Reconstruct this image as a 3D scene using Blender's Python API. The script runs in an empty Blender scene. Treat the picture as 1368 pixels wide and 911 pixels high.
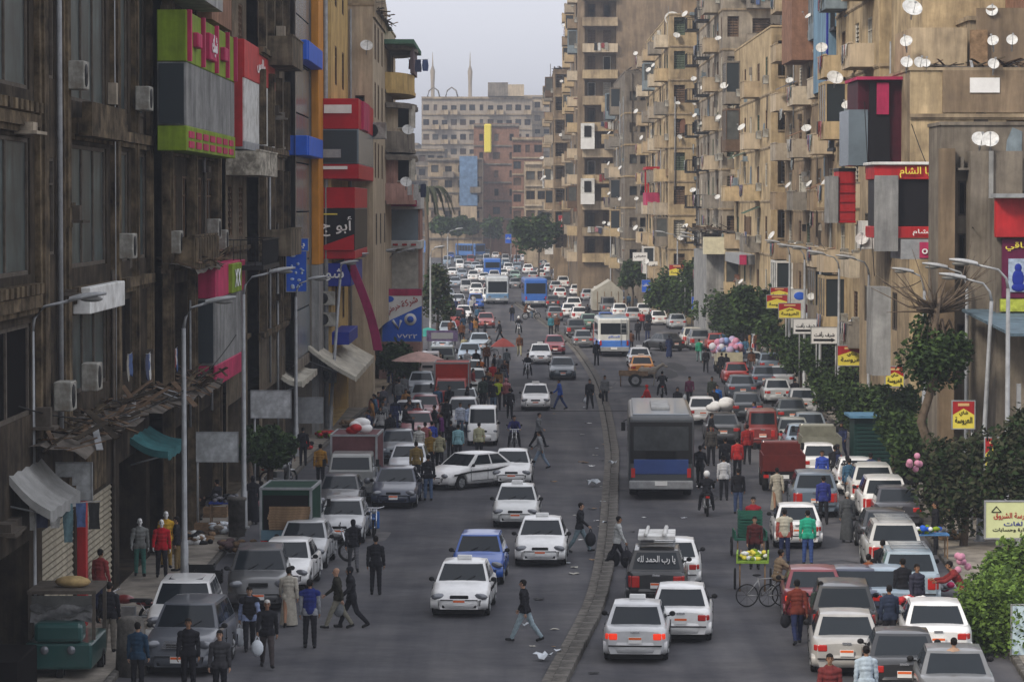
import bpy, bmesh, math, random
from mathutils import Vector, Matrix, Euler
R = math.radians
rnd = random.Random(7)
scene = bpy.context.scene
COL = scene.collection

# ------------------------------------------------------------------ camera
K = 1.5                          # metres of street per metre of the first survey
F, CX, CY, CAMZ, HOR = 3000.0 * K, 684.0, 455.5, 10.8, 273.0
PITCH = math.atan((CY - HOR) / F)
cam_d = bpy.data.cameras.new('camera')
cam = bpy.data.objects.new('camera', cam_d); COL.objects.link(cam)
cam_d.sensor_width = 36.0; cam_d.lens = F / 1368.0 * 36.0
cam_d.clip_start = 1.0; cam_d.clip_end = 6000.0
cam.location = (0, 0, CAMZ); cam.rotation_euler = (R(90) - PITCH, 0, 0)
scene.camera = cam
def ray(px, py):
    a, b = (px - CX) / F, -(py - CY) / F
    c, s = math.cos(PITCH), math.sin(PITCH)
    return Vector((a, c + b * s, b * c - s))
def G(px, py, z=0.0):            # point of the ground (height z) seen at a pixel
    r = ray(px, py); t = (z - CAMZ) / r.z
    return Vector((r.x * t, r.y * t, z))
def P(px, py, y):                # point at depth y seen at a pixel
    r = ray(px, py); t = y * K / r.y
    return Vector((r.x * t, y * (K if STRETCHED else 1), CAMZ + r.z * t))
STRETCHED = True

# ------------------------------------------------------------------ light
SUN_EL, SUN_AZ = 38.0, -138.0    # azimuth from +Y towards +X: sun stands behind the camera, to the left
world = bpy.data.worlds.new('World'); scene.world = world; world.use_nodes = True
wn = world.node_tree; wn.nodes.clear()
wo = wn.nodes.new('ShaderNodeOutputWorld'); bg = wn.nodes.new('ShaderNodeBackground')
bg2 = wn.nodes.new('ShaderNodeBackground'); ad = wn.nodes.new('ShaderNodeMixShader')
sk = wn.nodes.new('ShaderNodeTexSky'); sk.sky_type = 'NISHITA'; sk.sun_disc = False
sk.sun_elevation = R(SUN_EL); sk.sun_rotation = R(SUN_AZ); sk.dust_density = 4.0; sk.air_density = 1.5
bg.inputs[1].default_value = 0.10
tc = wn.nodes.new('ShaderNodeTexCoord'); nz = wn.nodes.new('ShaderNodeTexNoise'); nz.inputs['Scale'].default_value = 2.2
nz.inputs['Detail'].default_value = 4
mp = wn.nodes.new('ShaderNodeMapping'); mp.inputs['Scale'].default_value = (1, 1, 3)
cr = wn.nodes.new('ShaderNodeValToRGB'); cr.color_ramp.elements[0].color = (.80, .82, .93, 1); cr.color_ramp.elements[1].color = (.97, .97, 1.0, 1)
cr.color_ramp.elements[0].position = .3; cr.color_ramp.elements[1].position = .7
wn.links.new(tc.outputs['Generated'], mp.inputs[0]); wn.links.new(mp.outputs[0], nz.inputs[0]); wn.links.new(nz.outputs[0], cr.inputs[0])
wn.links.new(cr.outputs[0], bg2.inputs[0]); bg2.inputs[1].default_value = 1.4
wn.links.new(sk.outputs[0], bg.inputs[0]); ad.inputs[0].default_value = 0.82
wn.links.new(bg.outputs[0], ad.inputs[1]); wn.links.new(bg2.outputs[0], ad.inputs[2]); wn.links.new(ad.outputs[0], wo.inputs[0])
sun_d = bpy.data.lights.new('sun', 'SUN'); sun_d.energy = 2.7; sun_d.angle = R(10); sun_d.color = (1, .9, .76)
sun = bpy.data.objects.new('sun', sun_d); COL.objects.link(sun)
sdir = Vector((math.sin(R(SUN_AZ)) * math.cos(R(SUN_EL)), math.cos(R(SUN_AZ)) * math.cos(R(SUN_EL)), math.sin(R(SUN_EL))))
sun.rotation_euler = sdir.to_track_quat('Z', 'Y').to_euler()
scene.view_settings.view_transform = 'Standard'; scene.view_settings.look = 'None'
scene.view_settings.exposure = 0.0; scene.view_settings.gamma = 1.0
scene.cycles.volume_bounces = 0; scene.cycles.max_bounces = 5; scene.cycles.diffuse_bounces = 2
scene.cycles.glossy_bounces = 2; scene.cycles.transmission_bounces = 2; scene.cycles.transparent_max_bounces = 4

# ------------------------------------------------------------------ materials
MATS = {}
def mat(name, col, rough=.8, metal=0., var=.25, scale=3., streak=0., bump=0., spec=.06, coat=0., dirt=None, emit=0.):
    if name in MATS: return MATS[name]
    m = bpy.data.materials.new(name); m.use_nodes = True; nt = m.node_tree; b = nt.nodes['Principled BSDF']
    N = nt.nodes.new; Lk = nt.links.new
    b.inputs['Roughness'].default_value = rough; b.inputs['Metallic'].default_value = metal
    b.inputs['Specular IOR Level'].default_value = spec; b.inputs['Coat Weight'].default_value = coat
    base = (*col, 1)
    b.inputs['Base Color'].default_value = base
    if var > 0:
        tc = N('ShaderNodeTexCoord'); ns = N('ShaderNodeTexNoise'); ns.inputs['Scale'].default_value = scale
        ns.inputs['Detail'].default_value = 5; ns.inputs['Roughness'].default_value = .65
        Lk(tc.outputs['Object'], ns.inputs['Vector'])
        rp = N('ShaderNodeValToRGB'); e = rp.color_ramp.elements
        e[0].position = .3; e[1].position = .72
        lo = tuple(c * (1 - var) for c in col); hi = tuple(min(1, c * (1 + var * .6)) for c in col)
        e[0].color = (*(dirt if dirt else lo), 1); e[1].color = (*hi, 1)
        if dirt:
            k = rp.color_ramp.elements.new(.45); k.color = (*lo, 1)
        Lk(ns.outputs[0], rp.inputs[0]); out = rp.outputs[0]
        if streak > 0:
            mp = N('ShaderNodeMapping'); mp.inputs['Scale'].default_value = (1.7, 1.7, .2)
            n2 = N('ShaderNodeTexNoise'); n2.inputs['Scale'].default_value = 1.1; n2.inputs['Detail'].default_value = 9; n2.inputs['Distortion'].default_value = .35
            n2.inputs['Roughness'].default_value = .7
            Lk(tc.outputs['Object'], mp.inputs[0]); Lk(mp.outputs[0], n2.inputs[0])
            r2 = N('ShaderNodeValToRGB'); r2.color_ramp.elements[0].position = .36; r2.color_ramp.elements[1].position = .60
            r2.color_ramp.elements[0].color = (1 - streak, 1 - streak, 1 - streak * .95, 1); r2.color_ramp.elements[1].color = (1, 1, 1, 1)
            mx = N('ShaderNodeMix'); mx.data_type = 'RGBA'; mx.blend_type = 'MULTIPLY'; mx.inputs[0].default_value = 1
            Lk(n2.outputs[0], r2.inputs[0]); Lk(out, mx.inputs[6]); Lk(r2.outputs[0], mx.inputs[7]); out = mx.outputs[2]
        Lk(out, b.inputs['Base Color'])
        if bump > 0:
            bp = N('ShaderNodeBump'); bp.inputs['Strength'].default_value = bump; bp.inputs['Distance'].default_value = .03
            n3 = N('ShaderNodeTexNoise'); n3.inputs['Scale'].default_value = scale * 6; n3.inputs['Detail'].default_value = 4
            Lk(tc.outputs['Object'], n3.inputs[0]); Lk(n3.outputs[0], bp.inputs['Height']); Lk(bp.outputs[0], b.inputs['Normal'])
    if emit > 0:
        b.inputs['Emission Color'].default_value = base; b.inputs['Emission Strength'].default_value = emit
    MATS[name] = m
    return m
def flat(col, rough=.75, var=.18, **k):
    return mat('surface_%02x%02x%02x_%d' % (int(col[0]*255), int(col[1]*255), int(col[2]*255), int(rough*100)), col, rough, var=var, **k)
def paint(col, dust=1.):
    n = 'car_paint_%02x%02x%02x' % tuple(int(c*255) for c in col)
    return mat(n, col, .32, var=.16 * dust, scale=2.2, spec=.5, coat=.5)
def cloth(col): return mat('cloth_%02x%02x%02x' % tuple(int(c*255) for c in col), col, .95, var=.3, scale=9., spec=.1)

M_ASPH = mat('asphalt', (.100, .103, .116), .92, var=.22, scale=.35, bump=.5, spec=.2)
M_PAVE = mat('pavement_concrete', (.30, .27, .23), .95, var=.35, scale=.9, bump=.5, dirt=(.10, .09, .08))
M_RUST = mat('rusty_frame_paint', (.10, .085, .07), .8, var=.4, scale=3)
M_KERB = mat('kerb_concrete', (.145, .135, .122), .9, var=.4, scale=2.5, bump=.6, dirt=(.045, .042, .04))
M_GLASS = mat('window_glass', (.025, .033, .038), .2, var=0, spec=.25)
M_GLASST = mat('tinted_teal_glass', (.055, .080, .080), .4, var=.6, scale=1.2, spec=.15, streak=.7)
M_CARGL = mat('car_glass', (.012, .017, .022), .10, var=0, spec=.28)
M_RUB = mat('rubber', (.02, .02, .02), .8, var=0)
M_BLK = mat('black_plastic', (.02, .02, .021), .5, var=0)
M_CHR = mat('bright_metal', (.62, .63, .65), .25, metal=.9, var=0)
M_STEEL = mat('galvanised_steel', (.33, .34, .35), .5, metal=.4, var=.3, scale=3)
M_GREYP = mat('grey_paint', (.30, .31, .32), .6, var=.3, scale=3)
M_WHITEP = mat('white_paint', (.72, .72, .70), .5, var=.2, scale=2, dirt=(.42, .40, .36))
M_RLIGHT = mat('red_lens', (.45, .02, .015), .2, var=0, spec=.6)
M_RLIT = mat('red_lens_lit', (.85, .05, .02), .3, var=0, emit=.55)
M_HLIGHT = mat('headlight_lens', (.16, .17, .19), .08, metal=.2, var=0, spec=.8)
M_ORANGE = mat('orange_lens', (.7, .25, .03), .3, var=0)
M_WOOD = mat('old_wood', (.26, .17, .10), .85, var=.5, scale=4)
M_SHUT = mat('brown_shutter', (.13, .085, .055), .8, var=.4, scale=3)
M_SHUTG = mat('green_shutter', (.10, .13, .09), .8, var=.4, scale=3)
M_SHUTW = mat('pale_shutter', (.50, .47, .40), .8, var=.35, scale=3)
M_CORR = mat('corrugated_grey', (.34, .34, .33), .6, var=.35, scale=1.2, streak=.45)
M_SKIN = mat('skin', (.30, .165, .10), .6, var=.12, scale=6)
M_SKIN2 = mat('skin_pale', (.42, .25, .17), .6, var=.12, scale=6)
M_HAIR = mat('hair', (.012, .01, .009), .6, var=0)
M_WHITE = mat('matte_white', (.78, .78, .77), .6, var=.12, scale=2)
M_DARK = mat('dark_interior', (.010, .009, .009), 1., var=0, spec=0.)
M_BARK = mat('bark', (.15, .115, .085), .95, var=.45, scale=6, bump=.7)

# ------------------------------------------------------------------ mesh helpers
class MB:
    def __init__(s): s.v = []; s.f = []; s.m = []; s.mi = 0; s.sm = []
    def add(s, vs, fs, smooth=False):
        n = len(s.v); s.v += [tuple(v) for v in vs]
        for f in fs: s.f.append(tuple(n + i for i in f)); s.m.append(s.mi); s.sm.append(smooth)
        return s
    def box(s, x0, x1, y0, y1, z0, z1, M=None):
        vs = [(x, y, z) for z in (z0, z1) for x, y in ((x0, y0), (x1, y0), (x1, y1), (x0, y1))]
        if M: vs = [M @ Vector(v) for v in vs]
        return s.add(vs, [(3,2,1,0), (4,5,6,7), (0,1,5,4), (1,2,6,5), (2,3,7,6), (3,0,4,7)])
    def cbox(s, c, sz, rot=None):
        M = Matrix.Translation(c) @ (Euler(rot).to_matrix().to_4x4() if rot else Matrix())
        return s.box(-sz[0]/2, sz[0]/2, -sz[1]/2, sz[1]/2, -sz[2]/2, sz[2]/2, M)
    def quad(s, a, b, c, d): return s.add([a, b, c, d], [(0,1,2,3)])
    def tube(s, pts, rs, n=8, cap=True, smooth=True):
        pts = [Vector(p) for p in pts]
        if not hasattr(rs, '__len__'): rs = [rs] * len(pts)
        vs = []; fs = []; up = Vector((0, 0, 1))
        for i, p in enumerate(pts):
            t = (pts[min(i+1, len(pts)-1)] - pts[max(i-1, 0)]).normalized()
            a = t.cross(Vector((1, 0, 0)) if abs(t.z) > .85 else up).normalized(); b = t.cross(a)
            for k in range(n):
                an = 2 * math.pi * k / n
                vs.append(p + (a * math.cos(an) + b * math.sin(an)) * rs[i])
        for i in range(len(pts) - 1):
            for k in range(n):
                fs.append((i*n+k, i*n+(k+1) % n, (i+1)*n+(k+1) % n, (i+1)*n+k))
        if cap: fs.append(tuple(range(n))[::-1]); fs.append(tuple((len(pts)-1)*n+k for k in range(n)))
        return s.add(vs, fs, smooth)
    def ball(s, c, r, nu=10, nv=7, M=None):
        if not hasattr(r, '__len__'): r = (r, r, r)
        vs = []; fs = []
        for j in range(nv + 1):
            ph = math.pi * j / nv
            for i in range(nu):
                th = 2 * math.pi * i / nu
                v = Vector((r[0]*math.sin(ph)*math.cos(th), r[1]*math.sin(ph)*math.sin(th), r[2]*math.cos(ph)))
                if M: v = M @ v
                vs.append(Vector(c) + v)
        for j in range(nv):
            for i in range(nu):
                fs.append((j*nu+i, (j+1)*nu+i, (j+1)*nu+(i+1) % nu, j*nu+(i+1) % nu))
        return s.add(vs, fs, True)
    def grid(s, rows, smooth=True, closed=False):
        n = len(rows[0]); vs = [v for r in rows for v in r]; fs = []
        for j in range(len(rows) - 1):
            for i in range(n if closed else n - 1):
                fs.append((j*n+i, j*n+(i+1) % n, (j+1)*n+(i+1) % n, (j+1)*n+i))
        return s.add(vs, fs, smooth)
    def disc(s, c, r, ax='x', n=14):
        c = Vector(c); vs = []
        for k in range(n):
            a = 2*math.pi*k/n; p, q = r*math.cos(a), r*math.sin(a)
            vs.append(c + Vector({'x': (0, p, q), 'y': (p, 0, q), 'z': (p, q, 0)}[ax]))
        return s.add(vs, [tuple(range(n))])
    def mesh(s, name, mats):
        me = bpy.data.meshes.new(name); me.from_pydata(s.v, [], s.f)
        for m in (mats if isinstance(mats, (list, tuple)) else [mats]): me.materials.append(m)
        me.polygons.foreach_set('material_index', s.m); me.polygons.foreach_set('use_smooth', s.sm)
        bm = bmesh.new(); bm.from_mesh(me); bmesh.ops.recalc_face_normals(bm, faces=bm.faces); bm.to_mesh(me); bm.free()
        return me
    def build(s, name, mats, parent=None, **k): return put(name, s.mesh(name, mats), parent, **k)

def put(name, me, parent=None, loc=(0, 0, 0), rz=0., m=None, label=None, cat=None, group=None, kind=None, rot=None, sc=None):
    o = bpy.data.objects.new(name, me); COL.objects.link(o)
    o.location = loc; o.rotation_euler = rot if rot else (0, 0, rz)
    if sc: o.scale = sc if hasattr(sc, '__len__') else (sc, sc, sc)
    if parent: o.parent = parent
    if m:
        o.material_slots[0].link = 'OBJECT'; o.material_slots[0].material = m
    if label: o['label'] = label
    if cat: o['category'] = cat
    if group: o['group'] = group
    if kind: o['kind'] = kind
    return o
def thing(name, label, cat, loc=(0, 0, 0), rz=0., group=None, rot=None, sc=None):
    return put(name, None, None, loc, rz, None, label, cat, group, None, rot, sc)
def bev(me, w=.03, seg=2, ang=40):
    bm = bmesh.new(); bm.from_mesh(me)
    es = [e for e in bm.edges if len(e.link_faces) == 2 and e.calc_face_angle(0) > R(ang)]
    bmesh.ops.bevel(bm, geom=es, offset=w, segments=seg, affect='EDGES', profile=.5, clamp_overlap=True)
    bm.to_mesh(me); bm.free(); return me
def lerp(a, b, t): return a + (b - a) * t
def interp(tab, x):
    if x <= tab[0][0]: return tab[0][1]
    for (a, b), (c, d) in zip(tab, tab[1:]):
        if x <= c: return b + (d - b) * (x - a) / (c - a)
    return tab[-1][1]
def smooth_tab(tab):             # Catmull-Rom resampling of a table
    out = []
    for i in range(len(tab) - 1):
        p0, p1, p2, p3 = tab[max(i-1, 0)], tab[i], tab[i+1], tab[min(i+2, len(tab)-1)]
        m1 = (p2[1]-p0[1])/(p2[0]-p0[0]); m2 = (p3[1]-p1[1])/(p3[0]-p1[0]); h = p2[0]-p1[0]
        for k in range(8):
            t = k/8
            out.append((p1[0]+h*t, (2*t**3-3*t*t+1)*p1[1]+(t**3-2*t*t+t)*h*m1+(-2*t**3+3*t*t)*p2[1]+(t**3-t*t)*h*m2))
    out.append(tab[-1]); return out
MED = smooth_tab([(15,-3.5),(35,-1),(51,.95),(60,2.1),(69,2.8),(84,3.6),(99,4.3),(131,5.0),(152,4.9),(173,4.4),(207,2.6),(240,.5),(300,-2),(350,-4),(480,-8),(620,-12)])
KL = smooth_tab([(15,-9.2),(50,-9),(65,-8.9),(90,-8.6),(110,-7.9),(130,-7.2),(145,-7.6),(175,-9.5),(207,-10.5),(240,-12),(300,-14.5),(480,-21),(640,-27)])
KR = smooth_tab([(15,10),(45,11.2),(55,12),(70,13.2),(93,15),(119,16),(149,16.4),(183,16),(207,14.6),(240,12.6),(300,9),(480,2),(640,-4)])
MED, KL, KR = ([(y*K, x) for y, x in t] for t in (MED, KL, KR))
def heading(y):                   # street direction as an angle of local +X
    return math.atan2(1., (interp(MED, y+30) - interp(MED, y-10)) / 40)

# ------------------------------------------------------------------ arabic lettering (joined forms)
AR = {'ا':(0xFE8D,2),'أ':(0xFE83,2),'ب':(0xFE8F,4),'ة':(0xFE93,2),'ت':(0xFE95,4),'ج':(0xFE9D,4),'ح':(0xFEA1,4),'خ':(0xFEA5,4),'د':(0xFEA9,2),
 'ر':(0xFEAD,2),'ز':(0xFEAF,2),'س':(0xFEB1,4),'ش':(0xFEB5,4),'ص':(0xFEB9,4),'ض':(0xFEBD,4),'ط':(0xFEC1,4),'ع':(0xFEC9,4),'غ':(0xFECD,4),'ف':(0xFED1,4),
 'ق':(0xFED5,4),'ك':(0xFED9,4),'ل':(0xFEDD,4),'م':(0xFEE1,4),'ن':(0xFEE5,4),'ه':(0xFEE9,4),'و':(0xFEED,2),'ي':(0xFEF1,4),'ى':(0xFEEF,2),'ئ':(0xFE89,4)}
def shape_ar(t):
    out = []
    for i, c in enumerate(t):
        if c not in AR: out.append(c); continue
        code, n = AR[c]
        pj = i > 0 and t[i-1] in AR and AR[t[i-1]][1] == 4
        nj = n == 4 and i + 1 < len(t) and t[i+1] in AR
        out.append(chr(code + (3 if pj and nj else 2 if nj else 1 if pj else 0)))
    return ''.join(reversed(out))
_T = {}
def text_mesh(t, ar=True):
    if t in _T: return _T[t]
    c = bpy.data.curves.new('t', 'FONT'); c.body = shape_ar(t) if ar else t; c.extrude = .012; c.offset = .012; c.resolution_u = 3
    o = bpy.data.objects.new('t', c); COL.objects.link(o)
    dg = bpy.context.evaluated_depsgraph_get(); me = bpy.data.meshes.new_from_object(o.evaluated_get(dg)); me.name = 'lettering'
    bpy.data.objects.remove(o)
    xs = [v.co.x for v in me.vertices] or [0, 1]; ys = [v.co.y for v in me.vertices] or [0, 1]
    x0, x1, y0, y1 = min(xs), max(xs), min(ys), max(ys)
    for v in me.vertices:
        x, y, z = v.co; v.co = (x - (x0+x1)/2, -z * .6, y - (y0+y1)/2)
    me.materials.append(M_WHITE)
    _T[t] = (me, x1 - x0, y1 - y0); return _T[t]
def letters(t, parent, loc, w, h, m, rz=0., ar=True, rot=None):   # fits the words in w by h, facing local -Y
    me, tw, th = text_mesh(t, ar); k = min(w / tw, h / th)
    sx = min(w / tw, k * 1.7)
    return put('lettering', me, parent, loc, rz, m, rot=rot, sc=(sx, 1, min(h/th, k*1.7)))

# ================================================================== the ground
def strip(f0, f1, ys, z):
    vs = []
    for y in ys: vs += [(f0(y), y, z), (f1(y), y, z)]
    return vs, [(2*i, 2*i+1, 2*i+3, 2*i+2) for i in range(len(ys) - 1)]
YS = [K*y for y in [15 + 2.5*i for i in range(60)] + [165 + 5*i for i in range(96)]]
kl = lambda y: interp(KL, y); kr = lambda y: interp(KR, y); md = lambda y: interp(MED, y)
b = MB(); b.quad((-3000, -400, -.03), (3000, -400, -.03), (3000, 4000, -.03), (-3000, 4000, -.03))
b.build('ground', mat('dusty_ground', (.22, .20, .17), .95, var=.3, scale=.05), kind='structure')
b = MB(); b.add(*strip(kl, kr, YS, 0.))
asph = M_ASPH
nt = asph.node_tree; bs = nt.nodes['Principled BSDF']       # long tyre-polished lanes, dust and old patches
tc = nt.nodes.new('ShaderNodeTexCoord'); mp = nt.nodes.new('ShaderNodeMapping'); mp.inputs['Scale'].default_value = (.9, .035, 1)
n1 = nt.nodes.new('ShaderNodeTexNoise'); n1.inputs['Scale'].default_value = 1.0; n1.inputs['Detail'].default_value = 5
n2 = nt.nodes.new('ShaderNodeTexNoise'); n2.inputs['Scale'].default_value = .16; n2.inputs['Detail'].default_value = 8; n2.inputs['Roughness'].default_value = .7
r1 = nt.nodes.new('ShaderNodeValToRGB'); r1.color_ramp.elements[0].position = .35; r1.color_ramp.elements[1].position = .65
r1.color_ramp.elements[0].color = (.66, .66, .69, 1); r1.color_ramp.elements[1].color = (1.15, 1.12, 1.08, 1)
r2 = nt.nodes.new('ShaderNodeValToRGB'); r2.color_ramp.elements[0].position = .38; r2.color_ramp.elements[1].position = .66
r2.color_ramp.elements[0].color = (.58, .58, .61, 1); r2.color_ramp.elements[1].color = (1.25, 1.2, 1.12, 1)
m1 = nt.nodes.new('ShaderNodeMix'); m1.data_type = 'RGBA'; m1.blend_type = 'MULTIPLY'; m1.inputs[0].default_value = 1
m2 = nt.nodes.new('ShaderNodeMix'); m2.data_type = 'RGBA'; m2.blend_type = 'MULTIPLY'; m2.inputs[0].default_value = 1
old = bs.inputs['Base Color'].links[0].from_socket
L_ = nt.links.new
L_(tc.outputs['Object'], mp.inputs[0]); L_(mp.outputs[0], n1.inputs[0]); L_(tc.outputs['Object'], n2.inputs[0])
L_(n1.outputs[0], r1.inputs[0]); L_(n2.outputs[0], r2.inputs[0])
L_(old, m1.inputs[6]); L_(r1.outputs[0], m1.inputs[7]); L_(m1.outputs[2], m2.inputs[6]); L_(r2.outputs[0], m2.inputs[7]); L_(m2.outputs[2], bs.inputs['Base Color'])
b.build('road', asph, kind='structure')
for nm, f0, f1 in (('left_pavement', lambda y: kl(y) - 60, lambda y: kl(y) - .16), ('right_pavement', lambda y: kr(y) + .16, lambda y: kr(y) + 60)):
    b = MB(); b.add(*strip(f0, f1, YS, .14)); b.build(nm, M_PAVE, kind='structure')
# kerbs and median: stones one by one near the camera, then a continuous run
def stone_mesh(w, h, l):
    b = MB(); b.box(-w/2, w/2, -l/2, l/2, -.02, h); return bev(b.mesh('kerb_stone', M_KERB), .03, 2)
def kerb(name, f, w, h, y0, ysplit, y1, step):
    st = stone_mesh(w, h, step - .03); root = None; run = MB()
    ys = [ysplit + 2.5*i for i in range(int((y1 - ysplit)/2.5) + 1)]
    for i in range(len(ys) - 1):
        a, c = ys[i], ys[i+1]
        vs = [(f(a)-w/2, a, 0), (f(a)-w/2, a, h), (f(a)+w/2, a, h), (f(a)+w/2, a, 0), (f(c)-w/2, c, 0), (f(c)-w/2, c, h), (f(c)+w/2, c, h), (f(c)+w/2, c, 0)]
        run.add(vs, [(0,1,5,4), (1,2,6,5), (2,3,7,6)])
    root = run.build(name, M_KERB, kind='structure')
    y = y0
    while y < ysplit:
        m = y + step/2; t = math.atan2(f(m+.5) - f(m-.5), 1)
        put('kerb_stone', st, root, (f(m) + rnd.uniform(-.012, .012), m, rnd.uniform(-.012, .0)), -t + rnd.uniform(-.01, .01)); y += step
    return root
rq = random.Random(4)
M_TAR = mat('fresh_tar', (.045, .045, .048), .85, var=.3, scale=2, spec=.15); M_OLD = mat('pale_worn_asphalt', (.125, .12, .122), .95, var=.3, scale=1.5)
for i in range(26):
    y = rq.uniform(72, 230); x = rq.uniform(kl(y)+2.5, kr(y)-2.5)
    if abs(x-md(y)) < 1.8: continue
    w, l = rq.uniform(.3, 1.3), rq.uniform(1.2, 7); b = MB()
    b.add([(x + w*math.cos(a)*rq.uniform(.75, 1.1), y + l*math.sin(a)*rq.uniform(.8, 1.1), .004 + .001*(i % 5)) for a in [2*math.pi*k/9 for k in range(9)]], [tuple(range(9))])
    b.build('road_patch', rq.choice([M_TAR, M_TAR, M_OLD]), kind='structure')
for i in range(16):
    y = rq.uniform(75, 200); x = rq.uniform(kl(y)+2, kr(y)-2); b = MB(); pts = [(x, y)]
    for k in range(7): pts.append((pts[-1][0] + rq.uniform(-.5, .5), pts[-1][1] + rq.uniform(.4, 1.6)))
    vs = [(px + s*.035, py, .011 + .0002*i) for px, py in pts for s in (-1, 1)]; b.add(vs, [(2*k, 2*k+1, 2*k+3, 2*k+2) for k in range(7)]); b.build('crack_seal', M_TAR, kind='structure')
for i, (x, y) in enumerate(((-3.2, 92), (7.4, 104), (-1.5, 128), (9.5, 150))):
    b = MB(); b.tube([(0, 0, 0), (0, 0, .014)], .33, 18); b.tube([(0, 0, .0141), (0, 0, .018)], .26, 14); b.build('manhole_cover', M_RUST, None, loc=(x, y, 0), label='round iron manhole cover in the road, %s' % ('nearest on the left carriageway', 'nearest on the right carriageway', 'further on the left carriageway', 'further on the right carriageway')[i], cat='manhole cover')
kerb('left_kerb', lambda y: kl(y) - .08, .17, .15, 48*K, 110*K, 620*K, 1.0)
kerb('right_kerb', lambda y: kr(y) + .08, .17, .15, 48*K, 110*K, 620*K, 1.0)
kerb('median_kerb', lambda y: md(y) + .22, .34, .20, 45*K, 118*K, 245*K, 1.2)
b = MB(); b.add(*strip(lambda y: md(y) - .22, lambda y: md(y) + .05, [K*(45+2.5*i) for i in range(81)], .05))
b.build('median_gutter', mat('dusty_gutter', (.2, .185, .165), .95, var=.4, scale=3, dirt=(.08, .075, .07)), kind='structure')

STRETCHED = False     # the facades are laid out in survey metres and set to true length at the end of their section
# ================================================================== facades
ORD = ['ground', 'first', 'second', 'third', 'fourth', 'fifth', 'sixth', 'seventh', 'eighth', 'ninth', 'tenth', 'eleventh', 'twelfth', 'top']
_W = {}
def cached(key, fn):
    if key not in _W: _W[key] = fn()
    return _W[key]
def win_meshes(kind, w, h, fm):
    w = round(w, 1); h = round(h, 1)
    def mk():
        f = MB(); t = .07
        f.box(-w/2, -w/2+t, -.02, .08, 0, h); f.box(w/2-t, w/2, -.02, .08, 0, h)
        f.box(-w/2+t, w/2-t, -.02, .08, 0, t); f.box(-w/2+t, w/2-t, -.02, .08, h-t, h)
        n = max(1, round(w / .75))
        if kind in ('glass', 'dark'):
            for i in range(1, n): x = -w/2 + w*i/n; f.box(x-.025, x+.025, -.01, .07, t, h-t)
            if h > 1.6: f.box(-w/2+t, w/2-t, -.008, .068, h*.72, h*.72+.05)
        if kind == 'shut':
            for s in range(2):
                a, c = (-w/2+t, -.02) if s == 0 else (.02, w/2-t)
                k = int(h / .22)
                for i in range(k):
                    z = t + (h-2*t)*i/k; f.add([(a, .0, z), (c, .0, z), (c, .05, z+.17), (a, .05, z+.17)], [(0,1,2,3)])
                f.box(-.02, .02, -.02, .06, t, h-t)
        if kind == 'open':
            for s in (-1, 1):
                x = s*w/2; M = Matrix.Translation((x, -.03, 0)) @ Matrix.Rotation(s*R(-205 if rnd.random() < .5 else -170) if s < 0 else R(25), 4, 'Z')
                f.box(0, w*.46, -.02, .02, .05, h-.05, M)
        p = MB(); p.quad((-w/2+.03, .05, .03), (w/2-.03, .05, .03), (w/2-.03, .05, h-.03), (-w/2+.03, .05, h-.03))
        return f.mesh('window', fm), p.mesh('pane', M_GLASS)
    return cached((kind, w, h, fm.name), mk)
M_PANES = [M_GLASS, mat('dusty_glass', (.09, .095, .09), .35, var=.4, scale=1.5), M_DARK, mat('curtain_behind_glass', (.20, .17, .13), .5, var=.4, scale=2)]
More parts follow.
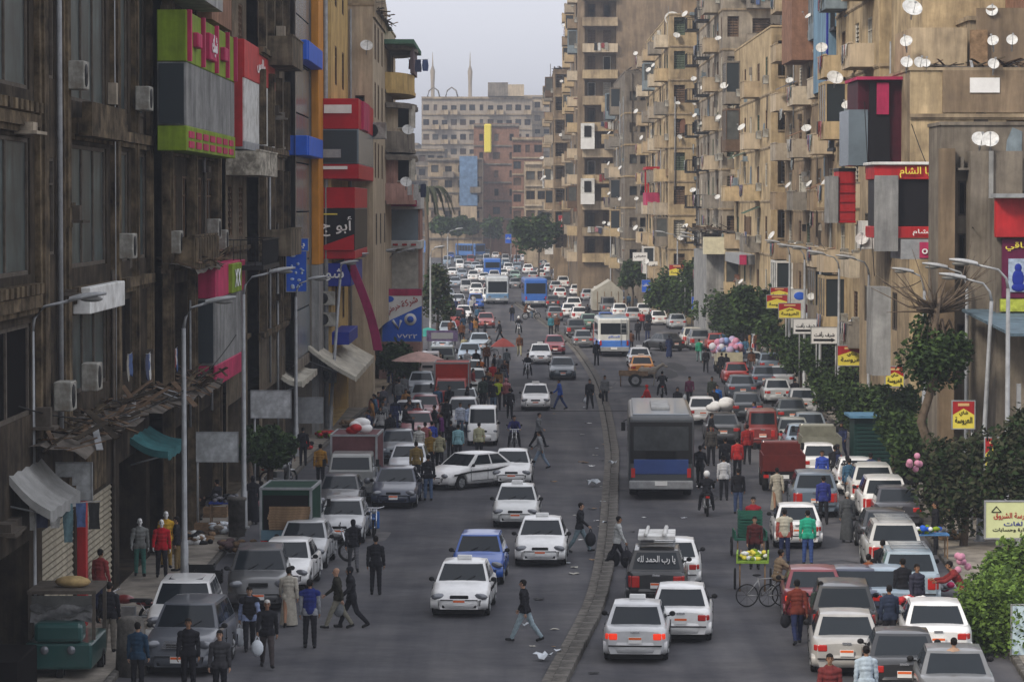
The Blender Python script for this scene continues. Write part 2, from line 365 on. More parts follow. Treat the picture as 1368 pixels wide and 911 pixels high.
class Fac:
    """one face of a building in its own (u, depth, height) frame"""
    def __init__(s, root, O, rz, W, z0, z1, wall, trim=None):
        s.root, s.O, s.rz, s.W, s.z0, s.z1, s.wall = root, Vector(O) - root.location, rz, W, z0, z1, wall
        s.trim = trim or wall; s.op = []; s.M = Matrix.Translation(s.O) @ Matrix.Rotation(rz, 4, 'Z')
    def at(s, u, d, v): return s.M @ Vector((u, d, v))
    def world(s, u, d, v): return s.at(u, d, v) + s.root.location
    def part(s, name, mb, m): return mb.build(name, m, s.root, loc=s.O, rz=s.rz)
    def hole(s, u, v, w, h, depth=.22, back=None): s.op.append((u - w/2, v, u + w/2, v + h, depth, back))
    def win(s, u, v, w, h, kind='glass', fm=None, depth=.2):
        if s.rz: depth = .04
        s.hole(u, v, w, h, depth + .1)
        fm = fm or (M_SHUT if kind in ('shut', 'open') else M_RUST)
        f, p = win_meshes(kind, w, h, fm)
        o = put('window', f, s.root, s.at(u, depth, v), s.rz)
        if kind != 'shut': put('pane', p, o, m=rnd.choice(M_PANES) if kind != 'dark' else M_DARK)
        return o
    def balcony(s, u, v, w, d=1.1, ph=.95, style='solid', m=None):
        m = m or s.trim
        def mk():
            b = MB(); b.box(-w/2, w/2, -d, .0, -.16, 0)
            if style == 'solid':
                b.box(-w/2, w/2, -d, -d+.1, .002, ph); b.box(-w/2, -w/2+.1, -d+.1, 0, .002, ph); b.box(w/2-.1, w/2, -d+.1, 0, .002, ph)
                b.box(-w/2-.03, w/2+.03, -d-.03, -d+.13, ph, ph+.06)
            else:
                n = int(w/.16)
                for i in range(n+1): x = -w/2+.03 + (w-.06)*i/n; b.box(x-.012, x+.012, -d+.03, -d+.055, 0, ph)
                for x in (-w/2+.03, w/2-.03):
                    for k in range(5): y = -d+.03 + d*k/5; b.box(x-.012, x+.012, y, y+.025, 0, ph)
                    b.box(x-.02, x+.02, -d+.03, 0, ph, ph+.04)
                b.box(-w/2, w/2, -d+.02, -d+.065, ph, ph+.04)
            return b.mesh('balcony', m)
        return put('balcony', cached(('bal', round(w, 2), d, ph, style, m.name), mk), s.root, s.at(u, 0, v), s.rz)
    def encl(s, u, v, w, h, d=1.1, m=None, base=.9):          # glazed-in balcony
        m = m or s.trim
        b = MB(); b.box(-w/2, w/2, -d, 0, 0, base); b.box(-w/2, w/2, -d, 0, h-.15, h)
        n = max(2, int(w/.8))
        for i in range(n+1): x = lerp(-w/2+.04, w/2-.04, i/n); b.box(x-.04, x+.04, -d, -d+.08, base, h-.15)
        b.box(-w/2, -w/2+.08, -.1, 0, base, h-.15); b.box(w/2-.08, w/2, -.1, 0, base, h-.15)
        o = put('enclosed_balcony', b.mesh('enclosed_balcony', m), s.root, s.at(u, 0, v), s.rz)
        p = MB(); p.box(-w/2+.05, w/2-.05, -d+.04, -.05, base, h-.15); p.build('pane', rnd.choice(M_PANES[:2]), o)
        return o
    def course(s, v, h=.18, d=.12, u0=0, u1=None, name='cornice', m=None):
        u1 = s.W if u1 is None else u1
        b = MB(); b.box(u0, u1, -d, .02, v, v+h); b.box(u0, u1, -d*.55, .02, v-h*.5, v-.002); return s.part(name, b, m or s.trim)
    def pil(s, u, w, v0, v1, d=.25, m=None):
        b = MB(); b.box(u-w/2, u+w/2, -d, .02, v0, v1); b.box(u-w/4, u+w/4, -d-.06, -d-.002, v0, v1); return s.part('pilaster', b, m or s.trim)
    def pipe(s, u, v0, v1, r=.06):
        b = MB(); b.tube([(u, -.1, v0), (u, -.1, v1)], r, 6); return s.part('drain_pipe', b, M_GREYP)
    def finish(s):
        us = sorted({0., s.W, *[min(max(o[i], 0), s.W) for o in s.op for i in (0, 2)]})
        vs = sorted({s.z0, s.z1, *[o[i] for o in s.op for i in (1, 3)]})
        b = MB()
        for i in range(len(us) - 1):
            # merge runs of solid cells upward
            run = None
            for j in range(len(vs) - 1):
                cu, cv = (us[i]+us[i+1])/2, (vs[j]+vs[j+1])/2
                solid = not any(o[0] < cu < o[2] and o[1] < cv < o[3] for o in s.op)
                if solid and run is None: run = vs[j]
                if run is not None and (not solid or j == len(vs) - 2):
                    top = vs[j+1] if solid else vs[j]
                    b.quad((us[i], 0, run), (us[i+1], 0, run), (us[i+1], 0, top), (us[i], 0, top)); run = None
        for a, z, c, t, d, back in s.op:
            b.quad((a, 0, z), (a, 0, t), (a, d, t), (a, d, z)); b.quad((c, 0, z), (c, d, z), (c, d, t), (c, 0, t))
            b.quad((a, 0, z), (a, d, z), (c, d, z), (c, 0, z)); b.quad((a, 0, t), (c, 0, t), (c, d, t), (a, d, t))
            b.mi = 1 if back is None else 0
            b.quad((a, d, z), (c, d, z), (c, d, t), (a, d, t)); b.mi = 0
        return s.part('wall', b, [s.wall, M_DARK])

# ---- things that hang on facades
def dish(p, rz, label, group, r=.42, tilt=35, col=None):
    t = thing('satellite_dish', label, 'satellite dish', p, rz, group)
    def mk():
        b = MB(); rows = []
        for j in range(5):
            q = j/4; rows.append([Vector((q*math.cos(a), -.22*q*q, q*math.sin(a))) for a in [2*math.pi*k/16 for k in range(16)]])
        b.grid(rows, closed=True); return b.mesh('reflector', M_WHITEP)
    put('reflector', cached('dishr', mk), t, (0, 0, .45), m=col or M_WHITEP, rot=(-R(tilt), 0, 0), sc=r)
    def mk2():
        b = MB(); b.tube([(0, .05, -.0), (0, .05, .45)], .03, 5); b.tube([(0, -.1, .12), (0, -.42, .66)], .012, 4); b.cbox((0, -.42, .68), (.07, .09, .07)); return b.mesh('mount', M_STEEL)
    put('mount', cached('dishm', mk2), t); return t
def ac_unit(p, rz, label, group=None, sc=1.):
    t = thing('air_conditioner', label, 'air conditioner', p, rz, group, sc=sc)
    def mk():
        b = MB(); b.box(-.42, .42, -.35, 0, 0, .58); return bev(b.mesh('casing', mat('aged_white_plastic', (.38, .37, .33), .7, var=.4, scale=3, dirt=(.16, .13, .10))), .02, 1)
    put('casing', cached('acc', mk), t)
    def mk2():
        b = MB(); b.tube([(-.1, -.35, .29), (-.1, -.37, .29)], [.24, .22], 14)
        b.tube([(-.1, -.371, .29), (-.1, -.375, .29)], .06, 8); return b.mesh('fan_grille', M_BLK)
    put('fan_grille', cached('acf', mk2), t); return t
CLOTH_RGB = [(.55, .55, .53), (.06, .07, .12), (.25, .05, .05), (.08, .12, .25), (.30, .28, .24), (.03, .03, .03), (.4, .18, .2), (.12, .2, .22)]
def laundry(p, rz, n, label, group=None, w=.42):
    t = thing('laundry_line', label, 'laundry', p, rz, group)
    b = MB(); b.tube([(-n*w/2, 0, 0), (0, 0, -.04), (n*w/2, 0, 0)], .01, 4); b.build('line', M_GREYP, t)
    for i in range(n):
        x = -n*w/2 + w*(i+.5); h = rnd.uniform(.5, .95); g = MB(); ww = w*rnd.uniform(.6, .9)/2
        rows = [[Vector((x + ww*(1-.12*math.sin(j*1.3+i))*(k-2)/2, .03*math.sin(k*2+j), -.03-h*j/4)) for k in range(5)] for j in range(5)]
        g.grid(rows); g.build('garment', cloth(rnd.choice(CLOTH_RGB)), t)
    return t
FRONT, RSIDE, LSIDE = 0., -math.pi/2, math.pi/2
def bld(name, label, cat, x0, x1, y0, y1, z1, wall, roofm=None):
    root = thing(name, label, cat, ((x0+x1)/2, y0, 0))
    b = MB(); ox, oy = root.location.x, root.location.y
    X0, X1, Y1 = x0-ox, x1-ox, y1-oy
    # closed core: back, blind side and roof (the open faces are built as facades)
    b.quad((X0, Y1, 0), (X1, Y1, 0), (X1, Y1, z1), (X0, Y1, z1))
    s = X1 if x0 > 0 or cat == 'far building' else X0
    b.quad((s, 0, 0), (s, Y1, 0), (s, Y1, z1), (s, 0, z1))
    b.build('rear_wall', wall, root)
    b = MB(); b.quad((X0, 0, z1-.5), (X1, 0, z1-.5), (X1, Y1, z1-.5), (X0, Y1, z1-.5)); b.build('roof', roofm or wall, root)
    b = MB()
    for q in ((X0-.05, X1+.05, -.05, .15), (X0-.05, X1+.05, Y1-.15, Y1+.05)): b.box(*q, z1+.001, z1+.12)
    for q in ((X0-.05, X0+.15), (X1-.15, X1+.05)): b.box(*q, .151, Y1-.151, z1+.001, z1+.12)
    b.build('parapet_cap', wall, root)
    return root
def box_part(root, name, x0, x1, y0, y1, z0, z1, m, bevel=0):
    l = root.location; b = MB(); b.box(x0-l.x, x1-l.x, y0-l.y, y1-l.y, z0-l.z, z1-l.z); me = b.mesh(name, m)
    if bevel: bev(me, bevel, 1)
    return put(name, me, root)

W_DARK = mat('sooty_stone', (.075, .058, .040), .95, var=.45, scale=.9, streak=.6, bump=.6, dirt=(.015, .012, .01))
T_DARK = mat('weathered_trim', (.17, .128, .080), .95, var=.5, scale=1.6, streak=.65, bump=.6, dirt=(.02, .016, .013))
W_TAN = mat('tan_plaster', (.47, .37, .245), .95, var=.32, scale=.5, streak=.42, bump=.4, dirt=(.19, .145, .10))
W_TAN2 = mat('ochre_plaster', (.57, .44, .265), .95, var=.28, scale=.6, streak=.45, bump=.4, dirt=(.24, .18, .12))
W_GREY = mat('grey_cement', (.27, .235, .19), .95, var=.28, scale=.6, streak=.45, bump=.4, dirt=(.14, .12, .10))
W_BROWN = mat('brown_cement', (.30, .225, .15), .95, var=.25, scale=.5, streak=.4, bump=.4, dirt=(.17, .13, .095))
W_YEL = mat('yellow_plaster', (.62, .43, .17), .95, var=.25, scale=.8, streak=.4, bump=.3)
W_PINK = mat('faded_pink_plaster', (.46, .27, .22), .95, var=.35, scale=.8, streak=.4, bump=.3)
W_CREAM = mat('cream_plaster', (.55, .45, .32), .95, var=.25, scale=.5, streak=.4, bump=.3)
W_BRICK = mat('red_brick', (.27, .15, .10), .95, var=.3, scale=2, streak=.3, bump=.5)
W_UMB = mat('umber_plaster', (.36, .27, .175), .95, var=.32, scale=.5, streak=.45, bump=.4, dirt=(.15, .115, .08))
W_ASH = mat('ashen_plaster', (.40, .345, .27), .95, var=.3, scale=.5, streak=.45, bump=.4, dirt=(.17, .145, .115))
W_BLUE = mat('blue_plaster', (.20, .33, .45), .9, var=.25, scale=.7, streak=.5)
C_RED = mat('red_signboard', (.50, .018, .022), .55, var=.3, scale=1.2, spec=.3, streak=.35)
C_PINK = mat('pink_signboard', (.50, .04, .12), .55, var=.3, scale=1.2, streak=.35)
C_GREEN = mat('lime_signboard', (.22, .32, .025), .55, var=.3, scale=1.5, streak=.4)
C_BLUE = mat('blue_signboard', (.03, .12, .60), .45, var=.15, scale=1.5)
C_NAVY = mat('navy_signboard', (.02, .035, .28), .45, var=.15)
C_YEL = mat('yellow_signboard', (.78, .66, .10), .5, var=.1)
C_ORG = mat('orange_cladding', (.60, .25, .03), .5, var=.2, scale=1, streak=.25)
C_BLK = mat('black_signboard', (.015, .014, .016), .4, var=.1)
C_MAG = mat('maroon_cladding', (.07, .012, .022), .5, var=.3, streak=.4)
C_STEEL = mat('steel_blue_glass', (.13, .17, .20), .22, var=.35, scale=.5, spec=.6)

PATCH = [mat('patch_%s' % n, c, .95, var=.4, scale=1.2, streak=.4) for n, c in (('grey', (.26, .235, .20)), ('pale', (.58, .50, .38)), ('soot', (.09, .075, .06)), ('raw', (.33, .24, .16)), ('dust', (.42, .36, .28)), ('blue', (.22, .27, .30)), ('brick', (.26, .13, .085)))]
def patches(f, n, z0, z1, seed, small=1., ms=None):
    """repairs, boards, vents, blocked windows and pipes that break up an old wall"""
    rg = random.Random(seed)
    for i in range(n):
        u = rg.uniform(.5, f.W-.5); z = rg.uniform(z0, z1); w = rg.uniform(.25, 1.5)*small; h = rg.uniform(.3, 2.2)*small
        if u + w > f.W: continue
        if any(o[0] < u+w and o[2] > u and o[1] < z+h and o[3] > z for o in f.op): continue
        k = rg.random(); b = MB(); m = rg.choice(ms or PATCH)
        if k < .5:
            pts = [(u + rg.uniform(-.15, .1)*w, -.012 - .004*(i % 4), z), (u+w, -.012 - .004*(i % 4), z + rg.uniform(-.1, .1)*h), (u + w*rg.uniform(.8, 1.1), -.012 - .004*(i % 4), z+h), (u + w*rg.uniform(.2, .6), -.012 - .004*(i % 4), z + h*rg.uniform(.9, 1.2)), (u + rg.uniform(0, .2)*w, -.012 - .004*(i % 4), z + h*.8)]
            b.add(pts, [(0, 1, 2, 3, 4)]); f.part('plaster_patch', b, m)
        elif k < .72: b.box(u, u+w*.6, -.22, .02, z, z+h*.35); f.part('wall_box', b, m)
        elif k < .86: b.tube([(u, -.08, z-rg.uniform(2, 6)), (u, -.08, z+rg.uniform(1, 4))], .05, 5); f.part('drain_pipe', b, rg.choice([M_RUST, M_GREYP]))
        else: b.box(u, u+w, -.5, .02, z, z+.07); b.box(u+.1, u+w*.5, -.4, -.05, z+.072, z+.072+h*.25); f.part('ledge', b, m)
# ================================================================== generic flats
BAYS = ['first', 'second', 'third', 'fourth', 'fifth', 'sixth', 'seventh', 'eighth', 'ninth']
def flats(f, nick, levels, bays, fl=3.2, extras=.5, first=1, ledge=True):
    """bays: (u, kind, w). kinds: w window, s shuttered, b balcony solid, r balcony rail, e enclosed, l loggia, n narrow"""
    patches(f, int(f.W*(levels[-1]-levels[0])*.055), levels[0], levels[-1]+fl, int(f.W*31))
    for k, z in enumerate(levels):
        nth = ORD[min(k + first, 13)]
        if ledge and k: f.course(z - .22, .12, .07)
        for bi, (u, kind, w) in enumerate(bays):
            bay = BAYS[bi] + (' street' if f.rz else ' gable') + ' bay'
            kk = kind
            if kind == 'b' and rnd.random() < .22: kk = 'e'
            if kk == 'w': f.win(u, z+.95, w, 1.35, rnd.choice(['glass', 'shut', 'open', 'shut', 'dark']), rnd.choice([None, M_SHUTG, M_SHUTW, M_SHUT]) )
            elif kk == 's': f.win(u, z+.8, w, 1.6, 'shut', rnd.choice([M_SHUT, M_SHUTG, M_SHUTW]))
            elif kk == 'n': f.win(u, z+1.1, w, 1.0, rnd.choice(['glass', 'dark']))
            elif kk in 'br':
                f.win(u, z+.05, min(w-.6, 1.4), 2.2, rnd.choice(['open', 'dark', 'shut', 'glass']), rnd.choice([M_SHUT, M_SHUTG, M_SHUTW]))
                f.balcony(u, z, w, 1.15, .95, 'solid' if kk == 'b' else 'rail', rnd.choice([f.trim, f.trim, f.wall, PATCH[0], PATCH[1], PATCH[4], W_CREAM]) if kk == 'b' else M_BLK)
            elif kk == 'e': f.encl(u, z, w, fl-.35, 1.1, rnd.choice([f.trim, M_WHITEP, f.wall, W_GREY, PATCH[5], M_SHUT])); 
            elif kk == 'l':
                f.hole(u, z+.95, w, fl-1.25, 1.1, 1); fo, po = win_meshes('dark', 1.0, 1.7, rnd.choice([M_SHUT, M_SHUTW]))
                o = put('window', fo, f.root, f.at(u - w*.15, 1.05, z+.96), f.rz); put('pane', po, o)
                f.course(z+.86, .1, .06, u-w/2, u+w/2, 'parapet_rail')
            if kk in 'ber' and rnd.random() < extras*.5:
                laundry(f.world(u, -1.22, z+.98), f.rz, max(2, int(w/.45)), 'washing on the %s floor rail, %s of the %s' % (nth, bay, nick), 'washing hung from the flats')
            if rnd.random() < extras*.55:
                ac_unit(f.world(u + w/2 + .5, 0, z+.5), f.rz, 'air conditioner on %s floor, %s of the %s' % (nth, bay, nick), 'air conditioners on the flats')
            if rnd.random() < extras*.42:
                dish(f.world(u - w/2 + rnd.uniform(0, w), -1.2 if kk in 'ber' else -.25, z+(.9 if kk in 'ber' else .3)), rnd.uniform(-.6, .6)+ (0 if f.rz == 0 else f.rz*.45), 'satellite dish on %s floor, %s of the %s' % (nth, bay, nick), 'satellite dishes on the flats', rnd.uniform(.22, .33), rnd.uniform(25, 50))

# ================================================================== left side of the street
def opn(root, x, y0, y1, z0, z1, wall, trim=None): return Fac(root, (x, y0, 0), LSIDE, y1-y0, z0, z1, wall, trim)
def lbox(root, nick, x0, x1, y0, y1, z0, z1, bands, end_bands=None, name='sign_box'):
    """a box built out over the street: horizontal bands (za, zb, material), ribbed where corrugated"""
    o = None
    for za, zb, m in bands:
        if m is M_CORR or m is M_WHITEP:
            l = root.location; b = MB(); n = int((y1-y0)/.18)
            b.box(x0-l.x, x1-l.x-.03, y0-l.y+.05, y1-l.y, za, zb)
            for i in range(n):
                ya = y0-l.y + .05 + (y1-y0-.05)*i/n; b.box(x1-l.x-.029, x1-l.x+.01, ya, ya+.09, za+.004, zb-.004)
            b.build('corrugated_panel', m, root)
        else: box_part(root, name, x0, x1+.03, y0, y1, za, zb, m, .02)
    for za, zb, m in end_bands or []:
        box_part(root, 'end_panel', x0+.05, x1-.05, y0-.03, y0+.06, za, zb, m)

# L1: sooty ornate block nearest on the left
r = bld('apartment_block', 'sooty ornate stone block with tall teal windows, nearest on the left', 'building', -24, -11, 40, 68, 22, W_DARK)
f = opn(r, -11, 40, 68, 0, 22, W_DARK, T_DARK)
U = lambda d: d - 40
def tallwin(f, d0, d1, z0, z1, teal=True):
    u = U((d0+d1)/2); w = d1-d0; f.hole(u, z0, w, z1-z0, .14)
    b = MB(); b.box(-w/2, w/2, 0, .08, 0, .1); b.box(-w/2, w/2, 0, .08, z1-z0-.1, z1-z0)
    n = 3 if w > 3 else 1
    for i in range(n+1): x = lerp(-w/2+.05, w/2-.05, i/n); b.box(x-.05, x+.05, -.001, .081, .1, z1-z0-.1)
    o = b.build('window', M_RUST, f.root, loc=f.at(u, .05, z0), rz=f.rz)
    p = MB(); p.quad((-w/2, .05, 0), (w/2, .05, 0), (w/2, .05, z1-z0), (-w/2, .05, z1-z0)); p.build('pane', M_GLASST if teal else M_DARK, o)
for z0, z1 in ((9.2, 12.3), (13.4, 17.2), (18.2, 21.4)):
    for d0, d1 in ((44.5, 51.3), (56.1, 61.0), (63.0, 64.5), (65.9, 67.6)): tallwin(f, d0, d1, z0, z1)
    f.win(U(53.6), z0+.4, .9, z1-z0-.8, 'dark')
for d0, d1 in ((44.5, 51.3), (56.1, 61.0), (63.0, 64.6)): tallwin(f, d0, d1, 6.0, 8.1, d0 > 50)
for z in (8.45, 12.55, 17.5):
    for d0, d1 in ((43, 51.6), (55.9, 61.3), (62.8, 67.9)): f.course(z, .28, .22, U(d0), U(d1), 'sill')
    for i in range(16):
        d = 43.3 + i*.52
        b = MB(); b.box(U(d), U(d)+.28, -.3, .0, z+.32, z+.55); f.part('dentil', b, T_DARK)
for d, w in ((52.3, 1.0), (55.0, .8), (62.0, .9), (65.2, .45), (67.8, .3)): f.pil(U(d), w, 5.3, 22, .13)
f.pipe(U(54.2), 5, 22, .07); f.pipe(U(61.6), 5, 22, .05)
b = MB(); b.box(U(56), U(61), -.55, -.3, 12.95, 13.35); b.box(U(56), U(61.2), -.55, -.02, 12.5, 12.95); f.part('balcony', b, T_DARK)
box_part(r, 'sign_box', -11, -10.55, 56.2, 61.2, 8.05, 8.72, M_WHITEP, .02)
f.hole(U(54.4), 0.16, 4.0, 3.0, .3); f.hole(U(59.4), .16, 4.8, 3.0, .3); f.hole(U(65), .16, 4.6, 3.4, 1.5); f.hole(U(47), .16, 8, 3.0, 1.0)
patches(f, 90, 3.5, 18, 5, .8, [T_DARK, PATCH[2], PATCH[0], M_RUST, PATCH[4]])
f.finish()
f0 = Fac(r, (-24, 40, 0), FRONT, 13, 0, 22, W_DARK); f0.finish()
M_SLAT = mat('shutter_slat_paint', (.36, .32, .24), .6, var=.3, scale=4, streak=.3)
def slatmesh(w):
    b = MB(); b.tube([(-w/2, 0, 0), (w/2, 0, 0)], .085, 6, smooth=False); return b.mesh('slat', M_SLAT)
for dc, w in ((54.4, 3.9), (59.4, 4.7)):
    me = slatmesh(w)
    sh = thing('roller_shutter', 'closed beige roller shutter %s the red post of the sooty block' % ('left of' if dc < 56 else 'right of'), 'roller shutter', (-11.12, dc, .16))
    for i in range(19): put('slat', me, sh, (0, 0, .08+.155*i), LSIDE)
    b = MB(); b.box(-.1, .1, -w/2-.05, w/2+.05, 2.98, 3.3); b.build('shutter_housing', M_GREYP, sh)
b = MB(); b.box(-.12, .12, -.14, .14, 0, 3.4)
b.build('red_post', C_RED, None, loc=(-10.9, 56.75, .14), label='dark red painted post between two beige roller shutters', cat='post')
# ragged canopy of planks and rubble over the shops
def ragged(label, x0, x1, y0, y1, z, n=70, seed=1, cols=None):
    rg = random.Random(seed); t = thing('ruined_canopy', label, 'canopy', ((x0+x1)/2, (y0+y1)/2, z))
    hx, hy = (x1-x0)/2, (y1-y0)/2
    b = MB(); rows = [[Vector((lerp(-hx, hx, i/5), lerp(-hy, hy, j/12), rg.uniform(-.12, .12) - .25*i/5)) for i in range(6)] for j in range(13)]
    b.grid(rows, smooth=False); b.build('sagging_sheet', mat('rubble_grey', (.12, .105, .09), .95, var=.5, scale=2), t)
    me = []
    for k in range(5):
        q = MB(); L = .6 + .35*k; q.box(-L*.35, L*.35, -.03-.012*k, .03+.012*k, -.012, .012); me.append(q.mesh('plank', M_WOOD))
    for i in range(n):
        put('plank', rg.choice(me), t, (rg.uniform(-hx, hx), rg.uniform(-hy, hy), rg.uniform(.0, .3) - .1), m=rg.choice([M_SHUT, M_SHUT, W_DARK, W_DARK, T_DARK, M_GREYP if rg.random() < .3 else M_SHUT]),
            rot=(rg.uniform(-.4, .4), rg.uniform(-.5, .5), rg.uniform(-.9, 2.2)))
    return t
ragged('ruined shop canopy of rubble and planks over the nearest left shutters', -11, -9.7, 51, 64.5, 5.35, 110, 3)
ragged('tangle of broken planks over the dark left arcade', -10.9, -9.5, 66, 74, 5.2, 80, 4)
ragged('debris heaped on a ledge above the crimson and grey sign box', -10.6, -9.6, 68, 75.5, 9.0, 40, 5)
box_part(r, 'arcade_capital', -11, -10.6, 56.2, 58.6, 3.5, 5.1, T_DARK, .05)

for i, (d, z, l) in enumerate(((53.4, 5.9, 'rusty air conditioner left of the teal shop window on the sooty block'), (56.8, 6.1, 'old grey air conditioner under the white sign box of the sooty block'), (62.2, 9.3, 'air conditioner between the narrow windows of the sooty block'), (65.1, 13.5, 'high air conditioner beside the narrow windows of the sooty block'), (55.2, 13.6, 'air conditioner beside the wide upper teal window'), (68.6, 9.3, 'air conditioner above the dark left arcade'), (77.6, 9.6, 'air conditioner beneath the lime sign box'), (79.6, 9.2, 'second air conditioner beneath the lime sign box, further one'))):
    ac_unit((-10.85 if d < 68 else -10.5, d, z), LSIDE, l, sc=1.2)
for i, (d, z) in enumerate(((63.4, 6.6), (66.6, 6.4), (69.5, 6.9), (72.0, 6.2))): laundry((-10.8, d, z), LSIDE, 4, 'dark rags hanging in the %s opening of the left arcade' % ('first', 'second', 'third', 'fourth')[i], None, .3)
rg = random.Random(77)
for i in range(16):
    d = 46 + i*2.1; z = rg.uniform(5.6, 16); b = MB(); pts = [Vector((-10.75 + rg.uniform(-.1, .1), d + .5*j, z - 2.2*math.sin(j/6*3.14)*rg.uniform(.2, .5) + rg.uniform(-.1, .1))) for j in range(7)]
    b.tube(pts, .022, 4, cap=False); b.build('loose_wire', M_BLK, r)
    r.children[-1].location = -r.location
# L2: dark recessed block with the green and the pink sign boxes
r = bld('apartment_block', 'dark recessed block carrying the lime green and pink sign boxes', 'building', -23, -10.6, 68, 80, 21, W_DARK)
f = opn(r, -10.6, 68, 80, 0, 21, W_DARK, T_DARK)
for z in (9.4, 13.0, 16.9):
    for d in (70.2, 73, 76, 78.7): f.win(d-68, z, 1.5, 2.3, rnd.choice(['dark', 'glass', 'dark']), M_SHUT)
f.hole(3, 5.4, 4.5, 2.9, 1.2); f.hole(3, .16, 5, 3.6, 1.8); f.hole(8.7, .16, 5, 3.6, 1.8)
patches(f, 60, 3.5, 19, 6, .8, [T_DARK, PATCH[2], PATCH[0], M_RUST])
for u in (.4, 5.6, 11.6): f.pil(u, .5, 0, 21, .25)
for z in (8.8, 12.4, 16.6): f.course(z, .2, .2)
f.finish()
t = f.balcony(3.2, 8.95, 5.4, .9, .85, 'solid', T_DARK)
for i in range(9): box_part(r, 'baluster', -9.72, -9.62, 68.7+.6*i, 69.05+.6*i, 9.0, 9.78, T_DARK, .03)
lbox(r, '', -10.6, -9.75, 67.2, 79, 12.4, 16.5, [(12.4, 13.15, C_GREEN), (13.16, 15.05, M_CORR), (15.06, 16.6, C_GREEN)],
     [(13.2, 15.0, M_GLASS)])
for i in range(7):
    for k in range(2): box_part(r, 'fretwork', -9.72, -9.69, 67.6+1.6*i, 68.7+1.6*i, 12.5+.3*k, 12.7+.3*k, C_PINK)
for d in (67.4, 70.4, 73.6, 76.4, 78.6): box_part(r, 'pink_strut', -9.74, -9.60, d, d+.22, 15.08, 16.62, C_PINK)
for d, w, h in ((68.6, .9, .45), (71.3, 1.7, .85), (75.0, .9, .45)):
    q = box_part(r, 'pink_emblem', -9.74, -9.55, d, d+w, 15.8-h/2, 15.8+h/2, C_PINK, .03)
letters('شيك', r, (-9.52-r.location.x, 72.2-68, 15.85), 1.2, .7, M_WHITE, LSIDE)
box_part(r, 'grey_box', -10.6, -9.5, 66.8, 74, 17.1, 19.5, M_CORR)
box_part(r, 'brick_infill', -10.6, -9.9, 74.3, 79.5, 16.9, 20, W_BRICK)
lbox(r, '', -10.6, -9.75, 73.6, 81.8, 4.8, 8.8, [(4.8, 5.5, C_PINK), (5.51, 7.7, M_CORR), (7.71, 8.8, C_PINK)], [(5.6, 7.65, M_GLASS)])
box_part(r, 'lime_emblem', -9.75, -9.58, 77, 79.6, 7.75, 8.75, C_GREEN, .02)
letters('XX', r, (-9.55-r.location.x, 78.3-68, 8.25), 1.6, .6, M_WHITE, LSIDE, ar=False)

# L3 / L4: beige blocks with balconies, red sign box
r = bld('apartment_block', 'beige block behind the red and white corrugated sign box on the left', 'building', -22, -10.2, 80, 86.5, 20, W_DARK)
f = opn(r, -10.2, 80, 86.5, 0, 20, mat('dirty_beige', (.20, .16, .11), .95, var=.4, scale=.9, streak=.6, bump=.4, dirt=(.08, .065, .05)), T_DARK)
for z in (6.2, 9.6, 13, 16.4):
    for u in (1.4, 4.6): f.win(u, z, 1.3, 1.9, rnd.choice(['dark', 'shut']))
    f.course(z-.5, .15, .15)
f.balcony(3.2, 8.6, 5.5, 1.3, .9, 'rail', M_BLK); f.balcony(3.2, 12.0, 6.0, 1.2, .7, 'solid', mat('peeling_plaster', (.5, .46, .38), .95, var=.6, scale=2.5, dirt=(.12, .1, .08)))
f.hole(3.2, .16, 5.4, 3.4, 1.5); f.finish()
W_BEI = MATS['dirty_beige']
lbox(r, '', -10.2, -9.75, 81.8, 92.4, 12.8, 16.9, [(12.8, 13.1, M_GREYP), (13.11, 15.4, M_WHITEP), (15.41, 16.8, C_RED)], [(12.9, 16.7, C_RED)])
letters('ملابس', r, (-9.68-r.location.x, 87-80, 16.1), 3.2, .6, M_WHITE, LSIDE)
r = bld('apartment_block', 'soot streaked beige block with louvred shutters beside the glass strip front', 'building', -22, -9.75, 86.5, 96.5, 22, W_DARK)
f = opn(r, -9.75, 86.5, 96.5, 0, 22, W_BEI, T_DARK)
for z in (6.2, 9.6, 13.4, 17.2):
    for u in (2.0, 5.0, 8.2): f.win(u, z, 1.3, 2.0, 'shut' if u > 4 else 'open', M_SHUT)
    f.course(z-.55, .2, .2)
    for u in (.4, 3.5, 6.6, 9.7): f.pil(u, .35, z-.3, z+2.6, .2)
patches(f, 50, 4, 19, 8, .8, [T_DARK, PATCH[4], PATCH[0], M_RUST, PATCH[2]])
f.balcony(4.6, 8.9, 4.5, 1.0, .9, 'solid', W_BEI); f.balcony(5.5, 16.5, 4.5, 1.0, 1, 'solid', W_BEI)
f.hole(5, .16, 8, 3.3, 1.2); f.finish()
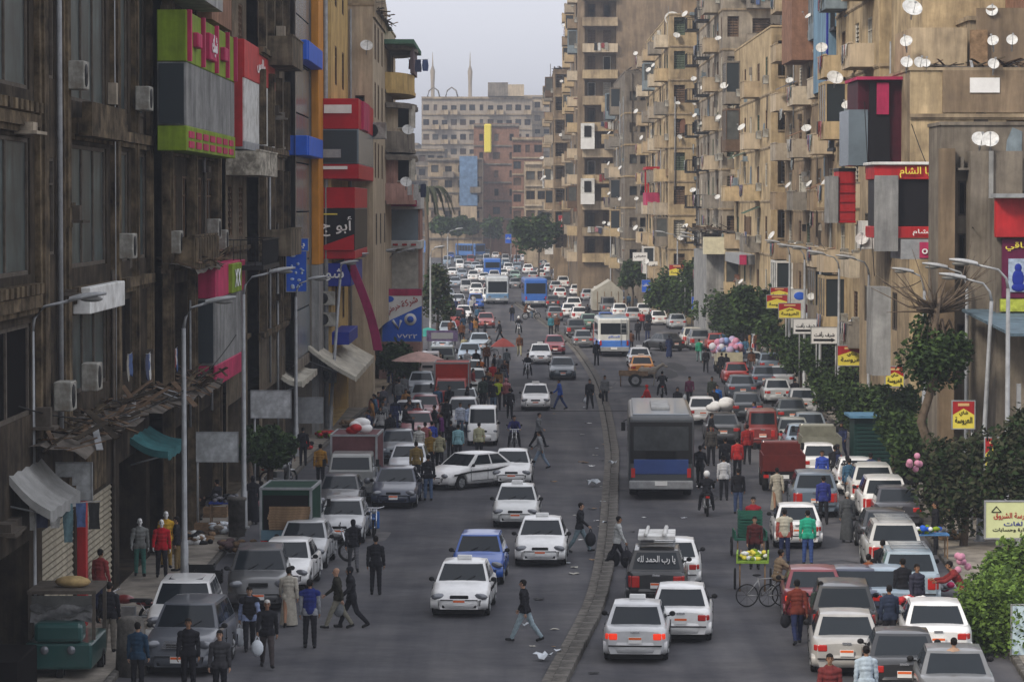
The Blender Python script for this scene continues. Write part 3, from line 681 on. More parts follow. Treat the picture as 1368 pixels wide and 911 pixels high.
# L5: glass strip and orange pier
r = bld('shop_building', 'narrow front of grey glass with orange pier and blue boxes', 'building', -21, -9.3, 96.5, 107, 24, W_GREY)
f = opn(r, -9.3, 96.5, 107, 0, 24, W_GREY); f.hole(4, 4, 7.2, 19.5, .12); f.hole(4, .16, 7, 3.4, 1.5); f.finish()
for i in range(9):
    for k in range(4):
        u = .5 + 1.75*k; z = 4.05 + 2.15*i
        b = MB(); b.box(0, 1.68, -.02, .03, 0, 2.08); put('glass_panel', cached('gp', lambda: b.mesh('glass_panel', C_STEEL)), r, f.at(u, .08, z), f.rz)
box_part(r, 'orange_pier', -9.3, -8.95, 104.2, 106.9, 8, 24, C_ORG, .02); box_part(r, 'pier_foot', -9.3, -8.97, 104.2, 106.9, 0, 7.99, M_CORR)
for z0 in (12.9, 17.0): box_part(r, 'blue_box', -9.3, -8.75, 97.0, 104.1, z0, z0+.85, C_BLUE, .02); box_part(r, 'blue_box_end', -9.6, -8.8, 96.6, 96.95, z0, z0+.85, C_BLUE, .02)
# L6: yellow block, red shops, navy band
r = bld('apartment_block', 'yellow plaster block above the red and black shop boxes on the left', 'building', -20, -8.6, 107, 118, 25, W_YEL)
f = opn(r, -8.6, 107, 118, 0, 25, W_YEL, W_TAN)
for z in (5, 8.6, 12.4, 16.6, 20.4):
    for u in (3, 7.6): f.win(u, z, 1.4, 1.9, 'shut' if rnd.random() < .6 else 'dark', M_SHUT)
f.hole(5.5, .16, 9, 3.3, 1.5); f.finish()
f = Fac(r, (-9.4, 107, 0), FRONT, .8, 0, 25, W_YEL); f.pipe(.55, 0, 25, .12); f.finish()
RB = mat('crimson_cladding', (.42, .012, .02), .45, var=.2, scale=1.5)
def cfront(root, x0, x1, y, z0, z1, m, name='sign_panel', t=.08): return box_part(root, name, x0, x1, y-t, y, z0, z1, m)
lbox(r, '', -9.3, -7.3, 106.6, 118, 12, 15.8, [(12, 12.7, RB), (12.71, 14.35, C_STEEL), (14.36, 15.8, RB)], [(12.75, 14.3, M_GLASS)])
cfront(r, -8.9, -7.6, 106.57, 15.1, 15.5, M_WHITE); cfront(r, -9.2, -7.8, 106.57, 12.45, 12.6, M_WHITE); cfront(r, -9.2, -8.1, 106.5, 13.0, 13.4, M_GREYP)
box_part(r, 'pink_board', -7.29, -7.15, 108.5, 113, 14.4, 15.75, C_PINK)
lbox(r, '', -9.3, -7.5, 106.8, 116, 8.2, 11.6, [(8.2, 8.6, RB), (8.61, 10.6, C_BLK), (10.61, 11.6, RB)])
letters('أبو ج', r, (-8.35-r.location.x, -.32, 9.75), 1.5, .95, M_WHITE); 
b = MB(); b.add([(-.9, 0, 0), (.9, 0, 0), (.9, 0, .75), (-.9, 0, .1)], [(0,1,2,3)]); b.add([(-.9, -.03, 0), (.9, -.03, 0), (.9, -.03, .75), (-.9, -.03, .1)], [(0,1,2,3)])
b.build('red_swoosh', RB, r, loc=(-8.4-r.location.x, -.3, 8.62)); cfront(r, -9.2, -8.3, 106.78, 10.3, 10.36, C_YEL, 'yellow_line')
lbox(r, '', -9.3, -7.7, 106.9, 115, 6.9, 8.0, [(6.9, 8.0, C_NAVY)]); lbox(r, '', -9.3, -7.8, 107.1, 113, 4.1, 4.6, [(4.1, 4.7, C_NAVY)])
letters('شوز', r, (-8.6-r.location.x, -.2, 7.45), 1.2, .6, M_WHITE)
b = MB(); pts = [(-7.6 + .9*math.sin(t*.5) - .9 + .5*t/3, 0, 8.2-1.45*t) for t in [0, .5, 1, 1.5, 2, 2.5, 3]]
for (x, _, z), (x2, _, z2) in zip(pts, pts[1:]): b.add([(x, 0, z), (x+.42, 0, z), (x2+.42, 0, z2), (x2, 0, z2), (x, .3, z), (x+.42, .3, z), (x2+.42, .3, z2), (x2, .3, z2)], [(0,1,2,3), (4,7,6,5), (0,3,7,4), (1,5,6,2)])
b.build('curved_magenta_fin', mat('magenta_cladding', (.28, .02, .09), .5, var=.25, scale=2, streak=.3), r, loc=(.5-r.location.x, -.1, 0))
for k, z in enumerate((6.0, 5.0, 3.0, 2.3)): ac_unit((-8.9 + .02*k, 106.95, z), 0, 'white air conditioner %s stacked under the navy shop band' % ('topmost of four', 'second of four', 'third of four', 'lowest of four')[k], sc=1.15)
# L7: corner block with curved balconies
r = bld('corner_block', 'corner block with rounded balconies and crumbling top on the left', 'building', -18, -7.3, 118, 141, 21.2, W_TAN)
f = opn(r, -7.3, 118, 141, 0, 21.2, W_CREAM, W_TAN2)
for z in (11.9, 15.1, 18.2):
    for u in (2.2, 5, 8.5, 19.5): f.win(u, z+.3, 1.3, 1.9, rnd.choice(['dark', 'shut']), M_SHUT)
for u in (3, 7, 11): f.win(u, 8.6, 1.3, 1.7, 'dark')
f.hole(11, .16, 19, 3.8, 2.0); f.finish()
f = Fac(r, (-8.6, 118, 0), FRONT, 1.3, 0, 21.2, W_CREAM, W_TAN2)
for z in (12.2, 15.2): f.win(.62, z, .5, 1.3, 'dark')
f.pipe(.15, 4, 21); f.finish()
def rounded_balcony(root, cx, cy, z, rad, hw, m, ph=1.0, rail=False):
    pts = [(hw, 0)] if False else []
    arc = [(rad*math.cos(a)*1.0, hw*math.sin(a)) for a in [R(-90+180*k/14) for k in range(15)]]
    b = MB(); n = len(arc)
    for za, zb, o in ((-.2, 0, .06), (0.002, ph, 0)):
        vs = [(x+o, y*(1+o/3), za) for x, y in arc] + [(x+o, y*(1+o/3), zb) for x, y in arc]
        b.add(vs, [(i, i+1, n+i+1, n+i) for i in range(n-1)] + [tuple(range(n))[::-1], tuple(range(n, 2*n))], False)
    return b.build('balcony', m, root, loc=(cx-root.location.x, cy-root.location.y, z))
for z, m in ((11.0, W_PINK), (14.0, W_GREY), (17.4, W_YEL)):
    rounded_balcony(r, -7.3, 134, z, 1.5, 4.5, m); rounded_balcony(r, -7.3, 134, z+2.55, 1.65, 4.7, W_GREY, .12)
rounded_balcony(r, -7.3, 134, 15.2, 1.1, 3.6, W_CREAM, 1.5); rounded_balcony(r, -7.3, 134, 12.0, 1.1, 3.6, W_PINK, 1.5)
for u, z in ((-6.35, 15.2), (-6.35, 12.1)):
    w_, p_ = win_meshes('open', 1.0, 1.4, M_SHUTW); o = put('window', w_, r, (u-r.location.x-.05, 131.2-118, z), .5); put('pane', p_, o, m=M_DARK)
b = MB()
for i in range(9): b.box(-.1, .1, i*.55, i*.55+.5, 0, 1.45)
c_ = b.build('striped_curtain', cloth((.18, .13, .14)), None, loc=(-5.85, 131.6, 18.45), label='faded purple curtains hung around the uppermost rounded corner balcony', cat='curtain')
b = MB(); b.box(-7.6, -5.6, 128.5, 139, 19.95, 20.2); b.build('green_awning', mat('green_tarpaulin', (.08, .17, .11), .9, var=.4, scale=2), None, label='rolled green tarpaulin awning over the purple curtains', cat='awning')
ragged('crumbling rubble and planks on the corner block roof', -8.6, -7.0, 119, 133, 21.3, 60, 9)
b = MB(); rg = random.Random(5)
b.grid([[Vector((x, 0, z + (rg.uniform(-.3, .3) if z > 21.5 else 0))) for x in (-10, -9.2, -8.4, -7.8, -7.2)] for z in (20.6, 21.3, 22.4)], smooth=False)
b.grid([[Vector((-7.2, y, z + (rg.uniform(-.3, .3) if z > 21.5 else 0))) for y in (0, 2, 4, 6, 8, 10, 12)] for z in (20.6, 21.3, 22.2)], smooth=False)
b.build('broken_parapet', W_TAN, r, loc=(-r.location.x, .05, 0))
laundry((-5.5, 132, 19.3), .2, 3, 'black clothes dangling from the corner block top balcony'); laundry((-5.6, 131.3, 12.0), 0, 3, 'pale blue clothes on the corner block pink balcony')
for (x, y, z, l) in ((-7.6, 117.6, 18.6, 'large round white dish on the purple curtained balcony'), (-6.0, 129.5, 14.6, 'white dish on the corner block grey balcony'), (-6.1, 129.3, 11.6, 'white dish on the corner block pink balcony')): dish((x, y, z), .2, l, None, .34)
ac_unit((-7.2, 117.9, 14.2), 0, 'white air conditioner beside the tall open shutter of the corner block', sc=1.5)
# pink fashion shop box built out from the corner block
r = thing('fashion_shop', 'projecting fashion shop of glass and white bands with pink signboard', 'shop', (-6.9, 136, 4.6))
box_part(r, 'pink_sign', -8.1, -5.5, 135.7, 140.8, 10.5, 11.5, M_WHITEP, .03); cfront(r, -7.6, -5.75, 135.69, 10.65, 11.35, C_PINK)
box_part(r, 'white_band', -8.1, -5.5, 135.8, 140.8, 8.1, 8.6, M_WHITEP, .03); box_part(r, 'glass_box', -7.6, -5.7, 136.2, 140.6, 8.61, 10.49, C_STEEL)
box_part(r, 'lower_glass', -7.5, -5.7, 136.4, 140.6, 5.6, 8.09, mat('shop_interior', (.45, .43, .38), .6, var=.3))
box_part(r, 'rear_wall', -8.1, -5.6, 136.7, 140.7, .2, 11.4, W_PINK)
b = MB()
for i in range(22): b.box(-8.0, -7.75, 135.55, 135.75, 5.4+.27*i, 5.55+.27*i)
b.box(-8.03, -7.72, 135.62, 135.8, 5.3, 11.3); b.build('pink_ladder_sign', C_PINK, r, loc=-r.location)
letters('فاشون', r, (-6.67+6.9, -.4, 6.4), 1.5, .5, C_RED)
for i in range(3): box_part(r, 'red_dash', -7.2+.55*i, -6.9+.55*i, 135.75, 135.79, 8.3, 8.42, C_RED)
# ================================================================== right side of the street
def rf(root, x, y0, y1, z0, z1, wall, trim=None): return Fac(root, (x, y1, 0), RSIDE, y1-y0, z0, z1, wall, trim)
def ff(root, x0, x1, y, z0, z1, wall, trim=None): return Fac(root, (x0, y, 0), FRONT, x1-x0, z0, z1, wall, trim)
# R1
r = bld('concrete_block', 'bare grey concrete stair block with paired dishes on the right', 'building', 14.7, 24, 77, 79.3, 13.5, W_GREY)
f = ff(r, 14.7, 24, 77, 0, 13.5, W_GREY, W_GREY)
for z in (5.5, 8.6, 10.4): f.win(.75, z, .35, 1.2, 'dark'); f.win(1.25+.5, z, .3, 1.2, 'dark')
patches(f, 30, 1, 12, 14, .7, [PATCH[0], PATCH[2], PATCH[5]])
f.finish(); rf(r, 14.7, 77, 79.3, 0, 13.5, W_GREY).finish()
box_part(r, 'stair_shaft', 15.55, 17.3, 76.2, 76.99, 0, 12.6, W_GREY); box_part(r, 'pale_strip', 16.15, 16.3, 76.12, 76.19, 3, 12.6, M_CORR)
box_part(r, 'corner_column', 14.6, 15.1, 76.6, 76.99, 0, 12.7, W_BROWN)
r = thing('poster_shop', 'red fronted shop with purple posters on the right edge', 'shop', (18.5, 74, 7))
box_part(r, 'shop_wall', 16.1, 22, 74.6, 76.1, .2, 11.0, W_GREY); box_part(r, 'red_fascia', 16.0, 21, 74.3, 74.58, 9.7, 11.0, C_RED, .02)
box_part(r, 'broken_awning', 15.9, 21, 73.9, 74.7, 11.02, 11.15, M_GREYP)
for i in range(3):
    x = 16.25 + 1.2*i
    box_part(r, 'poster', x, x+1.12, 74.45, 74.55, 7.7, 9.65, mat('purple_poster', (.13, .02, .06), .5, var=.3, scale=3))
    p = box_part(r, 'poster_picture', x+.2, x+.9, 74.41, 74.44, 7.9, 9.0, mat('pale_blue_print', (.4, .48, .6), .5, var=.5, scale=5))
    b = MB(); b.ball((0, 0, .75), (.12, .02, .14)); b.ball((0, 0, .4), (.2, .02, .3)); b.ball((.02, 0, .1), (.24, .02, .14)); b.build('printed_figure', C_NAVY, r, loc=(x+.52-18.5, .4, .95))
    letters('ملاقي', r, (x+.55-18.5, .42, 2.4), .9, .3, C_YEL)
box_part(r, 'yellow_print_band', 16.2, 21, 74.4, 74.56, 7.25, 7.66, mat('lime_print', (.45, .5, .08), .6, var=.5, scale=4))
b = MB(); b.box(15.2, 24, 68.5, 76, 0, .09, Matrix.Translation((0, 0, 4.9)) @ Matrix.Rotation(0, 4, 'X'))
me = b.mesh('tin_roof', mat('blue_grey_tin', (.13, .19, .23), .55, var=.35, scale=1.2, streak=.3))
put('tin_roof', me, label='blue grey tin canopy roof over the right side stalls', cat='canopy', rot=(R(2), 0, 0), loc=(0, 0, -1.9+.2))
for x in (15.5, 18, 20.5): b = MB(); b.box(x, x+.12, 68.8, 68.92, .14, 5.3); b.build('canopy_post', M_GREYP, None, label='thin grey post holding up the blue tin canopy, the %s of three' % {15.5: 'left', 18: 'middle', 20.5: 'right'}[x], cat='post')
# R2
r = bld('apartment_block', 'tan block with blank cement gable, brick patch and rooftop dishes on the right', 'building', 16.1, 28, 91, 104, 16.2, W_TAN)
f = ff(r, 16.1, 28, 91, 0, 16.2, W_TAN2, W_TAN)
f.win(2.6, 12.2, 1.5, 1.4, 'glass', M_SHUT); f.hole(4.6, 11.9, 1.4, 2.3, .8); f.hole(8, 12, 2, 2.2, .8)
patches(f, 30, 9, 15, 12, .9)
f.course(11.7, .2, .1); f.course(14.3, .15, .1); f.finish()
box_part(r, 'render_patch', 17.4, 24, 90.94, 90.99, 14.5, 16.2, W_BROWN); box_part(r, 'plaque', 18.5, 19.7, 90.9, 90.95, 15.3, 15.9, M_WHITE)
f = rf(r, 16.1, 91, 104, 0, 16.2, W_TAN, W_TAN2)
for z in (5.5, 8.8, 12.2):
    for u in (2, 5.5, 9.5): f.win(u, z, 1.3, 1.6, 'shut' if rnd.random() < .5 else 'dark')
f.finish()
box_part(r, 'penthouse', 17.5, 28, 96, 103.9, 16.2, 22.5, W_TAN2); box_part(r, 'brick_storey', 16.3, 18.6, 92, 95.9, 16.2, 18.0, W_TAN)
box_part(r, 'brick_lean_to', 21, 28, 93, 95.9, 16.2, 20.2, W_BRICK); box_part(r, 'cement_wall', 19, 21.9, 92, 92.2, 16.2, 18.8, W_BROWN)
box_part(r, 'door', 18.7, 19.4, 91.85, 91.98, 16.25, 17.9, M_WOOD)
def cbx(name, label, x0, x1, y0, y1, bands, cat='shop'):
    t = thing(name, label, cat, ((x0+x1)/2, y0, bands[0][0]))
    for za, zb, m, ins in bands: box_part(t, 'band' if m in (M_GLASS, C_BLK) else 'signboard' if m in (C_RED, C_PINK, RB) else 'cladding', x0+ins, x1-ins, y0+ins, y1, za, zb-.004, m, .02)
    return t
t = cbx('shop_box', 'projecting black restaurant box with red fascia and yellow lettering', 13.9, 16.4, 86.2, 88.4, [(9.5, 9.95, C_RED, 0), (9.95, 11.75, C_BLK, .1), (11.75, 12.3, C_RED, 0), (12.3, 12.42, M_WHITEP, -.1)])
box_part(t, 'corrugated_panel', 13.9, 14.8, 86.1, 86.28, 9.0, 11.9, M_CORR); letters('دنيا الشام', t, (.45, -.08, 2.52), 1.5, .42, C_YEL)
letters('الشام', t, (.6, -.08, .22), .9, .25, M_WHITE)
box_part(t, 'grey_fascia', 14.9, 16.4, 86.0, 88.4, 8.7, 9.46, M_GREYP); box_part(t, 'pink_logo', 15.6, 16.4, 85.93, 85.99, 8.75, 9.35, C_PINK); letters('oda', t, (.85, -.31, -.45), .65, .3, M_WHITE, ar=False)
t = cbx('shop_box', 'tall black and magenta glazed box on the tan block corner', 14.3, 16.2, 93, 96, [(12.4, 15.9, C_MAG, 0)])
box_part(t, 'black_panel', 14.75, 15.6, 92.9, 92.98, 12.5, 15.8, C_BLK); box_part(t, 'pink_panel', 15.05, 15.55, 92.82, 92.89, 14.5, 15.8, C_PINK)
box_part(t, 'grey_panel', 13.9, 14.7, 92.9, 95.5, 12.4, 14.7, C_STEEL); box_part(t, 'pink_cornice', 14.2, 16.3, 92.7, 96, 15.92, 16.05, C_PINK)
t = cbx('shop_box', 'narrow red panelled shop box left of the black restaurant', 13.95, 14.7, 96, 97.6, [(10.0, 10.1, RB, 0), (10.1, 12.2, C_RED, .02), (12.2, 12.35, C_BLK, 0)])
for z in (10.5, 10.9, 11.3, 11.7): box_part(t, 'joint', 13.96, 14.69, 95.97, 95.995, z, z+.03, RB)
box_part(t, 'grey_end', 13.55, 13.93, 95.95, 97.5, 10.0, 12.0, M_CORR)
t = cbx('shop_box', 'pale poster panel with magenta strip beside the red shop box', 14.8, 15.9, 95, 96.5, [(8.9, 10.1, M_WHITEP, 0)]); box_part(t, 'magenta_strip', 15.4, 15.95, 94.9, 94.98, 8.9, 10.1, C_PINK)
b = MB(); b.box(13.9, 14.6, 86.5, 88, 4.2, 7.6); b.build('grey_shaft', M_CORR, None, label='tall grey corrugated shop hoarding below the restaurant box', cat='hoarding')
CANV = [mat('faded_green_canvas', (.10, .15, .11), .9, var=.4), mat('faded_blue_canvas', (.12, .17, .26), .9, var=.4), mat('faded_brown_canvas', (.22, .13, .08), .9, var=.4)]
# R2b .. R5
def rblock(name, label, nick, x, xe, y0, y1, z1, wall, trim, levels, sb, fb, fl=3.3, ex=.5):
    r = bld(name, label, 'building', x, xe, y0, y1, z1, wall)
    f = rf(r, x, y0, y1, 0, z1, wall, trim); flats(f, nick, levels, sb, fl, ex); 
    for u0, u1 in ((.6, y1-y0-.6),): f.hole((u0+u1)/2, .16, u1-u0, 3.3, 1.2)
    f.finish()
    f = ff(r, x, xe, y0, 0, z1, wall, trim); flats(f, nick, levels, fb, fl, ex); f.finish(); return r
LV = lambda a, n, h: [a + h*i for i in range(n)]
rblock('apartment_block', 'ochre block with columns and cluttered balconies behind the tan gable', 'ochre block', 17, 29, 104.2, 118, 25, W_TAN2, W_TAN,
       LV(4.2, 6, 3.3), [(2.5, 'b', 2.6), (7, 'w', 1.2), (11, 'b', 2.8)], [(2, 'w', 1.2), (5, 's', 1.2)], ex=1.0)
r = rblock('apartment_block', 'long tan block of stacked balconies hung with washing on the right', 'long tan block', 18.2, 30, 118.2, 150, 27, W_UMB, W_TAN,
       LV(4.2, 7, 3.2), [(3, 'b', 3), (8, 's', 1.3), (12, 'b', 3), (17, 'w', 1.3), (21.5, 'b', 3), (26, 's', 1.2), (29.5, 'r', 2.4)], [], ex=.9)
box_part(r, 'blue_bay', 17.0, 18.2, 121, 127, 17, 24, W_BLUE); box_part(r, 'blue_frame', 16.9, 17.0, 121.0, 121.3, 17, 24, C_NAVY); box_part(r, 'brown_bay', 16.9, 18.2, 136, 141, 19.5, 25, W_BRICK)
r = rblock('apartment_block', 'ochre block with deep loggias and small grid window', 'loggia block', 17.3, 29, 150.2, 175, 22.6, W_TAN2, W_TAN,
       LV(4.0, 5, 3.6), [(3, 'b', 2.8), (8, 's', 1.3), (12, 'w', 1.2), (17, 'b', 2.8), (22, 's', 1.2)], [(1.7, 'l', 2.5), (4.6, 's', 1.0)], 3.6, ex=.7)
r = rblock('apartment_block', 'very tall tan block of narrow shuttered windows and rail balconies', 'tallest tan block', 16.4, 28, 175.2, 200, 36, W_ASH, W_TAN,
       LV(4.4, 10, 3.1), [(2.2, 'r', 2.2), (5.6, 's', 1.1), (9, 'n', .8), (12.5, 'r', 2.4), (16.5, 's', 1.1), (20.5, 'b', 2.4), (23.8, 's', 1.0)], [(.8, 's', .9), (3.0, 'b', 2.4)], 3.1, ex=.55)
r = rblock('apartment_block', 'tan block with big rooftop dish and crimson balcony', 'crimson balcony block', 14.0, 26, 200.2, 235, 27.6, W_TAN2, W_TAN,
       LV(4.0, 8, 3.0), [(3, 'b', 2.8), (8, 's', 1.2), (13, 'b', 2.8), (18, 'n', .8), (23, 'b', 2.8), (28, 's', 1.2), (32, 'b', 2.6)], [(.9, 's', 1.0), (2.3, 'n', .5)], 3.0, ex=.5)
box_part(r, 'crimson_balcony', 12.7, 14.0, 213, 218, 10.7, 11.9, C_PINK); box_part(r, 'crimson_canopy', 12.7, 14.0, 213, 218, 14.1, 14.35, RB)
b = MB(); b.box(12.85, 13.0, 213.2, 213.35, 11.9, 14.1); b.box(12.85, 13.0, 217.6, 217.75, 11.9, 14.1); b.build('post', RB, r, loc=-r.location)
r = rblock('apartment_block', 'lower cement block in front of the beige tower', 'lower cement block', 11.8, 22, 235.2, 262, 24.6, W_GREY, W_TAN2,
       LV(4.0, 6, 3.3), [(4, 'b', 3), (10, 's', 1.2), (16, 'b', 3), (22, 's', 1.2)], [(.9, 'n', .8), (1.9, 'n', .6)], 3.3, ex=.8)
r = bld('tower_block', 'tall beige tower with stacked loggias and blank brown gable', 'building', 7.7, 20, 262.2, 300, 42, W_BROWN)
f = ff(r, 7.7, 20, 262.2, 0, 42, W_BROWN, W_TAN2)
levels = LV(4.2, 12, 3.05)
for k, z in enumerate(levels):
    f.hole(2.6, z+.9, 3.7, 1.9, 1.0, 1)
    for uu in (1.6, 3.4):
        fo, po = win_meshes(rnd.choice(['glass', 'dark', 'shut']), .9, 1.6, rnd.choice([M_SHUTW, M_SHUT])); o = put('window', fo, r, f.at(uu, .95, z+.91), 0); put('pane', po, o, m=rnd.choice(M_PANES))
    box_part(r, 'parapet_panel', 7.9+.3, 7.7+4.6, 261.8, 262.19, z-.15, z+.85, rnd.choice([W_TAN2, W_TAN, W_CREAM, W_TAN2]))
    if rnd.random() < .5: laundry((7.7+rnd.uniform(1.5, 3.5), 261.7, z+.95), 0, 4, 'washing on %s floor loggia of the tall beige tower' % ORD[min(k+1, 13)], 'washing hung from the flats')
for z in (10.8, 17.2): box_part(r, 'white_balcony', 8.0, 9.6, 261.2, 261.78, z, z+1.2, M_WHITE); box_part(r, 'white_frame', 8.0, 9.6, 261.5, 261.79, z+1.21, z+3.0, M_WHITEP); box_part(r, 'balcony_window', 8.4, 9.2, 261.43, 261.49, z+1.4, z+2.7, M_DARK)
for z in (11.6, 14.4, 17.8, 21.5): box_part(r, 'yellow_bay', 10.4, 12.0, 260.8, 261.79, z, z+1.1, rnd.choice([W_TAN2, W_CREAM]))
f.finish()
f = rf(r, 7.7, 262.2, 300, 0, 42, W_BROWN, W_TAN2); flats(f, 'tall beige tower', levels, [(5, 'b', 3), (12, 's', 1.2), (19, 'b', 3), (26, 's', 1.2), (33, 'b', 3)], 3.05, .2, ledge=False); f.finish()
r = rblock('apartment_block', 'narrow tan block with ragged roof left of the beige tower', 'narrow tan block', 5.6, 16, 300.3, 335, 28.6, W_UMB, W_TAN, LV(4, 8, 3.05), [(5, 'b', 3), (12, 's', 1.2), (20, 'b', 3), (28, 'b', 3)], [(1.0, 'l', 1.6)], 3.05, ex=.4)
ragged('heap of junk and planks on the narrow tan roof', 5.6, 9, 300.6, 310, 29.0, 50, 21)
box_part(r, 'red_panel', 6.2, 7.2, 299.9, 300.2, 7.6, 9.2, C_RED); box_part(r, 'green_panel', 7.25, 8.1, 299.9, 300.2, 7.8, 9.4, C_GREEN)
ragged('planks and junk on the loggia block roof', 17.6, 21, 151, 156, 22.9, 50, 41)
ragged('junk heaped along the tan gable roof edge', 17, 24, 91.3, 92, 16.4, 50, 42)
ragged('broken boards on top of the lower cement block', 12.2, 16, 236, 240, 24.9, 40, 43)
# stair huts, water tanks and dishes on roofs
for i, (x, y, z, w, n) in enumerate(((19, 93.5, 16.2, 1.4, 'tan gable roof'), (15.5, 206, 27.6, 2.4, 'crimson balcony roof'), (20, 152, 22.6, 3, 'loggia block roof'), (14, 240, 24.6, 3, 'lower cement roof'))):
    b = MB(); b.box(x, x+w, y, y+2.5, z-.5, z+2.2); b.box(x-.1, x+w+.1, y-.1, y+2.6, z+2.21, z+2.4)
    b.build('stair_hut', rnd.choice([W_TAN, W_BROWN]), None, label='small cement stair hut on the %s' % n, cat='hut')
for i, (px, py, d, rr, l) in enumerate(((898, 26, 204, .9, 'large tan satellite dish on the crimson balcony roof'), (1218, 12, 92, .55, 'big mesh dish at the top of the tan gable roof'), (1325, 15, 92, .32, 'white dish before the brick lean-to wall'),
        (1211, 56, 91.5, .33, 'left white dish in the row above the tan gable'), (1237, 85, 91, .24, 'small dish right of centre on the tan gable edge'), (1211, 84, 91.2, .33, 'lower left dish resting on the tan gable edge'), (1228, 84, 91.4, .3, 'middle dish resting on the tan gable edge'),
        (1327, 55, 90.8, .3, 'upper dish fixed on the brown cement patch'), (1352, 54, 90.8, .3, 'dish fixed at the right end of the cement patch'), (1327, 86, 90.8, .3, 'lower dish fixed on the brown cement patch'), (1255, 191, 90.2, .33, 'single dish beside the grey concrete stair block'),
        (1309, 187, 76.6, .38, 'left dish of the pair on the grey stair block'), (1323, 187, 76.2, .38, 'right dish of the pair on the grey stair block'), (1115, 105, 103.5, .5, 'big dish on the tan block corner'), (1150, 320, 88, .3, 'lone dish beside grey hoarding'),
        (1114, 103, 117.5, .6, 'cream dish at the ochre block corner'), (1152, 319, 95, .35, 'white dish low beside the grey hoarding'))):
    p = P(px, py, d); dish((p.x, p.y, p.z-.45), rnd.uniform(-.4, .3), l, None, rr*.78, rnd.uniform(20, 40))

# ================================================================== end of the street
def far(name, label, x0, x1, y, z1, wall, trim, nb, nf, z0=4, kinds='wsbnw'):
    r = bld(name, label, 'far building', x0, x1, y, y+25, z1, wall); r['category'] = 'building'
    f = ff(r, x0, x1, y, 0, z1, wall, trim); W = x1-x0; fh = (z1-z0-.6)/nf
    for k in range(nf):
        z = z0 + fh*k; f.course(z-.2, .25, .25)
        for i in range(nb):
            u = W*(i+.5)/nb; kd = kinds[(i*3+k*(1 if i % 2 else 0)) % len(kinds)]
            if kd == 'b': f.win(u, z+.1, 1.4, 2.1, 'dark'); f.balcony(u, z, W/nb*.8, 1.3, 1.0, 'solid')
            else: f.win(u, z+.9, 1.5 if kd != 'n' else .9, 1.5, rnd.choice(['dark', 'glass', 'shut']), M_SHUT)
    f.course(z1-.4, .4, .4); f.finish()
    s = x0 if x0 > 0 else x1
    (rf(r, x0, y, y+25, 0, z1, wall) if x0 > -4 else opn(r, x1, y, y+25, 0, z1, wall)).finish()
    return r
W_FARC = mat('pale_facade', (.40, .34, .27), .95, var=.2, scale=.3, streak=.3)
r = far('palace_block', 'ornate pale block with balconies across the end of the street', -22.5, 5, 560, 37.4, W_FARC, W_TAN, 12, 9, kinds='wbsbnwb')
box_part(r, 'roof_tower', -6, -1, 559, 566, 37.6, 41, W_GREY); box_part(r, 'roof_tower_wing', -1, 3, 559, 566, 37.6, 40.5, W_CREAM)
for x in (-19.5, -15): b = MB(); b.tube([(x-1.5, 560, 37.5), (x-1.1, 560, 39), (x, 560, 39.8), (x+1.1, 560, 39), (x+1.5, 560, 37.5)], .18, 5); b.build('roof_arch', W_GREY, r, loc=-r.location)
far('apartment_block', 'cream block with flat roof behind the tall tower', 3, 24, 575, 38.5, W_CREAM, W_FARC, 9, 10, kinds='wsbw')
r = far('apartment_block', 'brown brick block with blank gable and yellow vertical sign at street end', -8, 1.5, 470, 27.5, W_BRICK, W_GREY, 3, 6, kinds='nsn')
box_part(r, 'yellow_sign', -5.8, -4.3, 469, 469.4, 21.5, 27.5, C_YEL, .3)
r = far('apartment_block', 'grey brown block with large blue poster banner at street end', -17, -6, 455, 20, W_TAN, W_GREY, 4, 5)
box_part(r, 'blue_banner', -10.6, -7.0, 454, 454.3, 10.5, 20.5, mat('faded_blue_banner', (.16, .26, .42), .7, var=.4, scale=1.2), 0); box_part(r, 'banner_foot', -10.4, -7.1, 454, 454.3, 5, 10.4, W_CREAM)
far('apartment_block', 'brick gabled block right of the blue banner', 0, 6, 430, 23.5, W_BRICK, W_TAN, 3, 6, kinds='wbn')
far('apartment_block', 'old villa block with tall arched windows near street end', 2.2, 10, 385, 18, W_TAN, W_CREAM, 4, 4, kinds='ss')
far('apartment_block', 'squat grey block at the left of street end', -25, -15, 500, 23, W_GREY, W_TAN, 5, 6)
far('apartment_block', 'low hazy block behind the palm on the left', -36, -25, 600, 27, W_GREY, W_TAN, 5, 6)
far('apartment_block', 'hazy block further back beyond the palace block', -60, -36, 700, 26, W_GREY, W_TAN, 6, 6)
for px, l in ((578, 'left slender hazy minaret far beyond the street end'), (628, 'right slender hazy minaret far beyond the street end')):
    p = P(px, 70, 600); x = p.x; b = MB(); h = p.z
    b.tube([(0, 0, 0), (0, 0, h*.45), (0, 0, h*.451), (0, 0, h*.47), (0, 0, h*.471), (0, 0, h*.68), (0, 0, h*.681), (0, 0, h*.70), (0, 0, h*.701), (0, 0, h*.84), (0, 0, h*.9), (0, 0, h*.93), (0, 0, h)],
           [1.1, 1.0, 1.5, 1.5, .85, .75, 1.1, 1.1, .5, .5, .65, .2, .05], 12)
    t = thing('minaret', l, 'minaret', (x, 600, 0)); b.build('shaft', W_FARC, t)

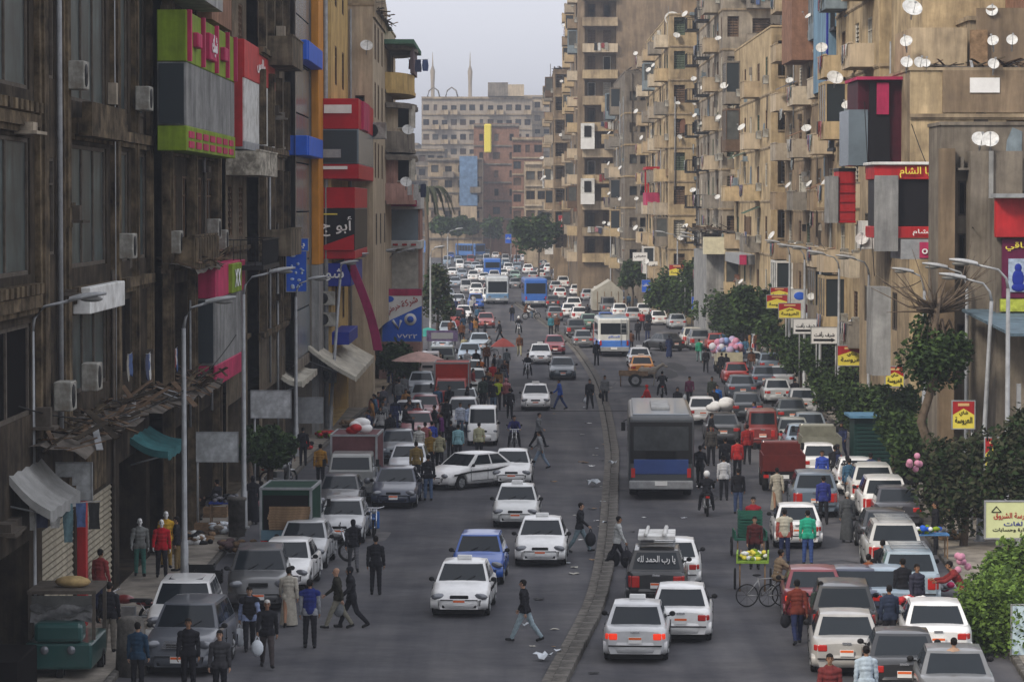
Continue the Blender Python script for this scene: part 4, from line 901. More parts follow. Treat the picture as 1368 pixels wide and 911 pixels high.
for y, z, l in ((121, 6, 'a'), (128, 9.5, 'b'), (137, 12.8, 'c'), (143, 16, 'd'), (156, 8, 'e'), (166, 12, 'f'), (180, 9, 'g'), (190, 15, 'h'), (206, 7.5, 'i'), (214, 17, 'j'), (226, 12, 'k')):
    x = 18.1 if y < 150 else 17.2 if y < 175 else 16.3 if y < 200 else 13.9
    w_ = {'a': 'lowest, above the arrow signs', 'b': 'over the lowest one', 'c': 'in the middle of the block', 'd': 'near the top of the block', 'e': 'low, by the loggias', 'f': 'higher, by the loggias', 'g': 'low, over the corrugated hall', 'h': 'high on the tallest block', 'i': 'low on the crimson balcony block', 'j': 'high on the crimson balcony block', 'k': 'at the middle of the crimson balcony block'}[l]
    b = MB(); b.add([(0, 0, 0), (-1.1, 0, -.45), (-1.1, 2.2, -.45), (0, 2.2, 0), (0, 0, .04), (-1.1, 0, -.41), (-1.1, 2.2, -.41), (0, 2.2, .04)], [(0,1,2,3), (4,7,6,5), (0,4,5,1), (1,5,6,2), (2,6,7,3)])
    b.build('window_awning', rnd.choice([CANV[0], CANV[1], CANV[2]]), None, loc=(x, y, z+2.6), label='faded sloping canvas shade on the right flats, ' + w_, cat='awning')
    laundry((x-.9, y+1, z+.9), RSIDE, 5, 'line of washing under the canvas shade, ' + w_)
# from survey metres to true street metres
def to_true(objs):
    bpy.context.view_layer.update()
    for o in objs:
        if o.parent or o.get('kind') == 'structure' or o.type in ('CAMERA', 'LIGHT'): continue
        o.location.y *= K
        if o.get('category') in ('satellite dish', 'air conditioner', 'laundry', 'lamp', 'minaret', 'palm', 'kiosk', 'bin', 'bollard', 'tree', 'branches', 'tent'): continue
        if o.type == 'MESH':
            for v in o.data.vertices: v.co.y *= K
        else: o.scale.y *= K
to_true(list(COL.objects)); STRETCHED = True

# ================================================================== street lamps
def lamp(px, d, X, h, arm, label, lean=0., tilt=12):
    """pole at (X, d), arm reaches arm metres (sign: + right) to a cobra head"""
    t = thing('street_lamp', label, 'street lamp', ((px - 684)*d/3000 if abs((px - 684)*d/3000 - X) < 2.5 else X, d*K, .14), 0, 'street lamps along the two pavements')
    s = 1 if arm > 0 else -1; a = abs(arm)
    b = MB(); top = h - .75
    b.tube([(0, 0, 0), (lean*.05, 0, .05), (lean*.12, 0, 1.2), (lean*.12, 0, 1.21), (lean, 0, top)], [.13, .12, .11, .085, .06], 8)
    b.box(-.17, .17, -.17, .17, -.02, .03); b.build('pole', M_STEEL, t)
    b = MB(); b.tube([(lean, 0, top-.02), (lean + s*.06, 0, top+.3), (lean + s*.3*a, 0, top+.56), (lean + s*a, 0, top+.72)], [.05, .04, .035, .035], 7); b.build('arm', M_STEEL, t)
    b = MB(); rows = []
    for i in range(7):
        q = i/6; x = lean + s*(a - .08 + .85*q); w = .16*math.sin(math.pi*min(1, .22 + q*.78))**.6 + .01; hh = .09*math.sin(math.pi*min(1, .25+q*.72))+.01
        z = top + .72 + .16*q
        rows.append([Vector((x, w*math.cos(c), z + (hh if math.sin(c) > 0 else .045)*math.sin(c))) for c in [2*math.pi*k/10 for k in range(10)]])
    b.grid(rows, closed=True); hd = b.build('lamp_head', mat('weathered_lamp_shell', (.42, .43, .44), .5, var=.3, scale=5, metal=.2), t)
    b = MB(); b.ball((lean + s*(a + .42), 0, top + .74), (.27, .11, .07)); b.build('lens', mat('lamp_lens', (.20, .20, .19), .3, var=.2, scale=8), hd)
    return t
for a in ((42, 51.5, -10.75, 8.5, .95, 'street lamp on the far left before the teal windows'),
  (245, 62.8, -9.15, 7.95, .7, 'street lamp over the left pavement, beside the mannequins'),
  (325, 74, -8.95, 8.45, .95, 'street lamp rising beside the left concrete bin'),
  (395, 95, -9.1, 7.5, .6, 'street lamp before the glass strip front, lower arm'),
  (440, 105, -8.75, 7.9, .1, 'leaning street lamp before the navy shop band', .5),
  (421, 112, -9.7, 8.1, 1.9, 'street lamp with long arm below the red shop boxes'),
  (495, 130, -8.2, 7.95, .75, 'street lamp left of the blue and white Arabic billboard'),
  (519, 134, -7.5, 7.9, .9, 'street lamp crossing the blue and white Arabic billboard'),
  (575, 180, -6.6, 7.2, .4, 'distant lamp by the round tree left of the traffic'),
  (1347, 67, 14.75, 8.9, -1.0, 'street lamp with big head nearest on the right'),
  (1310, 71, 14.75, 8.35, -.9, 'leaning lamp second on the right by the twisted tree', .35),
  (1292, 76, 15.3, 8.55, -.75, 'lamp third on the right against the grey stair block'),
  (1235, 86, 15.75, 8.1, -.5, 'lamp whose pole hides behind the twisted tree'),
  (1161, 99, 15.8, 8.3, -.7, 'lamp before the magenta box on the right'),
  (1121, 110, 16, 8.25, -.8, 'lamp right of the white arrow signs'),
  (1096, 118, 16.2, 8.35, -.8, 'lamp behind the red and yellow signs, near one'),
  (1075, 126, 16.4, 8.3, -.8, 'lamp behind the red and yellow signs, middle one'),
  (1055, 134, 16.6, 8.4, -.7, 'lamp behind the red and yellow signs, far one'),
  (958, 176, 16.1, 8.1, -2.2, 'lamp leaning out over the grey corrugated hall'),
  (905, 197, 14.5, 8.2, -1.2, 'lamp before the crimson balcony block'),
  (940, 189, 16, 8.2, -1.2, 'lamp beside the yellow billboard of the corrugated hall'),
  (770, 255, 11.2, 8, -.9, 'distant lamp at the foot of the beige tower'),
  (735, 290, 9.2, 8, -.9, 'distant lamp near the red panel on the right'),
  (598, 240, -8, 8, .9, 'distant lamp left of the blue buses')): lamp(*a)

_seen = set()
def mark(): _seen.update(o.name for o in COL.objects)
def settle():
    to_true([o for o in list(COL.objects) if o.name not in _seen]); mark()
# ================================================================== signs on posts
def board(p, w, h, m, post=True, rz=0., label='', cat='sign', t_=.06, group=None, z0=.14, px=0.):
    t = thing('sign_board', label, cat, (p.x, p.y, z0), rz, group)
    b = MB(); b.box(-w/2, w/2, -t_/2, t_/2, -h/2, h/2); b.build('panel', m, t, loc=(0, 0, p.z-z0))
    b = MB(); e = .035
    for q in ((-w/2-e, w/2+e, h/2, h/2+e), (-w/2-e, w/2+e, -h/2-e, -h/2)): b.box(q[0], q[1], -t_*.7, t_*.7, q[2], q[3])
    for q in ((-w/2-e, -w/2), (w/2, w/2+e)): b.box(q[0], q[1], -t_*.7, t_*.7, -h/2, h/2)
    b.build('frame', M_GREYP, t, loc=(0, 0, p.z-z0))
    if post:
        b = MB(); b.tube([(px, .1, 0), (px, .1, p.z-z0+h/2-.05)], .045, 7); b.build('post', M_STEEL, t)
    return t
def ry_sign(px, py, wpx, hpx, d, label, words=True):
    p = P(px, py, d); s = 3000/d; w, h = wpx/s, hpx/s
    t = board(p, w, h, C_YEL, label=label, group=None, px=w/2-.05); z = p.z-.14
    b = MB(); y = -.036
    b.add([(-w/2, y, h/2), (w/2, y, h/2), (w/2, y, 0), (0, y, .24*h), (-w/2, y, 0)], [(0, 1, 2, 3, 4)], False)
    b.build('red_top', C_RED, t, loc=(0, 0, z))
    letters('العروسة', t, (0, -.045, z-.22*h), w*.8, h*.3, C_BLK)
    if hpx > 17: letters('شاي', t, (0, -.045, z+.06*h), w*.4, h*.2, C_BLK)
    b = MB(); b.box(-w*.26, w*.26, -.05, -.038, h*.33, h*.43); b.build('cream_strip', mat('cream_print', (.7, .45, .2), .6, var=.2), t, loc=(0, 0, z))
ry_sign(1138, 475, 38, 26, 106, 'red and yellow sign above the trimmed round tree')
ry_sign(1195, 503, 24, 26, 90, 'red and yellow sign half hidden by the twisted tree')
ry_sign(1287, 554, 29, 36, 72, 'red and yellow sign under the blue tin canopy')
ry_sign(1327, 606, 22, 42, 68, 'narrow red and yellow sign above the cream billboard')
ry_sign(1055, 415, 29, 19, 128, 'red and yellow sign lowest of the three together')
ry_sign(1038, 403, 27, 17, 133, 'red and yellow sign leftmost of the three together')
ry_sign(1041, 391, 23, 13, 136, 'red and yellow sign topmost of the three together')
ry_sign(947, 376, 24, 15, 185, 'red and yellow sign beside the blue purple board')
ry_sign(905, 361, 22, 14, 195, 'red and yellow sign before the tan wall base')
def white_sign(px, py, w, h, d, label, words, arrow=True, m=None):
    p = P(px, py, d); s = 3000/d; w /= s; h /= s; t = board(p, w, h, m or M_WHITE, label=label, px=w/2-.04); z = p.z-.14
    letters(words, t, (0, -.05, z+.05*h), w*.8, h*.35, C_BLK if (m is None) else M_WHITE)
    if arrow:
        b = MB(); b.box(-w*.42, w*.28, -.05, -.036, -h*.36, -h*.22); b.add([(w*.28, -.05, -h*.42), (w*.44, -.05, -h*.29), (w*.28, -.05, -h*.16)], [(0, 1, 2)]); b.build('arrow', C_BLK, t, loc=(0, 0, z))
    return t
white_sign(1101, 448, 34, 21, 114, 'white arrow sign, the right and nearer of two', 'شرف رأفت')
white_sign(1076, 436, 32, 19, 121, 'white arrow sign, the left one half covered', 'شرف رأفت')
white_sign(855, 343, 19, 11, 218, 'white board high on the left of a thin pole', 'معرض', False)
white_sign(876, 355, 19, 11, 216, 'white board low on the right of a thin pole', 'معرض', False)
white_sign(917, 370, 16, 13, 195, 'small off white board between two red yellow signs', 'خصم', False)
white_sign(863, 382, 11, 16, 214, 'blue parking board under the white boards', 'موقف', False, C_BLUE)
white_sign(931, 405, 14, 17, 190, 'blue board on a post among the pavement trees', 'محطة', False, C_BLUE)
white_sign(971, 384, 24, 15, 180, 'blue and purple board over the pavement trees', 'كريم', False, C_NAVY)
white_sign(679, 319, 8, 12, 330, 'distant blue board among the far traffic', 'موقف', False, C_BLUE)
white_sign(753, 295, 14, 14, 296, 'red board on the right below the narrow tan block', 'سوق', False, C_RED)
# cream billboard on the right edge
p = P(1347, 694, 60); t = board(p, 1.22, .96, mat('pale_lime_board', (.62, .66, .36), .55, var=.1, scale=2), label='pale lime billboard with red and black Arabic on the right edge', px=-.1, t_=.1); z = p.z-.14
b = MB(); b.tube([(-.45, -.06, .22), (-.33, -.06, .36), (-.21, -.06, .22)], .015, 5); b.box(-.46, -.2, -.07, -.055, .2, .22); b.build('triangle_logo', C_BLK, t, loc=(0, 0, z))
letters('مدرسة الشروق', t, (.1, -.06, z+.1), 1.0, .2, C_RED); letters('لغات', t, (.12, -.06, z-.1), .5, .12, C_NAVY); letters('ادارة وحسابات', t, (.05, -.06, z-.27), .95, .12, C_BLK)
p = P(1366, 845, 53); t = board(p, .5, 1.3, mat('pale_blue_board', (.55, .68, .75), .5, var=.15), label='pale blue board cut by the right frame edge', z0=.14)
# blank grey white panels on the left lamp posts
for px, py, w, h, d, l in ((85, 643, 74, 48, 54, 'blank pale panel in front of the roller shutters'), (288, 597, 58, 38, 73.4, 'blank white panel on the lamp pole, middle one'),
                           (362, 540, 52, 35, 80, 'blank white panel before the round tree, right one'), (413, 548, 36, 33, 100, 'blank dark grey panel beside the cream awning')):
    p = P(px, py, d); s = 3000/d
    board(p, w/s, h/s, mat('blank_panel', (.50, .52, .53), .6, var=.3, scale=3, dirt=(.3, .3, .29)) if d != 100 else M_GREYP, label=l, cat='panel', px=-w/s/2+.1)
# blue-white Arabic billboard before the pink shop
p = P(537, 421, 133); t = board(p, 2.35, 3.1, M_WHITE, label='blue and white electrical billboard with red Arabic under the pink shop', cat='billboard'); z = p.z-.14
b = MB(); b.add([(-1.17, -.04, -1.55), (1.17, -.04, -1.55), (1.17, -.04, .55), (-.6, -.04, -.25), (-1.17, -.04, -.6)], [(0, 1, 2, 3, 4)]); b.build('blue_field', C_BLUE, t, loc=(0, 0, z))
b = MB(); b.box(-1.17, 1.17, -.06, -.035, 1.15, 1.55); b.build('pink_band', C_PINK, t, loc=(0, 0, z))
letters('شركة', t, (.45, -.07, z+.75), 1.0, .5, C_RED, rot=(0, R(-22), 0)); letters('خرطي', t, (-.5, -.07, z+.35), .9, .45, C_RED, rot=(0, R(-22), 0))
b = MB(); b.tube([(.5, -.07, -.25), (.5, -.05, -.25)], .36, 18); b.build('round_device', M_WHITE, t, loc=(0, 0, z))
b = MB(); b.tube([(.5, -.1, -.25), (.5, -.06, -.25)], .2, 14); b.build('device_centre', C_BLUE, t, loc=(0, 0, z))
b = MB(); b.tube([(-.55, -.07, -.3), (-.2, -.07, -.8), (-.05, -.07, -.3)], .09, 6); b.build('bent_pipe', M_WHITE, t, loc=(0, 0, z))
b = MB(); b.ball((-.75, -.05, .95), (.28, .02, .18)); b.build('oval_badge', C_BLUE, t, loc=(0, 0, z)); letters('٧٧٢٢', t, (.3, -.07, z-1.25), 1.2, .25, M_WHITE, ar=False)
# blue snowflake banners
p = P(396, 358, 96); t = board(p, .85, 2.0, C_BLUE, False, label='tall blue banner with white blossoms beside the glass strip front', cat='banner', z0=4)
rg = random.Random(3); b = MB()
for i in range(26): b.ball((rg.uniform(-.35, .3), -.04, rg.uniform(-.9, .9)), (rg.uniform(.03, .1), .02, rg.uniform(.03, .09)), 6, 4)
b.build('white_blossoms', mat('pale_print', (.5, .62, .8), .6, var=.3, scale=8), t, loc=(0, 0, p.z-4))
p = P(398, 327, 95.5); t = board(p, .85, .5, C_BLUE, False, label='small blue signboard with white letters above the blossom banner', z0=4); letters('بلو', t, (0, -.06, p.z-4), .6, .35, M_WHITE)
# picture billboard on the right
p = P(1077, 412, 136); t = board(p, 2.1, 2.3, mat('pale_picture_print', (.58, .60, .60), .6, var=.35, scale=1.5), label='washed out picture billboard behind the white arrow signs', cat='billboard', px=.9); z = p.z-.14
for q, m in (((-.4, .75, .35, .25), C_BLUE), ((.5, -.3, .5, .55), MATS['pale_print']), ((.5, .75, .45, .35), W_PINK), ((.1, 0, .25, .3), C_MAG)):
    b = MB(); b.ball((q[0], -.03, q[1]), (q[2], .03, q[3]), 12, 8); b.build('printed_shape', m, t, loc=(0, 0, z))
mark()
# long corrugated hall + canopy with yellow
t = thing('market_hall', 'grey corrugated hall with cream billboard roof behind the right trees', 'hall', (16.6, 176, 0))
box_part(t, 'corrugated_wall', 14.9, 18, 172, 184, .14, 7.2, M_CORR); box_part(t, 'cream_fascia', 14.6, 18, 171, 171.9, 7.0, 8.3, mat('cream_fascia_paint', (.62, .58, .42), .6, var=.2)); box_part(t, 'pink_canopy', 16.2, 18.5, 160, 170.9, 6.5, 7.2, M_GREYP)
box_part(t, 'pink_tag', 16.2, 16.7, 159.9, 159.99, 6.5, 7.2, C_PINK)
ragged('blue and grey junk piled on the hall roof', 13.6, 17.5, 172, 181, 8.9, 60, 31)
# tents and kiosks
t = thing('plastic_tent', 'gabled translucent plastic tent shelter beside the far pavement', 'tent', (9.6, 226, .14))
b = MB(); b.add([(-1.5, 0, 0), (1.6, 0, 0), (1.6, 0, 1.9), (0.3, 0, 3.0), (-1.5, 0, 1.9), (-1.5, 8, 0), (1.6, 8, 0), (1.6, 8, 1.9), (.3, 8, 3.0), (-1.5, 8, 1.9)], [(0,1,2,3,4), (5,9,8,7,6), (4,3,8,9), (3,2,7,8), (0,4,9,5), (1,6,7,2)])
b.build('sheeting', mat('dusty_plastic_sheet', (.42, .40, .34), .7, var=.3, scale=1), t)
b = MB()
for x in (-1, -.3, .4, 1.1): b.box(x-.03, x+.03, -.04, -.003, 0, 1.9)
b.build('poles', M_WOOD, t)
t = thing('kiosk', 'dark green slatted kiosk with blue roof by the right parked cars', 'kiosk', (14.75, 90, .14))
b = MB(); b.box(-1, 1, 0, 2, 0, 2.1); b.build('kiosk_body', mat('dark_green_paint', (.015, .045, .04), .5, var=.3, scale=3), t)
for i in range(11): b = MB(); b.box(-.9, .9, -.05, -.004, .2+.16*i, .28+.16*i); put('slat', cached('ks', lambda: b.mesh('slat', MATS['dark_green_paint'])), t, (0, 0, .16*i))
b = MB(); b.box(-1.2, 1.2, -.3, 2.2, 2.1, 2.2); b.build('kiosk_roof', mat('faded_blue_paint', (.10, .22, .34), .6, var=.3), t)
# awnings on the left
def awning(label, x0, x1, y0, y1, z0, z1, m, n=9):
    b = MB(); rows = []
    for j in range(n): 
        y = lerp(y0, y1, j/(n-1)); rows.append([Vector((lerp(x0, x1, i/5), y + .0, lerp(z0, z1, i/5) - .12*math.sin(math.pi*i/5) - .05*(j % 2))) for i in range(6)])
    b.grid(rows, smooth=False); b2 = [r[-1] for r in rows]
    b.grid([b2, [v + Vector((0, 0, -.25)) for v in b2]], smooth=False)
    b.grid([[v for v in rows[0]], [v + Vector((0, 0, -.2)) for v in rows[0]]], smooth=False)
    t = thing('awning', label, 'awning', (0, 0, 0)); b.build('canvas', m, t)
    b = MB(); b.tube([(x0, y0+.1, z0-.8), (x1, y0+.1, z1-.1)], .025, 5); b.tube([(x0, y1-.1, z0-.8), (x1, y1-.1, z1-.1)], .025, 5); b.build('strut', M_STEEL, t)
CREAMC = mat('cream_canvas', (.55, .52, .44), .9, var=.25, scale=2, dirt=(.3, .27, .22))
awning('large cream canvas awning sloping out by the left trees', -9.6, -7.2, 103, 117, 4.5, 2.9, CREAMC, 15)
awning('small scalloped cream awning left of the large one', -9.8, -8.9, 95, 102.5, 3.6, 3.3, CREAMC)
awning('grey canvas awning at the left frame edge', -11.1, -10.1, 49, 52.4, 5.0, 4.1, mat('grey_canvas', (.28, .28, .27), .9, var=.3, scale=2))
awning('teal striped awning beside the nearest shutters', -11, -9.9, 64.5, 68, 4.1, 3.7, mat('teal_canvas', (.04, .14, .15), .9, var=.4, scale=2))
awning('orange tarpaulin stall cover far along the left', -8.6, -7.6, 119, 125, 2.9, 2.4, mat('orange_canvas', (.4, .2, .06), .9, var=.3))
settle()
# market umbrellas and stalls on the left
def parasol(px, py, label, m, r=1.2, h=2.5):
    g = G(px, py); t = thing('market_umbrella', label, 'umbrella', (g.x, g.y, 0)); b = MB()
    rows = [[Vector((r*q*math.cos(a), r*q*math.sin(a), h - .55*q**1.4)) for a in [2*math.pi*k/10 for k in range(10)]] for q in (.02, .35, .7, 1)]
    b.grid(rows, closed=True); b.build('canopy', m, t); b = MB(); b.tube([(0, 0, 0), (0, 0, h)], .025, 6); b.build('pole', M_STEEL, t)
parasol(572, 492, 'turquoise and lime market umbrella beside the billboard', mat('turquoise_fabric', (.10, .50, .40), .8, var=.3, scale=1), 1.25, 2.7)
parasol(672, 497, 'salmon market umbrella in the left crowd', mat('salmon_fabric', (.5, .12, .10), .8, var=.2), .8, 2.2)
parasol(560, 525, 'white and red market umbrella by the parked cars', mat('white_red_fabric', (.6, .4, .36), .8, var=.3), 1.6, 2.4)
# bin, pots, box on left pavement
mark()
b = MB(); b.tube([(0, 0, 0), (0, 0, 1.15), (0, 0, 1.16), (0, 0, 1.25)], [.27, .28, .32, .32], 16); b.build('concrete_bin', M_KERB, None, loc=(-8.85, 72.0, .14), label='tall round concrete bin on the left pavement by the lamp', cat='bin')
b = MB(); b.tube([(0, 0, 0), (0, 0, 1.3), (0, 0, 1.36)], [.36, .30, .2], 14); b.build('concrete_bollard', M_KERB, None, loc=(-8.75, 51.3, 0), label='stubby concrete pillar beside the green three wheeler', cat='bollard')
settle()
def crate(p, label, m=M_WOOD, w=.6, h=.3, rz=0., slats=3, group=None):
    t = thing('crate', label, 'crate', p, rz, group)
    def mk():
        b = MB(); 
        for i in range(slats):
            z = h*i/slats
            for y in (-w*.35, w*.35): b.box(-w/2, w/2, y-.01, y+.01, z+.01, z+h/slats-.03)
            for x in (-w/2, w/2): b.box(x-.01, x+.01, -w*.33, w*.33, z+.01, z+h/slats-.03)
        b.box(-w/2, w/2, -w*.34, w*.34, 0, .008); return b.mesh('slats', m)
    put('slats', cached(('cr', w, h, slats, m.name), mk), t)
    b = MB(); [b.box(sx*(w/2-.03)-.02, sx*(w/2-.03)+.02, sy*(w*.32)-.02, sy*(w*.32)+.02, 0, h+.01) for sx in (-1, 1) for sy in (-1, 1)]; put('corner_post', cached(('cp', w, h, m.name), lambda: b.mesh('corner_post', m)), t)
    return t
for i, (px, py, l) in enumerate(((268, 770, 'dark crate of shoes by the near left lamp'), (278, 778, 'low crate in front of the dark shoe crate'), (288, 690, 'pale crate on the left pavement under the white panel'), (277, 712, 'wooden crate on the left pavement before the shops'))): crate(G(px, py, .14), l, M_BLK if i < 2 else M_WOOD, .8, .35)

# ================================================================== trees
LEAF = [mat('leaf_dark', (.035, .06, .025), .7, var=.4, scale=1), mat('leaf_mid', (.06, .10, .03), .7, var=.4, scale=1), mat('leaf_bright', (.13, .21, .045), .65, var=.35, scale=1), mat('leaf_dry', (.055, .06, .035), .8, var=.4, scale=1)]
def tree(x, y, h, r, label, leaf=0, n=2600, ls=.16, trunk=.14, ry=None, rzs=None, blobs=9, seed=0, twisted=None, bare=False, z0=.14, cat='tree'):
    rg = random.Random(seed or int(x*13 + y*7)); t = thing('tree', label, cat, (x, y, z0)); ry = ry or r; rv = rzs or r
    cz = h - rv; b = MB()
    pts = twisted or [(0, 0, 0), (rg.uniform(-.1, .1), 0, cz*.5), (rg.uniform(-.2, .2), rg.uniform(-.1, .1), cz)]
    b.tube(pts, [trunk*(1 - .5*i/(len(pts)-1)) for i in range(len(pts))], 7); b.build('trunk', M_BARK, t)
    top = Vector(pts[-1]); b = MB(); cs = []
    for i in range(blobs):
        a = rg.uniform(0, 2*math.pi); e = rg.uniform(-.7, 1); q = rg.uniform(.35, .8)
        c = Vector((r*q*math.cos(a)*math.sqrt(1-e*e*.6), ry*q*math.sin(a)*math.sqrt(1-e*e*.6), cz + rv*q*e)); cs.append((c, rg.uniform(.32, .55)))
        b.tube([top*.8, top.lerp(c, .5) + Vector((0, 0, .1)), c], [trunk*.4, trunk*.25, .02], 5)
    b.build('branches', M_BARK, t)
    b = MB(); 
    for i in range(n):
        c, q = rg.choice(cs) if rg.random() < .85 else (Vector((0, 0, cz)), .8)
        d = Vector((rg.gauss(0, 1), rg.gauss(0, 1), rg.gauss(0, 1))).normalized() * (rg.random()**.45)
        p = c + Vector((d.x*r*q, d.y*ry*q, d.z*rv*q))
        u = Vector((rg.gauss(0, 1), rg.gauss(0, 1), rg.gauss(0, .6))).normalized(); v = u.cross(Vector((rg.gauss(0, 1), rg.gauss(0, 1), rg.gauss(0, 1)))).normalized()
        s = ls*rg.uniform(.6, 1.3); b.mi = 0 if rg.random() < .6 else 1
        b.add([p-u*s, p+v*s*.5, p+u*s, p-v*s*.5], [(0, 1, 2, 3)])
    nx = {0: 1, 1: 0, 2: 1, 3: 0}[leaf]
    o = b.build('crown', [LEAF[leaf], LEAF[nx]], t); o['kind'] = 'stuff'
    return t
def treep(px, pyb, d, pyt, rpx, label, **k):
    if 880 < px < 1260: k['n'] = int(k.get('n', 2000)*1.5); k['blobs'] = 15; pyt -= 4    # base pixel, depth, top pixel, radius px
    s = 3000/d; g = P(px, pyt, d); tree(g.x, d*K, g.z-.14, rpx/s*(1.38 if 880 < px < 1260 else 1), label, **k)
treep(720, 0, 290, 278, 33, 'large dark tree at the foot of the narrow tan block', n=2600, ls=.35, leaf=0)
treep(893, 0, 197, 366, 24, 'bushy tree under the white pole boards', n=2200, ls=.22, leaf=1)
treep(915, 0, 196, 372, 22, 'bright green tree below the small off white board', n=2200, ls=.2, leaf=1)
treep(935, 0, 190, 350, 20, 'taller tree before the grey corrugated hall', n=2000, ls=.2, leaf=0)
treep(975, 0, 172, 388, 30, 'broad dark tree below the blue purple board', n=2600, ls=.2, leaf=0)
treep(1012, 0, 148, 380, 27, 'dark tree left of the three red and yellow signs', n=2600, ls=.2, leaf=0)
treep(1042, 0, 142, 424, 24, 'round light green tree beneath the lowest sign of three', n=2200, ls=.15, leaf=1)
treep(1070, 0, 130, 448, 24, 'round tree below the white arrow signs', n=2400, ls=.14, leaf=1)
treep(1092, 0, 124, 455, 22, 'dark tree behind the white arrow signs', n=2000, ls=.14, leaf=0)
treep(1126, 0, 110, 494, 30, 'trimmed round tree under the large red and yellow sign', n=3200, ls=.12, leaf=1)
treep(1166, 0, 97, 505, 30, 'dark round tree between the sign and the twisted tree', n=3000, ls=.12, leaf=0)
treep(955, 0, 180, 385, 22, 'mid green tree between the blue board and the hall', n=2000, ls=.2, leaf=1)
treep(995, 0, 156, 398, 22, 'dark tree right of the broad tree by the hall', n=2000, ls=.2, leaf=0)
treep(1184, 0, 92, 540, 26, 'low dark tree over the kiosk roof', n=2200, ls=.12, leaf=0)
treep(1108, 0, 116, 488, 22, 'dark tree filling the gap left of the trimmed round tree', n=2200, ls=.13, leaf=0)
treep(1212, 0, 84, 548, 28, 'leafy dark tree under the half hidden red and yellow sign', n=2600, ls=.11, leaf=1)
treep(1148, 0, 100, 520, 26, 'small dark tree behind the green kiosk, its left one', n=2200, ls=.12, leaf=0)
treep(1238, 0, 80, 565, 34, 'dark bush like tree right of the green kiosk', n=3600, ls=.11, leaf=0)
treep(1196, 0, 88, 515, 26, 'dark leafy tree behind the green kiosk', n=2600, ls=.12, leaf=0)
s_ = F/84
tree(13.95, 74*K, 7.0, 1.15, 'tall twisted tree with dark crown and bare top branches', leaf=0, n=4200, ls=.11, trunk=.2, rzs=1.4, blobs=12, z0=.14,
     twisted=[(.1, 0, 0), (.1, 0, 1.8), (-.15, 0, 2.6), (-.45, 0, 3.5), (-.2, 0, 4.3), (0, 0, 5.0), (-.05, 0, 6.2), (.1, 0, 7.6)])
b = MB(); rg = random.Random(11)
for i in range(46):
    a = rg.uniform(0, 6.28); p0 = Vector((0, 0, 7.1)); e = rg.uniform(.0, .9); q = Vector((math.cos(a), math.sin(a)*.6, e))
    p1 = p0 + q*rg.uniform(.5, 1.1); p2 = p1 + (q + Vector((rg.uniform(-.5, .5), 0, rg.uniform(-.2, .6))))*rg.uniform(.5, 1.3); b.tube([p0, p1, p2], [.05, .03, .008], 4)
b.build('bare_branches', M_BARK, None, loc=(14.0, 74.1*K, .14), label='spray of bare leafless branches above the twisted tree', cat='branches')
treep(1288, 0, 70, 560, 66, 'large dark dusty tree behind the cream billboard', n=7000, ls=.11, leaf=3, rzs=2.1, blobs=16)
treep(1350, 0, 64, 540, 40, 'dark tree at the right edge under the tin canopy', n=4000, ls=.11, leaf=3, rzs=1.8, blobs=12)
treep(1335, 0, 54.5, 742, 52, 'bright green dense bush at the lower right corner', n=11000, ls=.075, leaf=2, rzs=1.35, ry=2.4, blobs=22, cat='bush')
treep(1362, 0, 58, 715, 40, 'leafy hedge rising below the pale lime billboard', n=6000, ls=.08, leaf=2, rzs=1.2, ry=1.2, blobs=12, cat='bush')
treep(528, 0, 131, 446, 33, 'dark round tree beneath the electrical billboard', n=3200, ls=.15, leaf=0)
treep(584, 0, 185, 340, 26, 'tall dusty tree left of the traffic jam', n=3000, ls=.22, leaf=3, rzs=3.3)
treep(360, 0, 84, 562, 36, 'dark tree behind the white panel on the left', n=3600, ls=.13, leaf=0)
treep(335, 0, 79, 575, 24, 'small dark tree shading the left pavement stalls', n=2400, ls=.12, leaf=0)
treep(845, 0, 225, 345, 22, 'dark tree beside the plastic tent', n=2000, ls=.25, leaf=0)
for i, (px, d, pt, rp, l) in enumerate(((612, 420, 290, 14, 'distant hazy tree left of the far buses'), (655, 440, 285, 18, 'distant hazy tree at the street end, middle'), (690, 400, 290, 16, 'distant hazy tree before the old villa block'), (590, 380, 285, 16, 'distant hazy tree behind the palm'), (632, 450, 292, 12, 'smaller distant hazy tree at the street end'))):
    treep(px, 0, d, pt, rp, l, n=1200, ls=.5, leaf=0)
# palm
t = thing('palm_tree', 'tall palm drooping behind the pink fashion shop', 'palm', (-9.6, 250*K, .14)); b = MB(); b.tube([(0, 0, 0), (.2, 0, 6), (0, 0, 11.5)], [.28, .22, .2], 8); b.build('trunk', M_BARK, t)
for k in range(15):
    a = k*2.4; b = MB(); pts = [Vector((3.4*q*math.cos(a), 3.4*q*math.sin(a), 11.5 + 1.6*math.sin(q*2.6) - 2.8*q*q*q)) for q in [i/7 for i in range(8)]]
    for i in range(7):
        sd = Vector((-math.sin(a), math.cos(a), -.6)); sd2 = Vector((math.sin(a), -math.cos(a), -.6)); w = .3*math.sin(math.pi*(i+.6)/7.6)
        b.quad(pts[i], pts[i+1], pts[i+1]+sd*w, pts[i]+sd*w); b.quad(pts[i], pts[i+1], pts[i+1]+sd2*w, pts[i]+sd2*w)
    b.build('frond', LEAF[3], t)

